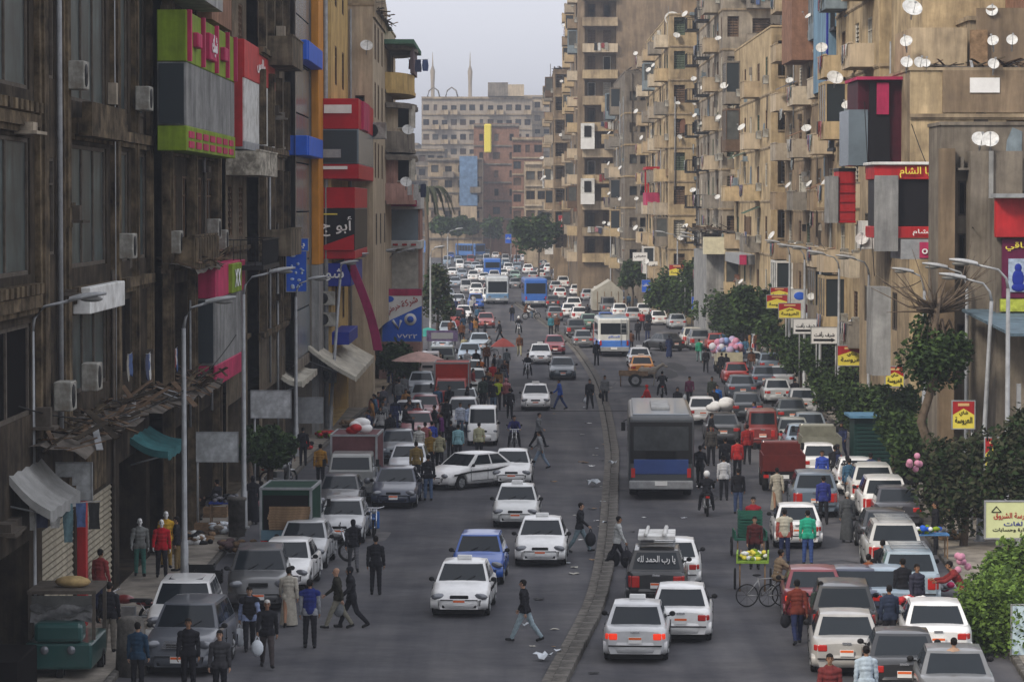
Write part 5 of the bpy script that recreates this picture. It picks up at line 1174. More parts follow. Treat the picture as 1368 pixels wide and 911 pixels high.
# ================================================================== vehicles
def car_meshes(kind):
    K = dict(sedan=dict(L=4.3, W=1.7, H=1.44, wb=2.5, hood=.80, belt=.90, deck=.93, cow=.95, rf=.30, rr=-1.05, rb=-1.62, tail=-2.1),
             saloon=dict(L=4.75, W=1.8, H=1.46, wb=2.75, hood=.80, belt=.92, deck=.96, cow=1.05, rf=.35, rr=-1.1, rb=-1.8, tail=-2.3),
             hatch=dict(L=3.75, W=1.65, H=1.48, wb=2.4, hood=.84, belt=.93, deck=.95, cow=.88, rf=.35, rr=-1.45, rb=-1.78, tail=-1.84),
             suv=dict(L=4.35, W=1.82, H=1.68, wb=2.6, hood=1.0, belt=1.06, deck=1.06, cow=.95, rf=.40, rr=-1.75, rb=-2.08, tail=-2.14),
             van=dict(L=3.5, W=1.5, H=1.85, wb=2.0, hood=1.0, belt=1.05, deck=1.05, cow=1.60, rf=1.15, rr=-1.62, rb=-1.70, tail=-1.73),
             minibus=dict(L=4.7, W=1.75, H=2.05, wb=2.6, hood=1.1, belt=1.15, deck=1.15, cow=2.15, rf=1.55, rr=-2.2, rb=-2.28, tail=-2.33))[kind]
    L, W, H = K['L'], K['W'], K['H']; w = W/2; xw = [K['wb']/2 + .05, -K['wb']/2 + .05]; RA = .355 if kind != 'suv' else .39
    if kind in ('van', 'minibus'): xw = [K['wb']/2 + .15, -K['wb']/2]
    xs = sorted(set([round(-L/2 + L*i/26, 3) for i in range(27)] + [round(x + RA*math.sin(a), 3) for x in xw for a in [R(-90+22.5*k) for k in range(9)]] + [-L/2+.02, L/2-.02]))
    nose = L/2; top = [(-L/2, .82), (-L/2+.05, .885), (K['tail']+.08, K['deck']-.03), (K['rb'], K['deck']), (K['cow'], K['belt']+.02), (K['cow']+.03, K['belt']), (nose-.35, K['hood']-.06), (nose-.08, K['hood']-.17), (nose, .50)]
    if kind in ('hatch', 'suv', 'van', 'minibus'): top[0] = (-L/2, K['deck']-.12); top[1] = (-L/2+.03, K['deck']-.02)
    if kind in ('van', 'minibus'): top[-3:] = [(nose-.12, K['belt']-.05), (nose-.05, K['belt']-.15), (nose, .62)]
    wd = [(-L/2, w*.80), (-L/2+.08, w*.90), (-L/2+.45, w*.99), (0, w), (nose-.7, w*.985), (nose-.25, w*.93), (nose-.06, w*.80), (nose, w*.68)]
    if kind in ('van', 'minibus'): wd = [(-L/2, w*.93), (-L/2+.1, w), (nose-.2, w), (nose, w*.9)]
    rows = []
    for x in xs:
        zt = interp(top, x); ww = interp(wd, x); zb = .22 if abs(x) < L/2-.3 else .26
        za = zb
        for c in xw:
            if abs(x-c) < RA+.001: za = max(za, .31 + math.sqrt(max(0, RA*RA-(x-c)**2)))
        inner = za > zb + .02
        sec = [(0, zb), (ww*.72, zb if not inner else max(zb, min(za, zt-.12))), (ww*.93, za), (ww*.985, max(za+.02, .38)), (ww, max(za+.04, .52)), (ww*.985, max(zt-.16, za+.06)), (ww*.95, zt-.05), (ww*.86, zt-.005), (ww*.45, zt+.018), (0, zt+.025)]
        rows.append([Vector((x, y, z)) for y, z in sec] + [Vector((x, -y, z)) for y, z in sec[-2:0:-1]])
    b = MB(); b.grid(rows, closed=True)
    n = len(rows[0]); b.add(rows[0], [tuple(range(n))]); b.add(rows[-1], [tuple(range(n))[::-1]])
    # greenhouse
    zb_, zt_ = K['belt'] - .02, H - .05
    def gp(side, u, t, off=0.):
        t2 = t; z = lerp(zb_, zt_, t2); wl = lerp(w*.90, w*.70 if kind not in ('van', 'minibus') else w*.84, t2**1.15)
        xf = lerp(K['cow'], K['rf'], t2); xr = lerp(K['rb'], K['rr'], t2)
        if side == 'f': y = wl*u; return Vector((xf - .10*u*u + off, y, z + off*.4))
        if side == 'r': y = wl*u; return Vector((xr + .08*u*u - off, y, z + off*.4))
        x = lerp(xr + .08, xf - .10, u); s = 1 if side == 'l' else -1
        return Vector((x, s*(wl + off + .015*math.sin(math.pi*u)), z))
    N = [i/6 for i in range(7)]; T = [i/4 for i in range(5)]; UU = [-1 + 2*i/6 for i in range(7)]
    b.grid([[gp('f', u, t) for u in UU] for t in T]); b.grid([[gp('r', u, t) for u in UU] for t in T])
    b.grid([[gp('l', u, t) for u in N] for t in T]); b.grid([[gp('R', u, t) for u in N] for t in T])
    rt = []
    for i in range(9):
        q = i/8; rt.append([Vector((lerp(gp('r', u, 1).x, gp('f', u, 1).x, q), gp('f', u, 1).y, zt_ + .05*math.sqrt(max(0, 1-abs(u)**3)) * (math.sin(math.pi*min(1, max(0, .12+.76*q))))**.5 - (0 if 0 < i < 8 else .02))) for u in UU])
    rt[0] = [gp('r', u, 1) for u in UU]; rt[-1] = [gp('f', u, 1) for u in UU]; b.grid(rt)
    M = {'body': b.mesh('body', M_WHITEP)}
    def patch(side, u0, u1, t0, t1, off=.008, inset=0.):
        g = MB(); nn = 7
        g.grid([[gp(side, lerp(u0, u1, i/(nn-1)), t, off) for i in range(nn)] for t in [lerp(t0, t1, k/4) for k in range(5)]]); return g
    M['windscreen'] = patch('f', -.9, .9, .09, .93).mesh('windscreen', M_CARGL); M['rear_window'] = patch('r', -.86, .86, .12 if kind not in ('van', 'minibus') else .2, .90).mesh('rear_window', M_CARGL)
    for s, nm in (('l', 'L'), ('R', 'R_')):
        sp = [.07, .46, .50, .93] if kind not in ('suv', 'van', 'minibus', 'hatch') else [.05, .32, .35, .64, .67, .95]
        for i in range(0, len(sp), 2): M['side_window' + nm + str(i)] = patch(s, sp[i], sp[i+1], .16, .90, .006).mesh('side_window', M_CARGL)
    # lamps
    hz = K['hood'] - .20 if kind not in ('van', 'minibus') else .72; hx = nose - .13
    def lens(x, y, z, sx, sy, sz, m, nm, yaw=0.):
        g = MB(); g.ball((x, y, z), (sx, sy, sz), 10, 6, Matrix.Rotation(yaw, 3, 'Z')); return g.mesh(nm, m)
    for s in (-1, 1):
        M['headlight%d' % s] = lens(hx-.03, s*w*.69, hz, .13, .24, .10, M_HLIGHT, 'headlight', -s*.5)
        tz = K['deck']-.17 if kind not in ('suv', 'van', 'minibus') else K['deck']-.2
        g = MB(); zz = tz - .06 if kind in ('sedan', 'saloon') else tz - .1; g.cbox((-L/2+.035, s*w*.66, zz), (.11, w*.26, .17 if kind in ('sedan', 'saloon') else .34)); g.cbox((-L/2+.10, s*w*.815, zz), (.16, w*.13, .15 if kind in ('sedan', 'saloon') else .34), (0, 0, s*.5)); M['tail_light%d' % s] = bev(g.mesh('tail_light', M_RLIGHT), .03, 2)
        g = MB(); g.ball((K['cow']-.25, s*(w*.93+.10), K['belt']+.06), (.06, .085, .07), 8, 6); g.tube([(K['cow']-.25, s*w*.88, K['belt']), (K['cow']-.25, s*(w*.93+.08), K['belt']+.03)], .02, 5)
        M['mirror%d' % s] = g.mesh('mirror', M_BLK)
    g = MB(); g.cbox((nose-.03, 0, hz-.0), (.08, w*.62, .10)); M['grille'] = bev(g.mesh('grille', M_BLK), .02, 1)
    g = MB(); g.cbox((nose-.02, 0, .34), (.07, w*1.15, .10)); M['air_intake'] = bev(g.mesh('air_intake', M_BLK), .02, 1)
    def bumper(x, sgn, nm):
        g = MB(); r2 = []
        for i in range(9):
            u = -1 + i/4; xx = x - sgn*.16*u*u*abs(u)
            r2.append([Vector((xx - sgn*.08, u*w*.96, .27)), Vector((xx, u*w*.96, .29)), Vector((xx + sgn*.02, u*w*.96, .42)), Vector((xx, u*w*.96, .55)), Vector((xx - sgn*.10, u*w*.96, .57))])
        g.grid(r2); return g.mesh(nm, M_WHITEP)
    M['front_bumper'] = bumper(nose+.03, 1, 'front_bumper'); M['rear_bumper'] = bumper(-L/2-.03, -1, 'rear_bumper')
    pf = nose + .065; zr = .62 if kind in ('sedan', 'saloon') else .66
    for nm, xx, zz in (('front', pf, .45), ('rear', -L/2-.065, zr)):
        g = MB(); g.cbox((xx, 0, zz), (.015, .34, .16)); M['licence_plate_' + nm] = g.mesh('licence_plate', M_WHITE)
        g = MB(); g.cbox((xx + (.009 if nm == 'front' else -.01), 0, zz+.04), (.006, .32, .055)); M['plate_band_' + nm] = g.mesh('plate_band', mat('orange_plate_band', (.75, .15, .04), .5, var=0))
    g = MB()
    for s in (-1, 1):
        for x in (K['cow']-.15, -.12 if kind in ('sedan', 'saloon', 'hatch') else .1):
            g.box(x-.008, x+.008, s*w*.998-.006, s*w*.998+.006, .36, K['belt']-.1)
        g.box(K['rb']+.3, K['cow']-.15, s*w*1.0-.006, s*w*1.0+.006, .34, .36)
        for x in (.15, -.95): g.box(x-.08, x+.08, s*w*1.0-.01, s*w*1.0+.02, .72, .75)
    M['door_seams'] = g.mesh('door_seams', M_BLK)
    g = MB()
    for q in (-.42, .12): g.tube([gp('f', q, .06, .02), gp('f', q + .38, .34, .022)], .010, 4)
    M['wiper'] = g.mesh('wipers', M_BLK)
    g = MB(); g.cbox((-L/2-.052, 0, .47), (.02, W*.80, .035)); g.cbox((nose+.045, 0, .525), (.02, W*.62, .025)); M['bumper_strip'] = g.mesh('bumper_strip', M_BLK)
    g = MB(); g.cbox((-L/2-.02, 0, K['deck']-.11), (.02, .22, .05)); M['badge'] = g.mesh('badge', M_CHR)
    g = MB(); g.box(-L/2+.25, L/2-.25, -w*.80, w*.80, .11, .24); M['underside'] = g.mesh('underside', M_BLK)  # underside hangs low to darken the contact shadow beneath the car
    g = MB(); r_ = .30 if kind not in ('suv', 'minibus') else .34
    prof = [(-.09, r_*.62), (-.09, r_*.9), (-.06, r_), (.06, r_), (.09, r_*.9), (.09, r_*.62)]
    g.grid([[Vector((rr*math.cos(a), yy, rr*math.sin(a))) for yy, rr in prof] for a in [2*math.pi*k/18 for k in range(19)]]); M['tyre'] = g.mesh('tyre', M_RUB)
    g = MB(); g.disc((0, -.07, 0), r_*.63, 'y'); g.disc((0, .07, 0), r_*.63, 'y')
    for k in range(5):
        a = 2*math.pi*k/5; g.tube([(0, -.085, 0), (r_*.6*math.cos(a), -.08, r_*.6*math.sin(a))], .03, 4); g.tube([(0, .085, 0), (r_*.6*math.cos(a), .08, r_*.6*math.sin(a))], .03, 4)
    M['rim'] = g.mesh('rim', M_STEEL)
    return M, K, xw, r_
_CAR = {}; CS = .925
def car(px, py, kind, col, label, rear=False, rz=None, taxi=False, rack=False, brake=False, group='cars on the street', loc=None, lite=False, cat=None, two=None):
    if kind not in _CAR: _CAR[kind] = car_meshes(kind)
    M, K, xw, r_ = _CAR[kind]; L, W, H = K['L'], K['W'], K['H']; w = W/2
    g = Vector(loc) if loc else G(px, py); hd = heading(g.y) + (0 if rear else math.pi)
    if rz is not None: hd += R(rz)
    c = Vector((g.x, g.y, 0)) + Vector((0, L/2*CS, 0)) if loc is None else Vector(loc)
    t = thing(('taxi' if taxi else 'car') if kind not in ('van', 'minibus', 'suv') else {'van': 'microvan', 'minibus': 'minibus', 'suv': 'sport_utility_car'}[kind], label, cat or ('taxi' if taxi else 'van' if kind in ('van', 'minibus') else 'car'), c, hd, group, sc=CS)
    pm = paint(col); bodyo = None
    skip = ('door_seams', 'underside', 'wiper', 'bumper_strip', 'badge') if lite else ()
    for k, me in M.items():
        if k in ('tyre', 'rim') or k.split('-')[0].rstrip('1') in skip: continue
        m = None
        if k in ('body', 'front_bumper', 'rear_bumper'): m = pm
        if two and k in ('front_bumper', 'rear_bumper'): m = two
        if brake and k.startswith('tail_light'): m = M_RLIT
        o = put(me.name, me, t, m=m)
        if k.startswith('licence_plate'): plate = o
        if k.startswith('plate_band'): o.parent = plate
    for x in xw:
        for s in (-1, 1):
            if lite: put('wheel', M['tyre'], t, (x, s*(w-.13), r_)); continue
            y = put('tyre', M['tyre'], t, (x, s*(w-.12), r_)); put('rim', M['rim'], y)
    if taxi:
        b = MB(); b.cbox((0, 0, .06), (.14, .42, .13)); put('roof_sign', cached('taxi', lambda: bev(b.mesh('roof_sign', M_WHITE), .02, 1)), t, (lerp(K['rf'], K['rr'], .35), 0, H))
        b2 = MB()
        for x in (-1.2, -.8, -.4, 0, .4, .8): b2.box(x, x+.2, -w*1.004, w*1.004, .66, .76); 
        put('chequer_band', cached(('chq', kind), lambda: b2.mesh('chequer_band', M_BLK)), t)
    if rack:
        b = MB()
        for s in (-.5, .5): b.tube([(K['rr']+.1, s, .08), (K['rf']-.1, s, .08)], .02, 5)
        for i in range(5): x = lerp(K['rr']+.15, K['rf']-.15, i/4); b.tube([(x, -.55, .1), (x, .55, .1)], .018, 5)
        put('roof_rack', cached(('rack', kind), lambda: b.mesh('roof_rack', M_STEEL)), t, (0, 0, H-.03))
    return t
WH, SI, GY, DK, NV, BU, RD, MA, BG, CH = (.80,.80,.79), (.42,.43,.44), (.16,.165,.17), (.02,.021,.023), (.02,.035,.09), (.02,.10,.42), (.35,.03,.02), (.20,.02,.03), (.38,.33,.25), (.06,.062,.066)
LB = (.25,.33,.42)
CARS = [
 # moving, coming towards the camera
 (619,826,'sedan',WH,'white saloon leading the oncoming lane, nearest to the camera',0,0,1), (641,783,'hatch',BU,'bright blue hatchback right behind the leading white saloon',0,0,0),
 (725,758,'sedan',WH,'white saloon alone between the blue hatchback and the median',0,0,1), (691,706,'sedan',(.62,.63,.62),'off white taxi with roof sign behind the lone white saloon',0,0,1),
 (716,549,'sedan',WH,'white taxi before the man in blue crossing',0,0,1), (752,508,'saloon',(.05,.07,.09),'dark blue grey saloon beside the median bend',0,0,0),
 (722,487,'sedan',WH,'white taxi left of the maroon car',0,0,1), (741,474,'hatch',MA,'maroon hatchback hugging the median',0,0,0),
 (685,651,'sedan',WH,'white saloon tucked behind the turning white car',0,0,0),
 (645,596,'van',WH,'white microvan with square headlamps in the crowd',0,0,0), (618,578,'suv',SI,'silver car beside the white microvan',0,0,0),
 (619,428,'hatch',WH,'white van like car past the bus lane, upper left',0,0,0), (627,486,'saloon',LB,'pale blue saloon amid the upper left crowd',0,0,0),
 # parked / slow on left
 (528,680,'saloon',(.03,.04,.07),'dark navy saloon parked outermost behind the silver cars',0,0,0), (545,643,'sedan',(.55,.57,.6),'silver white saloon beside the woman in black coat',0,0,0),
 (456,728,'sedan',SI,'silver saloon with motorcycle leaning before it',0,0,0), (452,690,'sedan',CH,'charcoal saloon behind the silver one on the left',0,0,0), (478,672,'saloon',(.06,.07,.1),'slate blue saloon in the second left parked row',0,0,0),
 (380,792,'sedan',WH,'cream white saloon beside the green truck',0,0,0), (340,818,'suv',CH,'dark grey sport car parked at the left kerb',0,6,0), (404,762,'sedan',(.45,.46,.47),'pale car under the plank laden green truck',0,0,0),
 (245,905,'suv',(.10,.11,.13),'gunmetal sport car with silver grille at the lower left',0,0,0), (238,870,'suv',WH,'white crossover behind the gunmetal sport car',0,4,0),
 (557,592,'sedan',(.33,.12,.13),'dull pink saloon in the left parked row',0,0,0), (567,566,'sedan',MA,'maroon saloon behind the dull pink one',0,0,0), (530,620,'sedan',(.06,.08,.1),'dark teal car beneath the dull pink saloon',0,0,0),
 (566,548,'sedan',(.2,.25,.3),'steel blue car left of the red truck',0,0,0), (562,530,'sedan',(.4,.45,.5),'pale car behind the steel blue one',0,0,0), (545,575,'sedan',(.55,.58,.6),'white car seen between the dull pink saloon and shops',0,0,0),
 (618,556,'saloon',(.45,.5,.52),'pale teal car right of the red truck',0,0,0), (632,532,'suv',(.25,.26,.24),'grey green van beside the red truck box',0,0,0),
 (632,512,'sedan',SI,'silver car at the edge of the upper left crowd',0,0,0), (640,470,'sedan',(.3,.36,.42),'grey blue car in the left parked row by the cyclist',0,0,0), (590,468,'sedan',(.3,.35,.4),'blue grey car behind the turquoise umbrella',0,0,0), (598,452,'sedan',(.35,.4,.45),'pale blue car near the round dusty tree',0,0,0),
 # moving away, right carriageway
 (856,887,'sedan',(.55,.56,.57),'silver white taxi with lit brake lamp, nearest on the right carriageway',1,0,1), (916,860,'sedan',WH,'white saloon right beside the nearest silver taxi',1,0,0),
 (882,812,'suv',DK,'black sport car with loaded roof rack and Arabic rear window',1,0,0), (905,788,'sedan',WH,'white saloon ahead of the black sport car',1,0,0),
 (855,492,'sedan',WH,'white taxi just ahead of the orange and yellow one',1,0,1),
 (1095,835,'saloon',MA,'dark red saloon with lit tail lamps standing mid right',1,0,0),
 (1070,734,'sedan',WH,'white car behind the men in cream vest and green shirt',1,0,0), 
 (1062,600,'sedan',(.3,.32,.3),'dusty grey car behind the white car row',1,0,0),
 (968,594,'saloon',CH,'dark saloon with white bundles on the roof',1,0,0), (940,568,'sedan',WH,'white car left of the dark saloon with bundles',1,0,0), (1000,562,'saloon',(.05,.06,.07),'black saloon behind the red minivan',1,0,0),
 (993,535,'saloon',(.09,.11,.14),'slate saloon mid right beyond the bundles',1,0,0), (985,515,'sedan',RD,'red car with white roof load mid right',1,0,0),
 (769,452,'suv',CH,'dark sport car right of the far median',1,0,0), (760,424,'sedan',WH,'white car beyond the dark sport car',1,0,0), (779,465,'sedan',GY,'small grey car behind the white blue bus',1,0,0), (786,440,'sedan',(.15,.25,.2),'green car beside the dark far sport car',1,0,0),
 (889,470,'saloon',DK,'black saloon standing by the woman in dark robe',1,20,0), (880,435,'sedan',WH,'white car with bundle in the distant right row',1,0,0), (905,440,'sedan',(.4,.42,.44),'silver car in the distant right row',1,0,0), 
 # parked right columns
 (1190,744,'saloon',DK,'black saloon with glossy boot in the right parked row',1,0,0), (1186,700,'suv',WH,'white sport car behind the black saloon',1,0,0), (1170,680,'suv',(.62,.62,.6),'second white sport car further along the right row',1,0,0), (1205,708,'saloon',(.05,.05,.06),'black car squeezed beside the white sport car',1,0,0),
 (1148,662,'sedan',WH,'white saloon under the green kiosk',1,0,0), (1092,692,'suv',(.13,.17,.22),'slate blue estate beside the man in blue',1,0,0),
 (1200,770,'suv',(.5,.5,.48),'beige car with roof rack in the right row',1,0,0), (1222,815,'suv',(.3,.38,.44),'light blue sport car with roof rack',1,0,0), (1190,832,'sedan',(.28,.36,.44),'pale blue saloon in front of the racked sport car',1,0,0),
 (1135,868,'suv',DK,'black hatch behind the silver saloon, lower right',1,0,0), (1140,905,'saloon',(.40,.39,.37),'champagne silver saloon at the bottom right',1,0,0), (1150,832,'sedan',(.05,.06,.10),'dark blue car roof seen past the black hatch',1,0,0),
 (1262,888,'saloon',WH,'white saloon beside the bright green bush',1,0,0), (1218,935,'saloon',DK,'black saloon cut by the bottom frame edge',1,0,0), (1290,962,'saloon',GY,'grey car roof at the bottom right corner',1,0,0),
 (1060,570,'sedan',(.06,.07,.07),'dark green car in the dense right row',1,0,0), (1085,592,'sedan',(.2,.24,.28),'slate car in the dense right row by the tree',1,0,0), (1092,620,'sedan',(.33,.33,.31),'olive grey car beside the white ladder load',1,0,0),
 (1098,640,'sedan',WH,'white car with tinted rear window in the dense row',1,0,0), (1075,610,'sedan',LB,'light blue car in the dense right row',1,0,0), (1075,555,'sedan',SI,'silver car in the dense right row near the trees',1,0,0),
 (1040,540,'sedan',(.45,.47,.48),'silver car behind the slate saloon',1,0,0), (1022,520,'sedan',(.1,.12,.16),'dark blue car behind the silver one',1,0,0), (1045,520,'sedan',(.4,.42,.45),'grey white car close to the pavement trees',1,0,0),
 (1005,498,'sedan',(.5,.52,.53),'white grey car left of the round tree',1,0,0), (1030,500,'sedan',(.15,.2,.26),'blue grey car left of the round tree',1,0,0), (1018,475,'suv',SI,'silver sport car near the round tree',1,0,0),
 (925,465,'suv',(.5,.48,.42),'beige pickup like car in the upper right row',1,0,0), (935,468,'suv',GY,'grey car beside the beige one',1,0,0), (958,470,'sedan',RD,'red car beside the balloon bundle',1,0,0),
]
for row in CARS:
    px, py, kind, col, label, rear, rz, taxi = row
    small = py < 600
    car(px, py, kind, col, label, bool(rear), rz, bool(taxi), rack='rack' in label and 'saloon' not in label, brake='lit ' in label, lite=small, group='cars heading away on the right' if rear else 'cars facing the camera on the left')
# white car turning across the lane, seen from its side
car(0, 0, 'saloon', WH, 'white saloon with black side stripe turning across the left lane', rz=0, loc=tuple(G(628, 650)), group='cars facing the camera on the left').rotation_euler[2] = R(228)
# details on single cars
def find(lbl): return next(o for o in bpy.data.objects if o.get('label') == lbl)
o = find('black sport car with loaded roof rack and Arabic rear window'); letters('يا رب الحمد لله', o, (-1.98, 0, 1.38), 1.1, .25, M_WHITE, R(-90), rot=(R(-14), 0, R(-90)))
b = MB(); b.box(-1.5, .5, -.5, .5, .1, .2); b.tube([(-1.6, -.2, .24), (.7, -.25, .24)], .06, 6); b.tube([(-1.6, .3, .24), (.7, .25, .24)], .05, 6)
b.build('ladder_load', M_WHITEP, None, loc=(o.location.x, o.location.y, 1.68), rz=o.rotation_euler[2], label='white boards tied on the black sport car roof rack', cat='load')
o = find('white saloon with black side stripe turning across the left lane')
for s in (-1, 1): b = MB(); b.tube([(1.9, s*.905, .62), (.9, s*.915, .72), (-.3, s*.915, .74), (-1.9, s*.905, .86)], .035, 5); b.build('side_stripe', M_BLK, o)
o = find('white crossover behind the gunmetal sport car'); b = MB(); b.box(-.9, .1, -.45, .45, 1.64, 1.668); b.build('sunroof', M_CARGL, o)
o = find('gunmetal sport car with silver grille at the lower left')
for i in range(4): b = MB(); b.cbox((2.19, 0, .74+.05*i), (.05, .8-.05*i, .02)); b.build('grille_bar', M_CHR, o)
# orange and white taxi
car(858, 505, 'sedan', (.80, .30, .02), 'orange and yellow taxi van on the right carriageway', True, 0, True, group='cars heading away on the right')
car(1020, 600, 'van', (.22, .03, .025), 'rounded dark red minivan in the right row', True, 0, group='cars heading away on the right')
# far traffic beyond the buses
FAR = [(650,352,WH),(662,346,WH),(675,352,SI),(688,348,WH),(640,344,SI),(700,345,WH),(612,352,LB),(625,360,SI),(617,372,(.25,.3,.36)),(632,376,WH),(608,384,(.3,.36,.42)),(622,392,SI),(636,396,WH),(598,402,(.3,.35,.4)),(612,410,(.4,.42,.45)),(660,376,WH),(672,372,WH),(688,374,(.3,.5,.4)),
 (705,366,WH),(712,375,SI),(690,362,(.2,.25,.3)),(722,372,WH),(730,385,GY),(742,390,SI),(748,400,WH),(655,338,WH),(668,334,WH),(681,338,BG),(695,336,WH),(642,336,LB),(628,340,WH),(615,342,WH),(602,346,BU),(708,340,SI),(720,352,SI),(733,365,WH),(745,375,(.3,.3,.32)),(752,385,WH),(770,395,WH),(785,402,SI),(800,398,WH),(815,408,BG),
 (738,412,CH),(800,412,WH),(812,420,GY),(828,424,WH),(845,430,SI),(860,424,WH),(830,410,(.2,.25,.4)),(870,412,WH),(640,366,WH),(652,362,(.3,.3,.3)),(648,329,WH),(660,328,WH),(674,329,SI),(688,330,WH),(635,330,SI),(622,333,WH),(610,334,WH)]
rf_ = random.Random(12)
for k in range(400):
    px, py = rf_.uniform(585, 850), rf_.uniform(331, 440); lim = (690 - (py-331)*.0 if py < 400 else 640)
    if 655 < px < 672 + max(0, py-375)*1.0 and py > 375: continue
    if 690 < px < 735 and 370 < py < 415: continue
    if py > 400 and 655 < px < 740: continue
    if px > 690 + (py-331)*1.35 or px < 600 - (py-331)*.3: continue
    if any(abs(px-q[0]) < 5 + (py-331)*.16 and abs(py-q[1]) < 2.5 + (py-331)*.09 for q in FAR): continue
    FAR.append((px, py, rf_.choice([WH, WH, SI, GY, CH, LB, BG, (.3, .05, .04), (.3, .36, .42), BU])))
    if len(FAR) > 105: break
FAR.sort(key=lambda q: q[0])
_fc = {}
for i, (px, py, c) in enumerate(FAR):
    near = 'far beyond the two blue buses' if py < 342 else 'just behind the two blue buses' if py < 360 else 'level with the far blue buses' if py < 395 else 'nearer than the far blue buses'
    cn = {WH: 'white', SI: 'silver', GY: 'grey', BU: 'blue', BG: 'beige', CH: 'dark grey', LB: 'pale blue'}.get(c, 'blue grey' if c[2] > c[0] else 'dull')
    kd = rnd.choice(['sedan', 'hatch', 'suv', 'van', 'sedan']); kn = {'sedan': 'saloon', 'hatch': 'hatchback', 'suv': 'tall car', 'van': 'microvan'}[kd]
    key = (cn, kn, near); _fc[key] = _fc.get(key, 0) + 1
    car(px, py, kd, c, 'small distant %s %s %s%s' % (cn, kn, near, '' if _fc[key] == 1 else ', %s such from left' % ORD[_fc[key]]), px > 690, 0, lite=True, group='distant traffic jam', cat='car')

def wheel_at(t, x, y, r, w=.24, m=None):
    def mk():
        g = MB(); prof = [(-w/2, r*.6), (-w/2, r*.93), (-w*.3, r), (w*.3, r), (w/2, r*.93), (w/2, r*.6)]
        g.grid([[Vector((rr*math.cos(a), yy, rr*math.sin(a))) for yy, rr in prof] for a in [2*math.pi*k/18 for k in range(19)]]); return g.mesh('tyre', M_RUB)
    def mk2():
        g = MB(); g.disc((0, -w*.3, 0), r*.62, 'y'); g.disc((0, w*.3, 0), r*.62, 'y'); g.tube([(0, -w*.4, 0), (0, w*.4, 0)], r*.2, 8); return g.mesh('rim', M_STEEL)
    y_ = put('tyre', cached(('ty', r, w), mk), t, (x, y, r)); put('rim', cached(('ri', r, w), mk2), y_)
def bus(px, py, label, col, rear, L=9.5, W=2.4, H=3.0, low=None, glass=(1.35, 2.55), style='old', rz=0, roof=None):
    g = G(px, py); hd = heading(g.y) + (0 if rear else math.pi) + R(rz); t = thing('bus', label, 'bus', (g.x, g.y + L/2, 0), hd)
    w = W/2; b = MB(); b.box(-L/2, L/2, -w, w, .45, H); me = bev(b.mesh('body', paint(col)), .16, 3); put('body', me, t)
    if low: b = MB(); b.box(-L/2-.02, L/2+.02, -w-.012, w+.012, .5, 1.25); put('lower_panel', bev(b.mesh('lower_panel', paint(low)), .12, 2), t)
    if roof: b = MB(); b.box(-L/2+.15, L/2-.15, -w+.15, w-.15, H-.02, H+.05); put('roof_skin', bev(b.mesh('roof_skin', paint(roof)), .03, 1), t)
    b = MB(); b.box(-L/2+.4, L/2-.4, -w+.1, w-.1, .3, .46); b.build('chassis', M_BLK, t)
    za, zb = glass
    for s in (-1, 1):
        n = 6
        for i in range(n):
            x0 = -L/2+.5 + (L-1.2)*i/n; b = MB(); b.box(x0, x0+(L-1.2)/n-.12, s*(w+.004)-.006, s*(w+.004)+.006, za+.05, zb-.05); b.build('side_window', M_CARGL, t)
    for e, nm in ((1, 'windscreen'), (-1, 'rear_window')):
        b = MB(); b.box(e*(L/2+.0)-.012, e*(L/2)+.012, -w+.18, w-.18, za if e > 0 else za+.1, zb); o = put(nm, bev(b.mesh(nm, M_CARGL), .01, 1), t)
    for s in (-1, 1):
        b = MB(); b.ball((L/2, s*(w-.35), .85), (.06, .2, .11)); b.build('headlight', M_HLIGHT, t)
        b = MB(); b.cbox((-L/2-.02, s*(w-.18), 1.0), (.05, .14, .34)); b.build('tail_light', M_RLIGHT, t)
        b = MB(); b.cbox((L/2+.1, s*(w+.16), 2.0), (.08, .16, .34)); b.tube([(L/2-.1, s*w, 2.3), (L/2+.1, s*(w+.16), 2.2)], .02, 4); b.build('mirror', M_BLK, t)
    for e in (1, -1): b = MB(); b.box(e*L/2-.1, e*L/2+.1, -w+.03, w-.03, .4, .72); put('bumper', bev(b.mesh('bumper', M_GREYP), .05, 2), t)
    for q in ((L/2+.12, .58), (-L/2-.12, .62)): b = MB(); b.cbox((q[0], 0, q[1]), (.02, .45, .16)); b.build('licence_plate', M_WHITE, t)
    for x in (L/2-2.0, -L/2+2.3):
        for s in (-1, 1): wheel_at(t, x, s*(w-.2), .47, .3)
    return t
t = bus(889, 668, 'grey bus with blue rear panel heading away past the crowd', (.055, .062, .07), True, 10.5, 2.4, 3.1, glass=(1.7, 2.78), roof=(.20, .23, .27))
L = 10.5; b = MB(); b.box(-L/2-.03, -L/2+.0, -1.0, 1.0, .95, 1.5); put('blue_engine_lid', bev(b.mesh('blue_engine_lid', paint((.018, .05, .20))), .02, 1), t)
b = MB(); b.box(-L/2-.018, -L/2+.01, -1.13, 1.13, 1.35, 2.86); put('dark_surround', bev(b.mesh('dark_surround', M_BLK), .008, 1), t)
b = MB(); b.box(-L/2-.032, -L/2-.019, -1.0, 1.0, 1.82, 2.7); b.build('rear_glass', mat('dusty_bus_glass', (.05, .055, .06), .25, var=.4, scale=2), t)
for i in range(6): b = MB(); b.cbox((-L/2-.04, 0, 1.56+.045*i), (.03, 1.1, .02)); b.build('vent_slat', M_BLK, t)
b = MB(); b.box(-3, 1.5, -.35, .35, 3.13, 3.28); put('roof_unit', bev(b.mesh('roof_unit', M_GREYP), .05, 2), t)
t = bus(819, 477, 'small white bus with blue lower half and ladder on its rear', (.66, .67, .64), True, 6.5, 2.25, 2.75, (.06, .2, .62), (1.5, 2.4), roof=(.25, .36, .48))
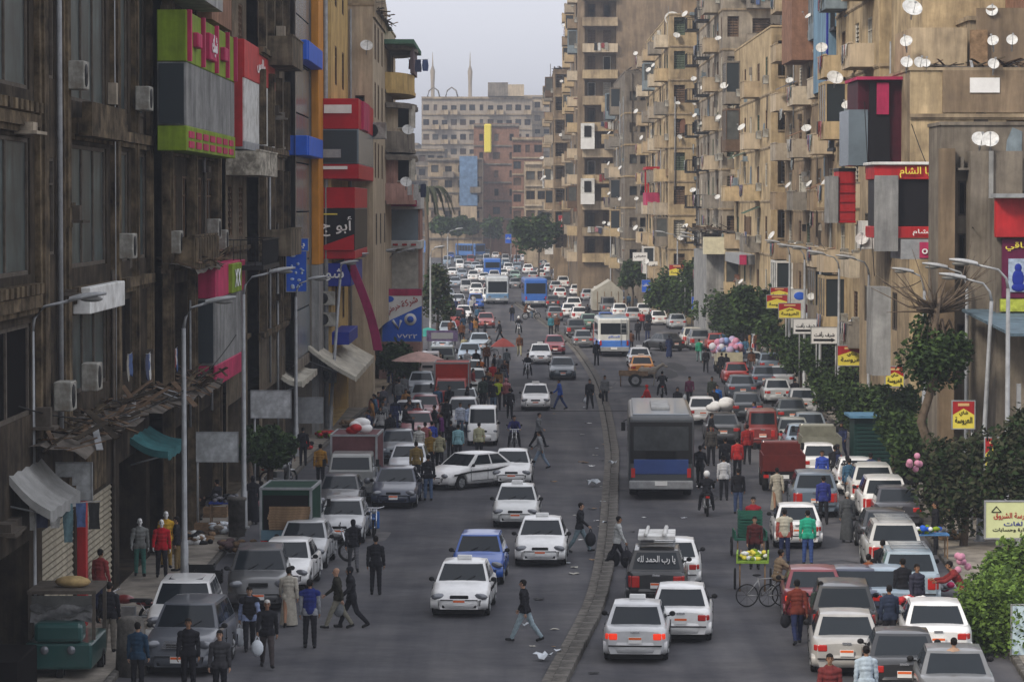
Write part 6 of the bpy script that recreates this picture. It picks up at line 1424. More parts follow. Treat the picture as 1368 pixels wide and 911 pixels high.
letters('السلام', t, (-3.29, 0, 1.42), 1.4, .22, C_BLUE, R(-90)); b = MB(); [b.tube([(-3.32, y, .8), (-3.32, y, 2.7)], .02, 4) for y in (-.5, -.9)]; [b.tube([(-3.32, -.5, z), (-3.32, -.9, z)], .015, 4) for z in (1.7, 2, 2.3, 2.6)]; b.build('ladder', M_STEEL, t)
bus(714, 411, 'blue bus heading away just right of the median', (.03, .14, .50), True, 9, 2.4, 3.0, roof=(.1, .2, .5))
bus(663, 407, 'white and blue bus coming, left of the median', (.58, .62, .64), False, 9, 2.4, 3.0, (.12, .25, .42), (1.3, 2.5))
bus(657, 375, 'blue box bus behind the white and blue one', (.04, .17, .60), False, 8, 2.4, 3.1, glass=(1.8, 2.6))
bus(596, 341, 'long blue bus across the far left junction', (.05, .2, .58), False, 10, 2.4, 3.0, rz=60)
bus(628, 345, 'blue bus with cream roof in the far jam', (.06, .2, .55), False, 8, 2.4, 2.9, rz=30, roof=(.6, .55, .35))
bus(650, 340, 'white coach at the far end of the jam', (.6, .6, .6), False, 8, 2.3, 2.9, rz=10)

def truck(px, py, label, cab, box, rear=False, L=5.6, W=1.95, cabH=2.0, boxH=2.75, boxz=.9, closed=True, name='truck', open_m=None, rz=0):
    g = G(px, py); hd = heading(g.y) + (0 if rear else math.pi) + R(rz); t = thing(name, label, 'truck' if name == 'truck' else 'pickup', (g.x, g.y + L/2, 0), hd); w = W/2
    b = MB(); xf = L/2; xc = L/2 - 1.5
    b.add([(xf, -w*.95, .45), (xf, w*.95, .45), (xf+.02, -w*.95, 1.15), (xf+.02, w*.95, 1.15), (xf-.32, -w*.85, cabH-.05), (xf-.32, w*.85, cabH-.05), (xc, -w*.86, cabH), (xc, w*.86, cabH), (xc, -w*.95, .45), (xc, w*.95, .45), (xc, -w*.95, 1.15), (xc, w*.95, 1.15)],
          [(0,1,3,2), (2,3,5,4), (4,5,7,6), (6,7,11,10), (10,11,9,8), (0,2,10,8), (2,4,6,10), (1,9,11,3), (3,11,7,5), (0,8,9,1)])
    put('cab', bev(b.mesh('cab', paint(cab)), .06, 2), t)
    b = MB(); b.quad((xf+.03-.05, -w*.82, 1.22), (xf+.03-.05, w*.82, 1.22), (xf-.25, w*.76, cabH-.16), (xf-.25, -w*.76, cabH-.16)); b.build('windscreen', M_CARGL, t).location.x = .02
    for s in (-1, 1):
        b = MB(); b.quad((xf-.15, s*w*.955, 1.2), (xc+.2, s*w*.955, 1.2), (xc+.2, s*w*.885, cabH-.15), (xf-.42, s*w*.885, cabH-.15)); b.build('side_window', M_CARGL, t)
        b = MB(); b.ball((xf+.01, s*w*.72, .82), (.05, .14, .12)); b.build('headlight', M_HLIGHT, t)
        b = MB(); b.cbox((-L/2-.03, s*w*.85, .62), (.05, .2, .12)); b.build('tail_light', M_RLIGHT, t)
        b = MB(); b.cbox((xf-.2, s*(w+.12), 1.45), (.06, .12, .26)); b.tube([(xf-.2, s*w*.9, 1.3), (xf-.2, s*(w+.12), 1.4)], .015, 4); b.build('mirror', M_BLK, t)
    b = MB(); b.cbox((xf+.04, 0, .5), (.1, W*.96, .2)); b.build('bumper', M_GREYP, t)
    b = MB(); b.cbox((xf+.025, 0, .84), (.03, W*.4, .16)); b.build('grille', M_BLK, t)
    b = MB(); b.cbox((xf+.1, 0, .52), (.02, .36, .14)); b.cbox((-L/2-.05, 0, .6), (.02, .36, .14)); b.build('licence_plate', M_WHITE, t)
    b = MB(); b.box(-L/2+.05, xc, -w*.5, w*.5, .5, boxz-.03); b.build('chassis', M_BLK, t)
    x1 = xc - .08
    if closed:
        b = MB(); b.box(-L/2, x1, -w, w, boxz, boxH); put('box', bev(b.mesh('box', box), .03, 1), t)
        b = MB()
        for e in (-w, w): b.box(-L/2-.02, x1+.02, e-.03, e+.03, boxH-.05, boxH+.03)
        for x in (-L/2, x1): b.box(x-.03, x+.03, -w-.01, w+.01, boxH-.04, boxH+.035); b.box(x-.03, x+.03, -w-.02, -w+.06, boxz, boxH-.05); b.box(x-.03, x+.03, w-.06, w+.02, boxz, boxH-.05)
        b.build('box_frame', open_m or M_GREYP, t)
    else:
        b = MB(); b.box(-L/2, x1, -w, w, boxz-.1, boxz); b.box(-L/2, x1, -w, -w+.05, boxz+.002, boxz+.5); b.box(-L/2, x1, w-.05, w, boxz+.002, boxz+.5); b.box(-L/2, -L/2+.05, -w+.052, w-.052, boxz+.002, boxz+.5); b.box(x1-.05, x1, -w+.052, w-.052, boxz+.002, boxz+.75)
        b.build('cargo_bed', box, t)
    for x in (L/2-.9, -L/2+1.1):
        for s in (-1, 1): wheel_at(t, x, s*(w-.13), .36, .22)
    return t
RT = mat('truck_red', (.38, .035, .02), .5, var=.25, scale=1.5)
truck(603, 553, 'red box truck with red cab in the left crowd', (.36, .03, .02), RT, L=4.8, W=1.8, boxH=2.55, cabH=1.85)
truck(471, 672, 'truck with dusty maroon box beside the left stalls', (.30, .31, .3), mat('dusty_maroon', (.13, .055, .06), .7, var=.35, scale=1.5), L=4.8, W=1.7, boxH=2.35, cabH=1.8)
t = truck(386, 752, 'dark green canopied truck loaded with planks on the left', (.35, .36, .35), mat('truck_green', (.012, .045, .03), .7, var=.35, scale=2), True, L=4.4, W=1.55, boxH=2.25, cabH=1.8, boxz=.7)
b = MB(); b.box(-2.225, -2.21, -.68, .68, 1.0, 2.05); b.build('opening_shade_sheet', M_DARK, t); b = MB(); b.box(-2.26, -2.22, -.74, .74, .7, 1.0); b.build('tailgate', paint((.12, .22, .28)), t)  # black sheet on the closed box end paints the shade of an opening
for i in range(9): b = MB(); b.box(-.62, .62, -.03, .03, 0, .07); put('plank', cached('pl2', lambda: b.mesh('plank', M_WOOD)), None, (t.location.x + rnd.uniform(-.04, .04), t.location.y - 2.27, 1.02+.078*i), label='%s wooden plank from the bottom of the stack behind the green truck cab' % ORD[i+1].replace('ground','lowest'), cat='plank')
t = truck(590, 500, 'pickup with purple and white painted board over the cab', (.25, .28, .25), M_GREYP, L=4.6, W=1.7, cabH=1.8, closed=False, name='pickup')
b = MB(); b.box(.92, 1.0, -1.0, 1.0, 2.05, 2.75); b.build('painted_board', mat('purple_white_print', (.40, .30, .52), .6, var=.5, scale=3), t); b = MB(); b.box(1.0, 1.02, -.7, .7, 2.2, 2.6); b.build('white_panel', M_WHITE, t)
truck(571, 508, 'white and red pickup with rail frame by the umbrellas', (.55, .5, .48), M_WOOD, L=4.4, W=1.6, cabH=1.75, closed=False, name='pickup')
truck(1050, 658, 'red pickup stacked with goods beside the robed man', (.14, .02, .015), mat('dark_red_bed', (.11, .018, .015), .6, var=.3), True, L=4.4, W=1.6, cabH=1.75, closed=False, name='pickup')
t = truck(975, 500, 'cream pickup under a huge bundle of balloons', (.55, .5, .38), mat('cream_bed', (.5, .46, .33), .6, var=.25), True, L=4.3, W=1.6, cabH=1.7, closed=False, name='pickup')
b = MB(); rg = random.Random(2); b.mi = 0
for i in range(70):
    b.mi = i % 4; a = rg.uniform(0, 6.28); q = rg.random()**.5; b.ball((q*1.0*math.cos(a), q*1.2*math.sin(a), .2 + .9*rg.random()*(1-q*q*.6)), rg.uniform(.18, .27), 8, 6)
b.build('balloon_bundle', [mat('balloon_blue', (.20, .30, .55), .3, var=0), mat('balloon_pink', (.55, .25, .35), .3, var=0), mat('balloon_lilac', (.42, .35, .52), .3, var=0), mat('balloon_white', (.6, .6, .65), .3, var=0)], None, loc=(t.location.x, t.location.y-.6, 1.15), label='heap of blue and pink balloons on the cream pickup', cat='balloons', kind=None)
truck(1100, 630, 'olive pickup with frame in the dense right row', (.3, .3, .25), mat('olive_bed', (.2, .2, .16), .6, var=.3), True, L=4.4, W=1.6, cabH=1.75, closed=False, name='pickup')
truck(805, 470, 'small red tricycle truck left of the white blue bus', (.4, .04, .03), RT, True, L=3, W=1.3, boxH=2.1, cabH=1.7)
for (px, py, l, r_) in ((895, 415, 'orange railed pickup in the upper right row', True), (870, 400, 'cream pickup before the plastic tent', True)): truck(px, py, l, (.5, .45, .35), M_WOOD, r_, L=4.3, W=1.6, cabH=1.7, closed=False, name='pickup')
# green three wheeler at the lower left
t = thing('three_wheeler', 'turquoise cargo three wheeler with tarpaulin at the lower left', 'three wheeler', (G(78, 915).x, G(78, 915).y + 1.4, 0), -math.pi/2)
TQ = paint((.008, .065, .06))
b = MB(); b.box(-1.4, 1.4, -.75, .75, .35, .95); put('tub', bev(b.mesh('tub', TQ), .06, 2), t)
b = MB(); b.box(.7, 1.45, -.55, .55, .96, 1.4); put('nose', bev(b.mesh('nose', TQ), .1, 2), t)
b = MB(); [b.box(x-.04, x+.04, y-.04, y+.04, .95, 1.98) for x in (-1.3, .75) for y in (-.72, .72)]; b.box(-1.35, .8, -.78, .78, 1.981, 2.06); b.build('roof_frame', M_RUST, t)
b = MB(); rows = [[Vector((.85 + .1*math.sin(i*2+j), lerp(-.7, .7, j/8), 1.75 - .09*i + .05*math.sin(j*1.7+i))) for j in range(9)] for i in range(5)]; b.grid(rows); b.build('tarpaulin', cloth((.16, .16, .16)), t)
b = MB(); b.box(.78, .80, -.68, .68, 1.4, 1.95); b.build('windscreen', mat('cloudy_glass', (.10, .10, .095), .4, var=.3), t)
for x, y in ((1.0, 0), (-.8, .7), (-.8, -.7)): wheel_at(t, x, y, .28, .14)
b = MB(); b.ball((1.46, .3, .8), (.05, .1, .1)); b.ball((1.46, -.3, .8), (.05, .1, .1)); b.build('headlight', M_HLIGHT, t)
b = MB(); b.ball((0, 0, .12), (.42, .3, .14), 10, 6); b.build('straw_bundle', mat('straw', (.42, .30, .14), .9, var=.4, scale=5), None, loc=(t.location.x+.15, t.location.y, 2.06), label='tan bundle lying on the three wheeler roof', cat='bundle')

# two wheelers
def moto(p, rz, label, col=(.02, .02, .022), scooter=False, cat='motorcycle'):
    t = thing('motorcycle', label, cat, p, rz, None, sc=.93); cm = paint(col)
    def wheel():
        g = MB(); n = 20
        g.grid([[Vector(((.30 + .045*math.cos(q))*math.cos(a), .045*math.sin(q), (.30 + .045*math.cos(q))*math.sin(a))) for q in [2*math.pi*k/6 for k in range(7)]] for a in [2*math.pi*k/n for k in range(n+1)]]); return g.mesh('tyre', M_RUB)
    def rim():
        g = MB(); g.tube([(0, -.05, 0), (0, .05, 0)], .05, 8)
        for k in range(10): a = math.pi*k/5; g.tube([(0, 0, 0), (.27*math.cos(a), 0, .27*math.sin(a))], .007, 4)
        return g.mesh('spokes', M_CHR)
    for x in (.62, -.62): y = put('tyre', cached('mty', wheel), t, (x, 0, .345)); put('spokes', cached('mri', rim), y)
    b = MB(); b.ball((.12, 0, .82), (.30, .13, .13)); b.ball((-.45, 0, .72), (.25, .11, .07)); b.ball((.62, 0, .66), (.22, .06, .05)); b.build('tank_and_fairing', cm, t)
    b = MB(); b.cbox((-.35, 0, .80), (.62, .24, .10)); put('seat', bev(b.mesh('seat', M_BLK), .04, 2), t)
    b = MB(); b.cbox((.0, 0, .45), (.36, .26, .34)); b.tube([(-.62, .12, .36), (.0, .14, .34)], .035, 6); b.tube([(-.8, -.12, .42), (.1, -.14, .3)], .04, 6); b.build('engine', M_STEEL, t)
    b = MB()
    for s in (-.09, .09): b.tube([(.64, s, .35), (.40, s, .98)], .028, 6); b.tube([(-.62, s, .36), (-.35, s, .75)], .02, 5)
    b.tube([(.36, -.36, 1.06), (.44, -.2, 1.02), (.44, .2, 1.02), (.36, .36, 1.06)], .018, 6); b.build('fork_and_handlebar', M_CHR, t)
    b = MB(); b.ball((.56, 0, .90), (.08, .09, .09)); b.build('headlight', M_HLIGHT, t)
    b = MB(); b.cbox((-.78, 0, .74), (.04, .14, .07)); b.build('tail_light', M_RLIGHT, t)
    if scooter: b = MB(); b.cbox((.42, 0, .6), (.06, .40, .6)); put('leg_shield', bev(b.mesh('leg_shield', cm), .02, 1), t)
    for s in (-1, 1): b = MB(); b.ball((.34, s*.34, 1.22), (.02, .06, .04), 6, 4); b.tube([(.37, s*.28, 1.05), (.34, s*.34, 1.2)], .008, 4); b.build('mirror', M_BLK, t)
    return t
def bicycle(p, rz, label):
    t = thing('bicycle', label, 'bicycle', p, rz, sc=.95)
    def wh():
        g = MB(); n = 20
        g.grid([[Vector(((.31 + .02*math.cos(q))*math.cos(a), .02*math.sin(q), (.31 + .02*math.cos(q))*math.sin(a))) for q in [2*math.pi*k/5 for k in range(6)]] for a in [2*math.pi*k/n for k in range(n+1)]])
        for k in range(8): a = math.pi*k/4; g.tube([(0, 0, 0), (.3*math.cos(a), 0, .3*math.sin(a))], .004, 3)
        return g.mesh('wheel', M_RUB)
    for x in (.52, -.52): put('wheel', cached('bwh', wh), t, (x, 0, .33))
    b = MB()
    for p0, p1 in (((-.52, 0, .33), (-.1, 0, .3)), ((-.1, 0, .3), (-.22, 0, .85)), ((-.2, 0, .78), (.36, 0, .82)), ((-.1, 0, .3), (.36, 0, .72)), ((-.52, 0, .33), (-.2, 0, .75)), ((.52, 0, .33), (.35, 0, .98))): b.tube([p0, p1], .018, 6)
    b.tube([(.30, -.27, 1.0), (.37, 0, .98), (.30, .27, 1.0)], .014, 5); b.build('frame', M_STEEL, t)
    b = MB(); b.ball((-.24, 0, .9), (.13, .08, .04)); b.build('saddle', M_BLK, t); return t
MOTOS = {}
for k, px, py, rz, l, col, sc in (('m1', 945, 690, 90, 'motorcycle ridden away by the man in white helmet', DK, 0), ('m2', 885, 533, 90, 'motorcycle behind the grey bus heading away', DK, 0), ('m3', 687, 603, -90, 'motorcycle coming towards the camera left of the median', CH, 0),
    ('m4', 705, 506, -90, 'motorcycle coming alongside the white taxi', DK, 0), ('m5', 693, 448, -90, 'white fronted motorcycle coming with helmeted rider', (.5, .5, .5), 0), ('m6', 710, 427, 0, 'motorcycle crossing the median gap, seen sideways', DK, 0),
    ('p1', 440, 750, 0, 'black motorcycle parked side on before the silver saloon', DK, 0), ('p2', 499, 718, -90, 'blue scooter parked beside the silver saloon', (.02, .12, .4), 1), ('p3', 172, 840, 170, 'dark scooter among the stalls at the lower left', (.2, .02, .02), 1), ('p4', 372, 655, 40, 'scooter parked on the left pavement', SI, 1)):
    g = G(px, py); MOTOS[k] = moto((g.x, g.y+.6 if abs(rz) == 90 else g.y, 0.14 if k == 'p4' else 0), R(rz), l, col, bool(sc))
g = G(1022, 810); bicycle((g.x, g.y, 0), R(8), 'bicycle with wheel towards the camera carrying a vendor tray')
g = G(1040, 812); bicycle((g.x+.2, g.y+.5, 0), R(25), 'bicycle ridden beside the vendor tray')
g = G(652, 478); bicycle((g.x, g.y, 0), R(200), 'distant bicycle at the edge of the left crowd')
# vendor cart, green crates cart
def cart(p, rz, label, m, w=1.0, l=1.3, h=.75, goods=None, wh=.3):
    t = thing('hand_cart', label, 'cart', p, rz); b = MB(); b.box(-l/2, l/2, -w/2, w/2, h-.06, h); b.box(-l/2, l/2, -w/2, -w/2+.04, h+.002, h+.22); b.box(-l/2, l/2, w/2-.04, w/2, h+.002, h+.22); b.build('tray', m, t)
    b = MB(); [b.tube([(x, y, 0), (x, y, h)], .025, 5) for x in (-l/2+.1,) for y in (-w/2+.1, w/2-.1)]; b.tube([(l/2, -w/2+.1, h), (l/2+.5, -w/2+.1, h+.15)], .02, 5); b.tube([(l/2, w/2-.1, h), (l/2+.5, w/2-.1, h+.15)], .02, 5); b.build('legs_and_shafts', M_WOOD, t)
    for s in (-1, 1): wheel_at(t, .1, s*(w/2+.05), wh, .06)
    return t
g = G(1003, 745); c = cart((g.x, g.y+.5, 0), R(90), 'green railed cart carrying stacked crates', mat('cart_green', (.03, .12, .085), .7, var=.3, scale=4), 1.0, 1.2, .6)
for i in range(3): crate((g.x, g.y+.4, .62+.27*i), 'green plastic crate %s in the stack on the green cart' % ('bottom', 'middle', 'top')[i], MATS['cart_green'], .72, .27, 0, 3)
g = G(1012, 790); c = cart((g.x-.1, g.y+.5, 0), R(85), 'vendor tray cart heaped with lime and white goods', mat('lime_tray', (.25, .4, .06), .6, var=.4, scale=4), .9, 1.1, .85)
rg = random.Random(5)
def pile(p, label, n, r, cols, sz=.1, cat='goods'):
    b = MB(); 
    for i in range(n):
        b.mi = i % len(cols); a = rg.uniform(0, 6.28); q = rg.random()**.5*r; b.ball((q*math.cos(a), q*math.sin(a), rg.uniform(0, sz*2)), (sz*rg.uniform(.7, 1.4), sz, sz*.7), 6, 4)
    return b.build('heap_of_goods', cols, None, loc=p, label=label, cat=cat)
pile((g.x-.1, g.y+.5, .9), 'heap of white and green produce on the vendor tray', 30, .4, [M_WHITE, C_GREEN, C_YEL], .09)
g = G(485, 520); 
g = G(846, 516); cart((g.x, g.y, 0), 0, 'low wooden cart pulled by a donkey behind the orange taxi', M_WOOD, 1.0, 1.7, .7, wh=.38)
# white bundles on roofs
def bundle(p, label, r, m, n=3):
    b = MB()
    for i in range(n): b.ball((rnd.uniform(-r, r)*.5, rnd.uniform(-r, r)*.5, r*.45 + .1*i), (r*rnd.uniform(.7, 1), r*rnd.uniform(.6, .9), r*.55), 10, 7)
    return b.build('bundle', m, None, loc=p, label=label, cat='bundle')
o = find('dark saloon with white bundles on the roof'); bundle((o.location.x+.3, o.location.y-.2, 1.42), 'large white plastic bundle on the dark saloon roof', .42, M_WHITE); bundle((o.location.x-.45, o.location.y-.3, 1.4), 'smaller white sack on the dark saloon roof', .35, M_WHITE, 2)
g = G(478, 672); bundle((g.x, g.y+2.2, 2.42), 'white sack tied over red cloth on the maroon box truck', .34, M_WHITE); bundle((g.x-.25, g.y+1.8, 2.38), 'red cloth bundle under the white sack', .28, C_RED, 2)

# ================================================================== people
def capsule(b, p0, r0, p1, r1, n=10):
    p0, p1 = Vector(p0), Vector(p1); d = (p1-p0).normalized()
    b.tube([p0 - d*r0*.8, p0 - d*r0*.4, p0, p1, p1 + d*r1*.4, p1 + d*r1*.8], [r0*.55, r0*.9, r0, r1, r1*.9, r1*.55], n)
def pose_joints(P):
    """all joints of a 1.74 m body facing +x; angles in degrees"""
    J = {}; ph = P.get('ph', .94); lean = R(P.get('lean', 2))
    J['pel'] = Vector((0, 0, ph)); up = Vector((math.sin(lean), 0, math.cos(lean)))
    J['chest'] = J['pel'] + up*.36; J['neck'] = J['pel'] + up*.52; J['head'] = J['neck'] + Vector((math.sin(lean + R(P.get('nod', 0)))*.16, 0, .17))
    for s, k in ((1, 'l'), (-1, 'r')):
        th, kn = P.get('leg'+k, (0, 0)); sp = P.get('spread', .02)
        hip = J['pel'] + Vector((0, s*.085, -.02)); a = R(th); knee = hip + Vector((math.sin(a)*.43, s*sp, -math.cos(a)*.43)); a2 = a - R(kn)
        ank = knee + Vector((math.sin(a2)*.42, s*sp*.5, -math.cos(a2)*.42)); f = R(P.get('foot'+k, 0))
        J['hip'+k], J['kne'+k], J['ank'+k] = hip, knee, ank; J['toe'+k] = ank + Vector((math.cos(f)*.15, s*.02, -.045 + math.sin(f)*.12)); J['heel'+k] = ank + Vector((-.045*math.cos(f), 0, -.04))
        sh = J['neck'] + Vector((0, s*.185, -.06)) - up*.03; ar, ab, el = P.get('arm'+k, (0, 8, 12))
        a = R(ar); A = R(ab); d = Vector((math.sin(a)*math.cos(A), s*math.sin(A), -math.cos(a)*math.cos(A)))
        elb = sh + d*.28; a3 = a + R(el); A3 = R(P.get('fab'+k, ab*.4)); d2 = Vector((math.sin(a3)*math.cos(A3), s*math.sin(A3), -math.cos(a3)*math.cos(A3)))
        J['sh'+k], J['elb'+k], J['wri'+k] = sh, elb, elb + d2*.245; J['hd'+k] = d2
    return J
def build_pose(P):
    J = pose_joints(P); b = MB(); prim = []
    def cap(tag, a, ra, c, rc, sc=1): capsule(b, a, ra, c, rc); prim.append((tag, Vector(a), Vector(c), ra, rc))
    def ell(tag, c, r): b.ball(c, r, 12, 8); prim.append((tag, Vector(c), Vector(c), sum(r)/3, sum(r)/3))
    pel, ch, nk, hd = J['pel'], J['chest'], J['neck'], J['head']; up = (nk-pel).normalized()
    for f, y, x, tag in ((-.0, .15, .11, 'pelvis'), (.10, .135, .10, 'torso'), (.2, .145, .10, 'torso'), (.3, .165, .112, 'torso'), (.4, .17, .108, 'torso'), (.46, .15, .09, 'torso')):
        ell(tag, pel + up*f, (x, y, .095))
    for k, s in (('l', 1), ('r', -1)):
        cap('thigh', J['hip'+k], .092, J['kne'+k], .062); cap('shin', J['kne'+k], .060, J['ank'+k], .040)
        cap('foot'+k, J['heel'+k], .042, J['toe'+k], .036)
        cap('torso', nk - up*.05, .07, J['sh'+k], .062); cap('uarm', J['sh'+k], .055, J['elb'+k], .042); cap('farm', J['elb'+k], .041, J['wri'+k], .027)
        cap('hand', J['wri'+k], .027, J['wri'+k] + J['hd'+k]*.07, .032)
    cap('neck', nk - up*.03, .052, hd - Vector((0, 0, .06)), .047)
    ell('head', hd + Vector((.0, 0, .02)), (.092, .074, .105)); ell('head', hd + Vector((.028, 0, -.055)), (.062, .056, .058)); ell('head', hd + Vector((-.015, 0, .05)), (.088, .076, .075))
    me = b.mesh('tmp', M_SKIN); o = bpy.data.objects.new('tmp', me); COL.objects.link(o)
    m = o.modifiers.new('r', 'REMESH'); m.mode = 'VOXEL'; m.voxel_size = .021; m.use_smooth_shade = True
    s_ = o.modifiers.new('s', 'SMOOTH'); s_.factor = .5; s_.iterations = 3
    dg = bpy.context.evaluated_depsgraph_get(); em = bpy.data.meshes.new_from_object(o.evaluated_get(dg)); bpy.data.objects.remove(o)
    vs = [v.co.copy() for v in em.vertices]; ns = [v.normal.copy() for v in em.vertices]; fs = [tuple(p.vertices) for p in em.polygons]
    def tagof(c):
        best, bt = 9, None
        for tag, a, e, ra, rc in prim:
            ab = e - a; L2 = ab.length_squared; t = 0 if L2 == 0 else max(0, min(1, (c-a).dot(ab)/L2)); d = (c - (a + ab*t)).length - lerp(ra, rc, t)
            if d < best: best, bt = d, tag
        return bt
    tags = [tagof(v) for v in vs]
    # body with nose, ears and five fingers
    B = MB(); B.add(vs, fs, True)
    B.ball(hd + Vector((.097, 0, -.012)), (.02, .013, .022), 6, 5)
    for s in (-1, 1): B.ball(hd + Vector((.0, s*.076, -.01)), (.02, .010, .03), 6, 5)
    for k, s in (('l', 1), ('r', -1)):
        w0 = J['wri'+k]; d = J['hd'+k]; pal = w0 + d*.075; side = d.cross(Vector((0, 1, 0))); side = side.normalized() if side.length > .1 else Vector((1, 0, 0)); inn = Vector((0, -s, 0))
        for i in range(4):
            L = (.062, .072, .068, .052)[i]; o_ = side*(.028 - .019*i); p0 = pal + o_; p1 = p0 + d*L*.55 + inn*.008; p2 = p1 + d*L*.35 + inn*(.02+.004*i)
            B.tube([p0, p1, p2], [.0095, .0085, .006], 5)
        p0 = w0 + d*.035 + side*.024; B.tube([p0, p0 + side*.028 + d*.028 + inn*.008, p0 + side*.032 + d*.058 + inn*.018], [.011, .010, .007], 5)
    body = B.mesh('body', M_SKIN)
    def shell(name, keep, off, m, extra=None):
        kv = [keep(tags[i], vs[i]) for i in range(len(vs))]; idx = {}; nv = []; nf = []
        for f in fs:
            if sum(1 for i in f if kv[i]) >= 2:
                for i in f:
                    if i not in idx:
                        idx[i] = len(nv); q = off(tags[i], vs[i]); nv.append(vs[i] + ns[i]*q)
                nf.append(tuple(idx[i] for i in f))
        B = MB(); B.add(nv, nf, True); return B.mesh(name, m)
    zc = pel.z
    out = {'body': body, 'J': J}
    wr = lambda v: .014 + .006*math.sin(v.z*55 + v.x*30)*.8 + .004*math.sin(v.y*60)
    out['jacket'] = shell('jacket', lambda t, v: t in ('torso', 'uarm', 'farm') or (t in ('pelvis', 'thigh') and v.z > zc - .09 and abs(v.x-pel.x) < .2), lambda t, v: wr(v) + (.022 if t in ('pelvis', 'thigh') else .012 if t == 'torso' else .006), cloth((.1, .1, .1)))
    out['vest'] = shell('vest', lambda t, v: t == 'torso' or (t == 'pelvis' and v.z > zc - .05), lambda t, v: wr(v) + .03, cloth((.1, .1, .1)))
    out['trousers'] = shell('trousers', lambda t, v: t in ('pelvis', 'thigh', 'shin'), lambda t, v: wr(v)*.7 + (.008 if t == 'shin' else .002), cloth((.1, .1, .1)))
    for k in 'lr': out['shoe'+k] = shell('shoe', lambda t, v: t == 'foot'+k, lambda t, v: .008, M_BLK)
    out['hair'] = shell('hair', lambda t, v: t == 'head' and (v.z > hd.z + .055 or (v.x < hd.x + .015 and v.z > hd.z - .04)), lambda t, v: .010, M_HAIR)
    out['scarf'] = shell('scarf', lambda t, v: (t in ('head', 'neck') and not (v.x > hd.x + .05 and abs(v.y) < .052 and v.z < hd.z + .06 and v.z > hd.z - .09)) or (t == 'torso' and v.z > nk.z - .10), lambda t, v: .03 if t == 'torso' else .016, M_HAIR)
    g = MB()
    for s in (-1, 1): g.ball(hd + Vector((.078, s*.028, .012)), (.014, .013, .008), 6, 4); g.tube([hd + Vector((.088, s*.012, .034)), hd + Vector((.078, s*.045, .034))], .006, 4)
    g.tube([hd + Vector((.083, -.02, -.052)), hd + Vector((.083, .02, -.052))], .006, 4); out['face'] = g.mesh('eyes_and_mouth', M_HAIR)
    # robe: a loose cone from the waist down
    rows = []
    for i in range(9):
        q = i/8; z = lerp(zc + .12, .07, q); w = lerp(.155, .26, q**.8)
        rows.append([Vector((pel.x + (w*.8 + .02*q*math.sin(6*a))*math.cos(a) + (.03*q), w*(1 + .05*q*math.sin(5*a+1))*math.sin(a), z)) for a in [2*math.pi*k/20 for k in range(20)]])
    B = MB(); B.grid(rows, closed=True); out['robe'] = B.mesh('robe_skirt', cloth((.1, .1, .1)))
    return out
POSES = {
 'stand': dict(armr=(4, 9, 14), arml=(-3, 9, 10), legl=(3, 3), legr=(-3, 2)),
 'relax': dict(armr=(10, 12, 30), arml=(-2, 10, 16), legl=(6, 4), legr=(-6, 3), lean=0),
 'hips': dict(armr=(-15, 38, 60), arml=(-15, 38, 60), fabr=-40, fabl=-40),
 'walk': dict(legl=(27, 6), legr=(-20, 14), arml=(-22, 9, 12), armr=(24, 9, 28), lean=5, footr=-28, footl=8, ph=.905),
 'walk2': dict(legr=(24, 4), legl=(-17, 26), armr=(-20, 9, 14), arml=(20, 9, 30), lean=5, footl=-32, footr=6, ph=.915),
 'stride': dict(legl=(27, 4), legr=(-23, 14), arml=(-14, 14, 6), armr=(16, 14, 12), lean=6, footr=-28, footl=10, ph=.90),
 'carry': dict(legl=(16, 4), legr=(-13, 12), arml=(2, 9, 4), armr=(12, 9, 75), lean=2, footr=-18, ph=.93),
 'bend': dict(legl=(5, 10), legr=(-3, 8), arml=(55, 10, 30), armr=(60, 10, 25), lean=32, ph=.93),
 'phone': dict(legl=(5, 3), legr=(-5, 3), arml=(0, 9, 12), armr=(35, 15, 115), lean=1),
 'ride': dict(legl=(68, 72), legr=(68, 72), spread=.12, arml=(50, 16, 22), armr=(50, 16, 22), lean=12, ph=.86),
 'sit': dict(legl=(85, 85), legr=(85, 85), spread=.05, arml=(20, 12, 60), armr=(20, 12, 60), lean=6, ph=.52),
}
_P = {}
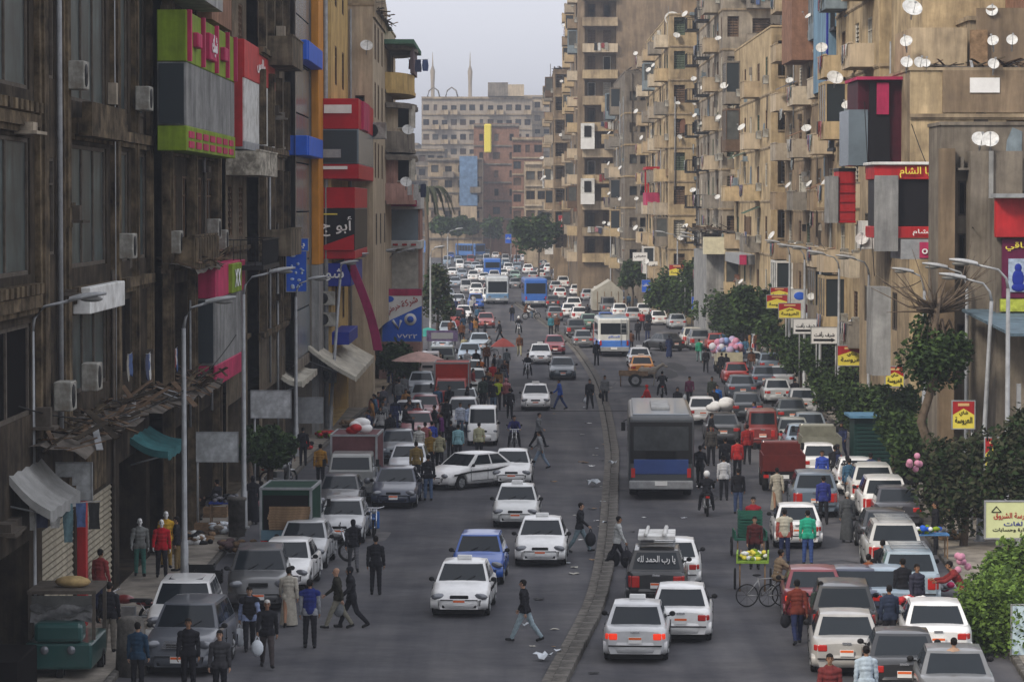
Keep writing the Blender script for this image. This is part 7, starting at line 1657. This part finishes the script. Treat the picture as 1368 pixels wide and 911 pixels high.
def person(g, pose, hd, top, bot, label, wear='jacket', head='hair', skin=None, sc=1., group=None, light=False, z=0., extra=None):
    if pose not in _P: _P[pose] = build_pose(POSES[pose])
    B = _P[pose]; t = thing('person', label, 'person', (g[0], g[1], z), hd, group, sc=sc*.925)
    low = min(B['J']['toel'].z, B['J']['toer'].z) - .036
    skn = skin or rnd.choice([M_SKIN, M_SKIN, M_SKIN2])
    parts = [put('body', B['body'], t, m=skn)]
    tc_ = cloth(top); bc = cloth(bot)
    if wear == 'robe':
        parts.append(put('robe', B['jacket'], t, m=tc_)); parts.append(put('robe_skirt', B['robe'], t, m=tc_))
    else:
        parts.append(put('trousers', B['trousers'], t, m=bc)); parts.append(put('jacket' if wear != 'shirt' else 'shirt', B['jacket'], t, m=tc_))
        if wear == 'vest': parts.append(put('vest', B['vest'], t, m=cloth(extra)))
    parts += [put('shoe', B['shoe'+k], t, m=M_BLK) for k in 'lr']
    if head == 'hair': parts.append(put('hair', B['hair'], t))
    elif head == 'bald': pass
    elif head == 'helmet': b = MB(); b.ball(B['J']['head'] + Vector((-.01, 0, .03)), (.14, .125, .135)); parts.append(b.build('helmet', M_WHITE, t))
    elif head == 'cap': parts.append(put('cap', B['hair'], t, m=cloth((.5, .48, .45))))
    else: parts.append(put('headscarf', B['scarf'], t, m=cloth(head)))
    parts.append(put('eyes_and_mouth', B['face'], t))
    dz = -low + .004 if pose not in ('ride', 'sit') else 0
    for o in parts: o.location.z += dz
    return t, B
def bag(t, B, side, m, label, r=.15):
    J = B['J']; w_ = J['wri'+side] + J['hd'+side]*.1; p = t.matrix_basis @ (w_ + Vector((0, 0, 0)))
    low = min(J['toel'].z, J['toer'].z) - .036; p.z -= low
    b = MB(); b.ball((0, 0, -r*1.7), (r*.85, r*.6, r*1.15), 8, 7); b.tube([(0, 0, 0), (.03, 0, -r*.3), (.05, 0, -r*.8)], .012, 4); b.tube([(0, 0, 0), (-.03, 0, -r*.3), (-.05, 0, -r*.8)], .012, 4)
    return b.build('bag', m, None, loc=p, label=label, cat='bag')
PB = mat('white_plastic_bag', (.62, .66, .70), .4, var=.15, scale=8); BKB = mat('black_bag_fabric', (.025, .025, .03), .7, var=.2, scale=6)
K_, DB, GR, WT, BL, RE, OR, BR, GN, PU, KH, DN = (.018,.018,.022), (.03,.04,.10), (.16,.17,.18), (.6,.6,.6), (.03,.09,.40), (.42,.03,.03), (.55,.16,.03), (.12,.05,.025), (.03,.28,.16), (.12,.03,.13), (.30,.28,.18), (.10,.15,.22)
N_, S_, E_, W_ = 90, -90, 0, 180          # facing away, towards the camera, right, left
# px, py(feet), pose, heading, top, bottom, label, wear, head, bag
PPL = [
 (702,857,'stride',180-12,K_,(.30,.38,.42),'man in black jacket and pale jeans striding left in the road','jacket','hair',None),
 (774,738,'walk',-10,K_,(.16,.22,.25),'man in dark top carrying a black bag by the median','jacket','hair',('r',BKB,'black holdall at the hip of the man in dark top by the median',.2)),
 (824,757,'stride',8,(.45,.46,.45),K_,'man in pale jumper striding over the median with two bags','jacket','hair',('l',BKB,'black bag in the hand of the pale jumper man',.24)),
 (722,626,'walk',175,(.25,.26,.27),(.2,.26,.34),'man in grey and denim walking left before the oncoming taxis','jacket','hair',None),
 (719,598,'walk',-20,GR,K_,'grey hooded man crossing beside the far motorcyclist','jacket','hair',None),
 (748,547,'walk',185,BL,(.03,.05,.15),'man in bright blue crossing near the white taxi','jacket','hair',None),
 (788,546,'walk2',-100,K_,K_,'man in black carrying a white bag at the median','jacket','hair',('r',PB,'white plastic bag in the hand of the man at the median',.14)),
 (808,541,'stand',-100,GR,K_,'man in grey standing on the median','jacket','hair',('r',BKB,'dark bag held by the man standing on the median',.12)),
 (668,456,'stride',200,K_,K_,'person in black hurrying left past the upper left parked row','jacket','hair',None),
 (694,476,'walk',-90,BR,KH,'man in brown walking towards the camera at upper left','jacket','hair',None),
 (620,478,'walk',-90,KH,K_,'person in khaki near the pale blue saloon','jacket','hair',None),
 (797,488,'stand',90,K_,K_,'man in black behind the white blue bus','jacket','hair',None),
 (785,430,'walk',90,K_,K_,'dark figure in the far right lane','jacket','hair',None), 
 (736,448,'stand',-90,(.05,.2,.25),K_,'person in teal standing at the far median','jacket','hair',None), (744,446,'stand',-90,BR,K_,'person in brown beside the teal one at the far median','jacket','hair',None),
 (684,430,'walk',-90,K_,DB,'person in dark blue beyond the coming motorcycle','jacket','hair',None),
 # near left
 (502,794,'stand',90,K_,K_,'man in black facing away alone on the left road','jacket','hair',None),
 (472,763,'walk',95,K_,(.10,.10,.11),'hooded person in black by the parked motorcycle','jacket',K_,None),
 (414,865,'stand',95,(.02,.03,.14),K_,'man in navy vest with grey sleeves walking away','vest','hair',None),
 (386,836,'walk2',95,(.42,.39,.33),BG,'man in cream robe and dark turban on the left','robe','hair',None),
 (452,840,'walk',185,(.03,.028,.02),(.20,.19,.15),'bald man in dark jacket and khaki trousers','jacket','bald',None),
 (470,838,'walk2',190,K_,K_,'masked person in black carrying a grey bag behind the bald man','jacket',K_,('l',GR and cloth(GR),'grey handbag of the masked person in black',.16)),
 (357,892,'walk',-85,K_,(.06,.05,.05),'man in black coat with mask walking to the camera','jacket','cap',('r',PB,'white bag hanging beside the man in black coat',.17)),
 (333,868,'walk2',-80,(.05,.06,.10),K_,'man in dark waistcoat and blue shirt with phone','vest','hair',('r',PB,'white carrier bag at the left of the waistcoat man',.2)),
 (184,925,'stand',80,(.02,.05,.09),K_,'person in teal blue coat seen from behind, bottom left','jacket','hair',None),
 (252,925,'stand',-90,K_,K_,'man in black top facing the camera at the bottom left','jacket','hair',None),
 (294,938,'stand',-95,(.05,.05,.055),K_,'man in dark checked shirt at the bottom left','shirt','hair',None),
 (146,870,'stand',90,K_,(.2,.18,.15),'person in black by the three wheeler','jacket','hair',None),
 (124,800,'hips',180,K_,K_,'man in black with hands on hips by the shutters','jacket','hair',None),
 (134,818,'stand',60,(.25,.04,.04),DB,'person in red and blue beside the man with hands on hips','jacket','hair',None),
 (572,668,'stand',95,K_,(.08,.12,.2),'woman in black coat and jeans by the turning white car','jacket','hair',None),
 (556,648,'stand',90,(.2,.14,.05),K_,'person in mustard and brown jacket behind the woman in black coat','jacket','hair',None),
 (587,628,'walk',90,KH,K_,'person in dark khaki at the crowd edge','jacket','hair',None),
 # crowd left
 (640,614,'stand',90,(.45,.44,.28),K_,'person in pale yellow top before the microvan','shirt','hair',None), (612,618,'stand',90,(.25,.45,.5),K_,'person in light turquoise shirt facing away','shirt','hair',None),
 (602,612,'stand',70,K_,K_,'person in black next to the turquoise shirt','jacket','hair',None), (627,585,'stand',-60,(.4,.48,.65),DB,'man in pale blue shirt beside the microvan','shirt','hair',None), (615,583,'stand',-100,(.5,.55,.65),DN,'man in white blue shirt left of the microvan','shirt','hair',None),
 (577,612,'stand',90,(.04,.07,.35),K_,'person in royal blue in the left crowd','jacket','hair',None), (568,616,'stand',90,(.3,.10,.10),K_,'person in dusty red next to royal blue','jacket','hair',None), (575,628,'stand',90,(.25,.15,.03),K_,'person in mustard coat in the left crowd','jacket',(.2,.12,.03),None),
 (560,620,'stand',-90,(.45,.45,.42),K_,'person in pale hooded top in the left crowd','jacket',(.5,.5,.48),None), (590,600,'stand',180,PU,K_,'person in purple in the left crowd','jacket','hair',None), (581,588,'stand',180,K_,K_,'dark figure near the silver parked car','jacket','hair',None),
 (597,578,'stand',90,K_,K_,'person in black leaning over the silver car','jacket','hair',None), (540,592,'sit',0,K_,K_,'person in black seated on the parked car left','jacket','hair',None), 
 (642,512,'walk',-90,OR,K_,'person in orange top at the crowd edge','jacket','hair',None), (658,520,'walk',-90,RE,DN,'person in bright red with jeans walking to the camera','shirt','hair',None), (648,522,'walk',90,(.5,.5,.5),DB,'person in white and navy at the crowd edge','jacket','hair',None),
 (665,548,'carry',90,(.35,.42,.04),K_,'man in lime vest amid the left crowd','vest','hair',None), (659,550,'carry',90,K_,DN,'person in black beside the lime vest','jacket','hair',None), (676,545,'walk',90,(.25,.08,.08),K_,'person in maroon carrying a white sack','jacket',(.5,.25,.28),('r',PB,'big white sack carried in the left crowd',.3)),
 (681,560,'walk',90,K_,K_,'dark figure under the white sack','jacket','hair',None), (645,545,'stand',-90,(.04,.06,.05),K_,'person in dark green by the grey van','jacket','hair',None), (668,508,'walk',-90,GR,K_,'person in grey cap coat with dark legs','jacket','cap',None), (677,498,'walk',90,(.12,.14,.15),K_,'person in grey blue jacket upper left crowd','jacket','hair',None),
 (650,492,'stand',-90,BR,K_,'person in brown among orange tops','jacket','hair',None), (636,500,'stand',-90,K_,K_,'figure in black among the orange tops','jacket','hair',None), (624,500,'stand',-90,(.5,.5,.5),K_,'person in white shirt by the silver upper car','shirt','hair',None),
 (617,458,'stand',-90,BR,K_,'figure in brown on the upper left pavement','jacket','hair',None), (606,462,'stand',-90,K_,K_,'figure in black on the upper left pavement','jacket','hair',None), (610,436,'stand',-90,(.1,.08,.08),K_,'far figure in dark brown by the round tree','jacket','hair',None),
 (540,540,'stand',90,GR,K_,'person in grey by the dark round tree','jacket','hair',None), (530,545,'walk',90,K_,K_,'person in black by the dark round tree','jacket','hair',None), (552,500,'walk',90,K_,K_,'dark shopper under the billboard','jacket','hair',None), (545,515,'stand',-90,(.2,.05,.06),K_,'shopper in maroon under the billboard','jacket','hair',None),
 (522,512,'stand',90,K_,DB,'shopper in black close to the orange stall cover','jacket','hair',None), (512,560,'stand',90,(.1,.1,.12),K_,'shopper in slate near the parked cars left','jacket','hair',None),
 (405,622,'stand',90,K_,K_,'person in black on the pavement behind the white panel','jacket','hair',None), (428,650,'walk',90,(.35,.18,.03),K_,'person in ochre top beside the maroon truck','jacket','hair',None), (338,700,'stand',90,K_,K_,'large figure in black on the left pavement','robe',K_,None),
 (385,640,'stand',60,K_,K_,'person in black by the parked pavement scooter','jacket','hair',None), (348,690,'sit',60,(.4,.2,.22),K_,'seated person in pink among pavement goods','jacket','hair',None), (292,688,'sit',150,K_,GR,'seated man in black with grey trousers on pavement','jacket','hair',None), (263,695,'stand',0,K_,K_,'dark shopper near the mannequins','jacket','hair',None), (237,762,'stand',180,K_,(.2,.14,.06),'dark shopper right of the red mannequin','jacket','hair',None),
 # right side
 (969,640,'stand',90,K_,K_,'person in black beside the man in white hoodie','jacket','hair',None), (967,668,'stand',90,(.55,.56,.58),K_,'person in white hoodie and black trousers','jacket','hair',None), (986,686,'stand',85,K_,(.06,.09,.18),'man in black jacket and jeans by the white hoodie','jacket','hair',None),
 (985,640,'stand',90,RE,K_,'person in red top by the red pickup','jacket','hair',None), (935,650,'walk',80,K_,K_,'person in black right against the grey bus','jacket','hair',None), (950,622,'stand',-90,(.06,.055,.05),K_,'man in dark coat right of the grey bus','jacket','hair',None), (949,600,'walk',0,K_,K_,'person in black leaning at the bus corner','jacket','hair',None),
 (921,541,'walk2',-90,(.12,.03,.07),K_,'person in plum coat with white bag','jacket','hair',('r',PB,'white bag in the hand of the plum coat',.15)), (905,560,'stand',-90,K_,K_,'person in dark hooded coat next to the plum coat','jacket',K_,None), (865,556,'walk',200,(.5,.02,.02),(.45,.02,.02),'person in bright red suit above the grey bus','jacket',(.5,.02,.02),None),
 (894,478,'stand',90,(.02,.03,.08),DB,'woman in dark navy robe on the right carriageway','robe',K_,None), (934,484,'walk',90,GN,(.2,.3,.3),'person in emerald green top','jacket','hair',('r',PB,'white bag carried by the emerald top',.14)), (943,498,'walk',90,K_,K_,'person in black next to the emerald top','jacket','hair',None),
 (956,492,'stand',90,(.55,.55,.53),DB,'person in white top near the balloons','shirt','hair',None), (964,505,'stand',90,K_,K_,'person in black before the balloon pickup','jacket','hair',None), (970,505,'walk',90,K_,K_,'second person in black before the balloon pickup, right one','jacket',K_,None),
 (954,560,'stand',-90,K_,K_,'dark haired figure in black by the white car','jacket','hair',None), (951,545,'stand',-90,(.05,.06,.05),K_,'figure in dark green by the white car','jacket','hair',None), (958,556,'stand',-90,(.03,.15,.5),K_,'person wearing bright blue backpack','jacket','hair',None),
 (867,442,'stand',-90,K_,K_,'far figure in black by the white blue bus','jacket','hair',None), (858,440,'walk',-90,RE,K_,'far figure in red by the white blue bus','jacket','hair',None), (852,455,'stand',90,K_,K_,'far pedestrian in black at the bus side','jacket','hair',None), (843,470,'walk',90,BR,K_,'pedestrian in brown right of the white blue bus','jacket','hair',None), (865,455,'stand',90,K_,DB,'pedestrian in black and navy past the bus','jacket','hair',None),
 (1038,682,'walk2',90,(.40,.37,.30),BG,'man in long beige robe walking away','robe','hair',None), (1132,724,'stand',90,(.07,.075,.08),GR,'man in long charcoal robe with cap between parked cars','robe','cap',None), 
 (1048,752,'stand',90,(.45,.42,.34),DB,'man in cream printed vest facing away','vest','hair',None), (1079,754,'stand',90,(.03,.38,.24),(.05,.09,.25),'man in green shirt and blue jeans facing away','shirt','hair',None),
 (1006,735,'stand',-90,(.30,.02,.03),K_,'vendor in red behind the green crates','jacket','hair',None), (1008,760,'stand',-90,(.08,.02,.02),K_,'vendor in dark red at the tray cart','jacket','hair',None),
 (1065,860,'walk2',95,(.20,.045,.03),DB,'man in rust jacket carrying a black bag','jacket','hair',('l',BKB,'small black bag held by the rust jacket man',.15)), (1096,862,'stand',85,(.045,.06,.05),(.09,.1,.1),'man in dark green coat behind the dark red car','jacket','hair',None),
 (1160,820,'stand',80,(.22,.07,.03),K_,'man in tan brown jacket among the parked cars','jacket','hair',None), (1179,800,'stand',90,K_,K_,'man in black seen between the parked cars','jacket','hair',None), (1233,805,'stand',100,(.30,.11,.05),K_,'man in orange brown jumper by the racked car','jacket','hair',None), (1206,830,'stand',100,K_,K_,'short haired man in black before the racked car','jacket','hair',None),
 (1188,870,'stand',100,(.03,.04,.07),K_,'man in navy jacket with light collar, lower right','jacket','hair',None), (1224,835,'stand',-60,(.04,.04,.06),K_,'dark woman beside the orange brown jumper','jacket','hair',None), 
 (1157,965,'stand',90,(.40,.48,.55),K_,'man in pale blue shirt at the bottom right','shirt','hair',None), (1274,950,'stand',90,(.42,.28,.20),K_,'man in peach shirt at the bottom right','shirt','hair',None), (1108,980,'stand',-90,(.15,.03,.03),K_,'dark head and shoulders at the bottom edge','jacket','hair',None),
 (1100,700,'stand',90,(.03,.04,.20),K_,'man in blue jacket behind the slate estate','jacket','hair',None), (1250,740,'stand',180,K_,K_,'dark figure at the pavement stall under the trees','jacket','hair',None), (1285,830,'bend',180,(.2,.03,.03),K_,'person in dark red bending beside the bush','jacket','hair',None),
 (998,620,'stand',90,(.25,.02,.02),K_,'person in crimson behind the red pickup','jacket','hair',None), (1098,660,'stand',-90,(.04,.08,.4),K_,'person in vivid blue beside the rear parked cars','jacket','hair',None), (1115,650,'stand',90,K_,K_,'dark figure close to the green kiosk','jacket','hair',None),
 (1062,545,'stand',90,K_,K_,'small dark figure among the dense right row','jacket','hair',None), (1008,585,'stand',180,(.02,.06,.4),K_,'person in cobalt beside the red minivan','jacket','hair',None),
]
for (px, py, pose, hd_, top, bot, label, wear, head, bg_) in PPL:
    g = G(px, py); z = 0.
    if g.x < kl(g.y) or g.x > kr(g.y): z = .14; g = G(px, py, .14)
    if pose == 'sit' and 'parked car' in label: z = .55
    ex = None
    if wear == 'vest': ex, top = {'lime': ((.38, .48, .03), K_), 'navy': ((.02, .03, .16), (.25, .26, .28)), 'cream': ((.5, .47, .38), (.4, .1, .08)), 'dark w': (K_, (.22, .27, .42))}[next(k for k in ('lime', 'navy', 'cream', 'dark w') if k in label)]
    t, B = person((g.x, g.y), pose, R(hd_), top, bot, label, wear, head, z=z, sc=rnd.uniform(.96, 1.03) if pose != 'sit' else 1, extra=ex)
    if bg_: bag(t, B, bg_[0], bg_[1], bg_[2], bg_[3])
    if 'two bags' in label: bag(t, B, 'r', BKB, 'second black bag, at the left hand side of the pale jumper man', .24)
    if 'backpack' in label: b = MB(); b.ball((.17, 0, 1.2), (.09, .14, .22)); b.build('backpack', cloth((.03, .18, .6)), t)
# riders sit on their machines
for k, c, b_, l, hd_ in (('m1', K_, K_, 'man in white helmet and black jacket riding away', 'helmet'), ('m2', K_, K_, 'dark clad rider behind the grey bus', 'hair'), ('m3', (.03, .03, .12), K_, 'rider in navy jacket coming towards the camera', 'hair'),
                     ('m4', K_, K_, 'rider in black beside the white taxi', 'hair'), ('m5', K_, K_, 'rider in black with white helmet far up the left lane', 'helmet'), ('m6', (.55, .55, .55), DN, 'rider in white shirt crossing the median gap', 'hair')):
    m = MOTOS[k]; hd = m.rotation_euler[2]; o = Vector((-.30*math.cos(hd), -.30*math.sin(hd))); person((m.location.x + o.x, m.location.y + o.y), 'ride', hd, c, b_, l, 'jacket', hd_)
m = MOTOS['m6']; person((m.location.x - .62, m.location.y), 'ride', 0, BR, K_, 'brown clad passenger on the motorcycle at the median gap', 'jacket', 'hair')
for o_, l, c in (((0, 0), 'cyclist in patterned brown shirt beside the vendor tray', (.2, .15, .1)),):
    b_ = find('bicycle ridden beside the vendor tray'); hd = b_.rotation_euler[2]; person((b_.location.x-.24*math.cos(hd), b_.location.y-.24*math.sin(hd)), 'ride', hd, c, K_, l, 'shirt', 'hair')
b_ = find('distant bicycle at the edge of the left crowd'); person((b_.location.x+.2, b_.location.y+.1), 'ride', b_.rotation_euler[2], GR, K_, 'distant cyclist in grey at the crowd edge', 'jacket', 'hair')
# small far figures, a crowd of individuals on both pavements and among the jam
FC = [K_, K_, K_, DB, BR, GR, (.25,.05,.05), (.4,.4,.4), (.05,.12,.2), (.3,.15,.05), (.1,.1,.12)]
FN = ['black', 'black', 'black', 'dark blue', 'brown', 'grey', 'maroon', 'pale grey', 'teal', 'tan', 'slate']
spots = [(590+rnd.uniform(-6, 60), rnd.uniform(400, 470), 'in the upper left crowd') for i in range(26)] + [(rnd.uniform(800, 900), rnd.uniform(395, 425), 'in the upper right crowd') for i in range(22)] + [(rnd.uniform(640, 790), rnd.uniform(345, 390), 'far off in the jam') for i in range(14)] + \
        [(rnd.uniform(955, 1050), rnd.uniform(462, 500), 'beneath the pavement trees') for i in range(20)] + [(rnd.uniform(575, 690), rnd.uniform(505, 560), 'in the busy left market crowd') for i in range(24)] + [(rnd.uniform(490, 560), rnd.uniform(540, 600), 'between the left parked cars and stalls') for i in range(16)] + \
        [(rnd.uniform(1110, 1230), rnd.uniform(600, 680), 'in the shade under the right trees') for i in range(16)]
_pc = {}
for px, py, where in sorted(spots):
    i = rnd.randrange(len(FC)); g = G(px, py); z = .14 if (g.x < kl(g.y) or g.x > kr(g.y)) else 0; ps = rnd.choice(['stand', 'walk', 'relax', 'walk2'])
    key = (FN[i], ps[0], where); _pc[key] = _pc.get(key, 0) + 1; cov = rnd.choice(['hair', 'hair', K_])
    person((g.x, g.y), ps, R(rnd.choice([90, -90, 70, -110, 0, 180])), FC[i], rnd.choice([K_, DB, GR]), 'small %s pedestrian in %s %s%s' % ('walking' if ps[0] == 'w' else 'standing', FN[i], where, '' if _pc[key] == 1 else ', %s from left' % ORD[_pc[key]]), 'jacket', cov, z=z, group='small pedestrians ' + where)
# mannequins outside the left shop
for px, py, top, bot, l in ((187, 769, (.22, .23, .22), (.06, .20, .17), 'white mannequin in grey shirt and teal trousers'), (216, 771, (.42, .01, .02), K_, 'white mannequin in red shirt and black trousers'), (222, 758, (.55, .32, .03), (.35, .22, .05), 'white mannequin in yellow behind the red one')):
    g = G(px, py, .14); t, B = person((g.x, g.y), 'relax', R(-80), top, bot, l, 'shirt', 'bald', skin=M_WHITE, z=.14, sc=1.02); t.name = 'mannequin'; t['category'] = 'mannequin'
g = G(885, 515)
# donkey pulling the low cart
t = thing('donkey', 'pale grey donkey between the shafts of the low cart', 'donkey', (G(866, 516).x, G(866, 516).y, 0), 0); b = MB()
for c, r_ in (((-.35, 0, .92), (.25, .2, .25)), ((-.05, 0, .9), (.32, .22, .25)), ((.3, 0, .93), (.24, .19, .26)), ((.88, 0, 1.28), (.13, .09, .12)), ((1.04, 0, 1.17), (.14, .07, .075))): b.ball(c, r_, 12, 8)
capsule(b, (.42, 0, 1.02), .13, (.8, 0, 1.28), .085)
for x, y in ((.35, .12), (.35, -.12)): capsule(b, (x, y, .85), .08, (x+.02, y, .42), .045); capsule(b, (x+.02, y, .42), .042, (x+rnd.uniform(-.1, .1), y, .06), .032)
for x, y in ((-.42, .12), (-.42, -.12)): capsule(b, (x, y, .85), .11, (x+.1, y, .56), .06); capsule(b, (x+.1, y, .56), .05, (x-.08, y, .40), .04); capsule(b, (x-.08, y, .40), .038, (x-.05, y, .06), .032)
for s in (-1, 1): capsule(b, (.82, s*.05, 1.36), .03, (.78, s*.09, 1.56), .018)
capsule(b, (-.58, 0, 1.0), .03, (-.68, 0, .6), .02)
me = b.mesh('tmp', M_SKIN); o = bpy.data.objects.new('tmp', me); COL.objects.link(o); m = o.modifiers.new('r', 'REMESH'); m.mode = 'VOXEL'; m.voxel_size = .03; m.use_smooth_shade = True
em = bpy.data.meshes.new_from_object(o.evaluated_get(bpy.context.evaluated_depsgraph_get())); bpy.data.objects.remove(o); em.materials.clear(); em.materials.append(mat('donkey_hide', (.30, .27, .23), .9, var=.3, scale=4)); em.name = 'body'; put('body', em, t)

# ================================================================== litter, cables, odds and ends
LIT = [M_WHITE, mat('paper', (.5, .48, .42), .9, var=.2), mat('card', (.3, .2, .12), .9, var=.2), PB, M_BLK]
rg = random.Random(9)
def litter_mesh(k):
    r_ = random.Random(k); b = MB(); b.grid([[Vector((.13*(i-1.5)+r_.uniform(-.04, .04), .13*(j-1.5)+r_.uniform(-.04, .04), abs(r_.uniform(.005, .07)))) for i in range(4)] for j in range(4)], smooth=False); return b.mesh('litter', M_WHITE)
LM = [litter_mesh(k) for k in range(5)]
for i in range(70):
    y = K*rg.choice([rg.uniform(48, 100), rg.uniform(48, 150)]); x = md(y) + rg.gauss(-.55, .5) if rg.random() < .55 else md(y) + .75 + abs(rg.gauss(0, .5)) if rg.random() < .5 else rg.uniform(kl(y)+1, kr(y)-1)
    put('litter', rg.choice(LM), None, (x, y, .01), rg.uniform(0, 6), rg.choice(LIT), label='small scrap of litter lying on the asphalt near the median', cat='litter', group='scraps of litter on the road', sc=rg.uniform(.25, .75))
for px, py, l, s in ((725, 882, 'crumpled white plastic bag in the gutter at the bottom', 1.6), (745, 873, 'flat paper scrap right of the crumpled bag', .8), (792, 650, 'heap of white rubbish beside the median', 2.2), (818, 628, 'translucent bag lying on the median top', 1.6), (808, 700, 'white paper beside the crossing man', .7), (702, 838, 'pale paper scrap by the striding man', .8)):
    g = G(px, py); put('litter_bag', litter_mesh(31+int(px)), None, (g.x, g.y, .24 if 'top' in l else .03), px, PB, label=l, cat='litter', sc=(s*.55, s*.55, s*1.8))
M_CABLE = mat('cable_black', (.02, .02, .02), .7, var=0)
def cable(a, c, sag, label, r=.018):
    a, c = Vector(a), Vector(c); st = 1 if label.startswith('thin cable stretched low') else K; a.y *= st; c.y *= st; b = MB(); b.tube([a.lerp(c, i/14) - Vector((0, 0, sag*4*(i/14)*(1-i/14))) for i in range(15)], r, 4, cap=False); b.build('cable', M_CABLE, None, label=label, cat='cable')
cable((-9.2, 62.8, 5.6), (-11, 50, 6.3), .5, 'thin cable sagging from the near left lamp pole to the sooty block')
cable((-9.1, 74, 6.5), (-10.8, 60, 5.6), .9, 'thin cable from the second lamp pole along the dark arcade')
cable(P(620, 549, 112), P(1000, 549, 112), .0, 'thin cable stretched low across the whole street before the grey bus', .01)
cable((-9.7, 112, 7.5), (-8.2, 130, 7.2), .6, 'thin cable between the lamps by the red shops'); cable((16.2, 92, 14.5), (15.6, 76, 10), .8, 'cable draped down the tan gable wall')
cable((16.3, 103, 8), (15.7, 86, 7.9), .6, 'cable between the right lamps past the twisted tree'); cable((14.6, 93.5, 15.8), (14.2, 88, 8.0), .2, 'steep cable running down beside the magenta box'); cable((17.6, 130, 9), (16.4, 103, 8.4), .9, 'long cable over the trimmed trees on the right')
for i, (px, py, d, w_, l) in enumerate(((1240, 745, 68, 1.2, 'stall table with blue goods under the dusty tree'), (300, 700, 71, 1.0, 'low stall with blue cloth on the left pavement'), (1215, 850, 56, 1.0, 'barrow frame between the parked cars at lower right'))):
    g = G(px, py, .14); t = thing('stall_table', l, 'table', (g.x, g.y, .14)); b = MB(); b.box(-w_/2, w_/2, -.35, .35, .7, .74); b.build('table_top', [cloth((.08, .2, .4)), cloth((.03, .06, .3)), M_GREYP][i], t)
    for sx in (-1, 1):
        for sy in (-1, 1): b = MB(); b.box(sx*(w_/2-.06)-.02, sx*(w_/2-.06)+.02, sy*.3-.02, sy*.3+.02, 0, .7); b.build('leg', M_WOOD, t)
    pile((g.x, g.y, .9), ['blue and white goods on the stall table', 'dark clothes heaped on the pavement stall', 'odds and ends on the barrow frame'][i], 22, .4, [[C_BLUE, M_WHITE, C_GREEN], [M_BLK, cloth((.2, .2, .22))], [M_BLK, C_RED, M_WHITE]][i], .1)
for px, py, col, l in ((1222, 618, 'balloon_pink', 'pink balloons tied at the trees'), (1285, 752, 'balloon_pink', 'pink balloons by the bright bush')):
    p = P(px, py, 68 if px < 1250 else 60); b = MB(); [b.ball((rg.uniform(-.18, .18), rg.uniform(-.2, .2), rg.uniform(-.2, .2)), .10, 8, 6) for _ in range(7)]; b.build('balloons', MATS[col], None, loc=p, label=l, cat='balloons')
for i, (px, py, l, cs) in enumerate(((60, 770, 'heap of dark clothes under the grey awning', [M_BLK, cloth((.1, .1, .15)), cloth((.3, .3, .32))]), (100, 795, 'purple and black clothes piled by the shutters', [M_BLK, cloth((.1, .05, .2))]), (262, 725, 'heap of shoes beside the near left lamp', [M_BLK, M_WHITE, M_WOOD]), (300, 712, 'white sacks on the left pavement', [PB, cloth((.4, .35, .3))]),
    (318, 735, 'boxes and cloth piled near the concrete bin', [M_WOOD, cloth((.15, .1, .1))]), (400, 600, 'stacked goods behind the white panel', [M_WOOD, C_RED, M_BLK]), (440, 585, 'vegetable heap beside the cream awning', [C_GREEN, C_RED, M_WOOD]), (470, 570, 'cardboard heap between awning and parked cars', [M_WOOD, cloth((.4, .3, .2))]),
    (1262, 720, 'dry rubbish under the dusty tree', [M_WOOD, M_GREYP]), (1250, 790, 'pink and white goods on the pavement by the bush', [C_PINK, M_WHITE, M_GREYP]), (1100, 575, 'goods heaped at the foot of the trimmed tree', [M_WOOD, M_BLK, C_BLUE]))):
    g = G(px, py, .14); pile((g.x, g.y, .16), l, 40, .55, cs, .13)
# hanging dark clothes at the left edge
laundry((-10.3, 51.2*K, 4.0), .3, 6, 'dark clothes hanging under the grey canvas awning', None, .3)
b = MB(); b.box(-13, -10.6, 48*K, 49.9*K, 0, 1.0); put('stall_counter', bev(b.mesh('stall_counter', M_DARK), .03, 1), None, label='dark shop counter at the lower left corner', cat='counter')

# ================================================================== far and outer setting
b = MB(); b.box(-3100, 3100, -500, 4100, -1.2, 66)
hz = b.build('haze', None, None, kind='stuff'); hm = bpy.data.materials.new('haze_air'); hm.use_nodes = True; hn = hm.node_tree; hn.nodes.clear()
ho = hn.nodes.new('ShaderNodeOutputMaterial'); hv = hn.nodes.new('ShaderNodeVolumePrincipled'); hv.inputs['Color'].default_value = (.46, .50, .58, 1); hv.inputs['Density'].default_value = .00058; hv.inputs['Anisotropy'].default_value = 0.0
hn.links.new(hv.outputs[0], ho.inputs['Volume']); hz.data.materials.clear(); hz.data.materials.append(hm)
b = MB(); b.box(-330, 330, 1250, 1300, 0, 14); b.build('distant_city', W_FARC, None, kind='structure')
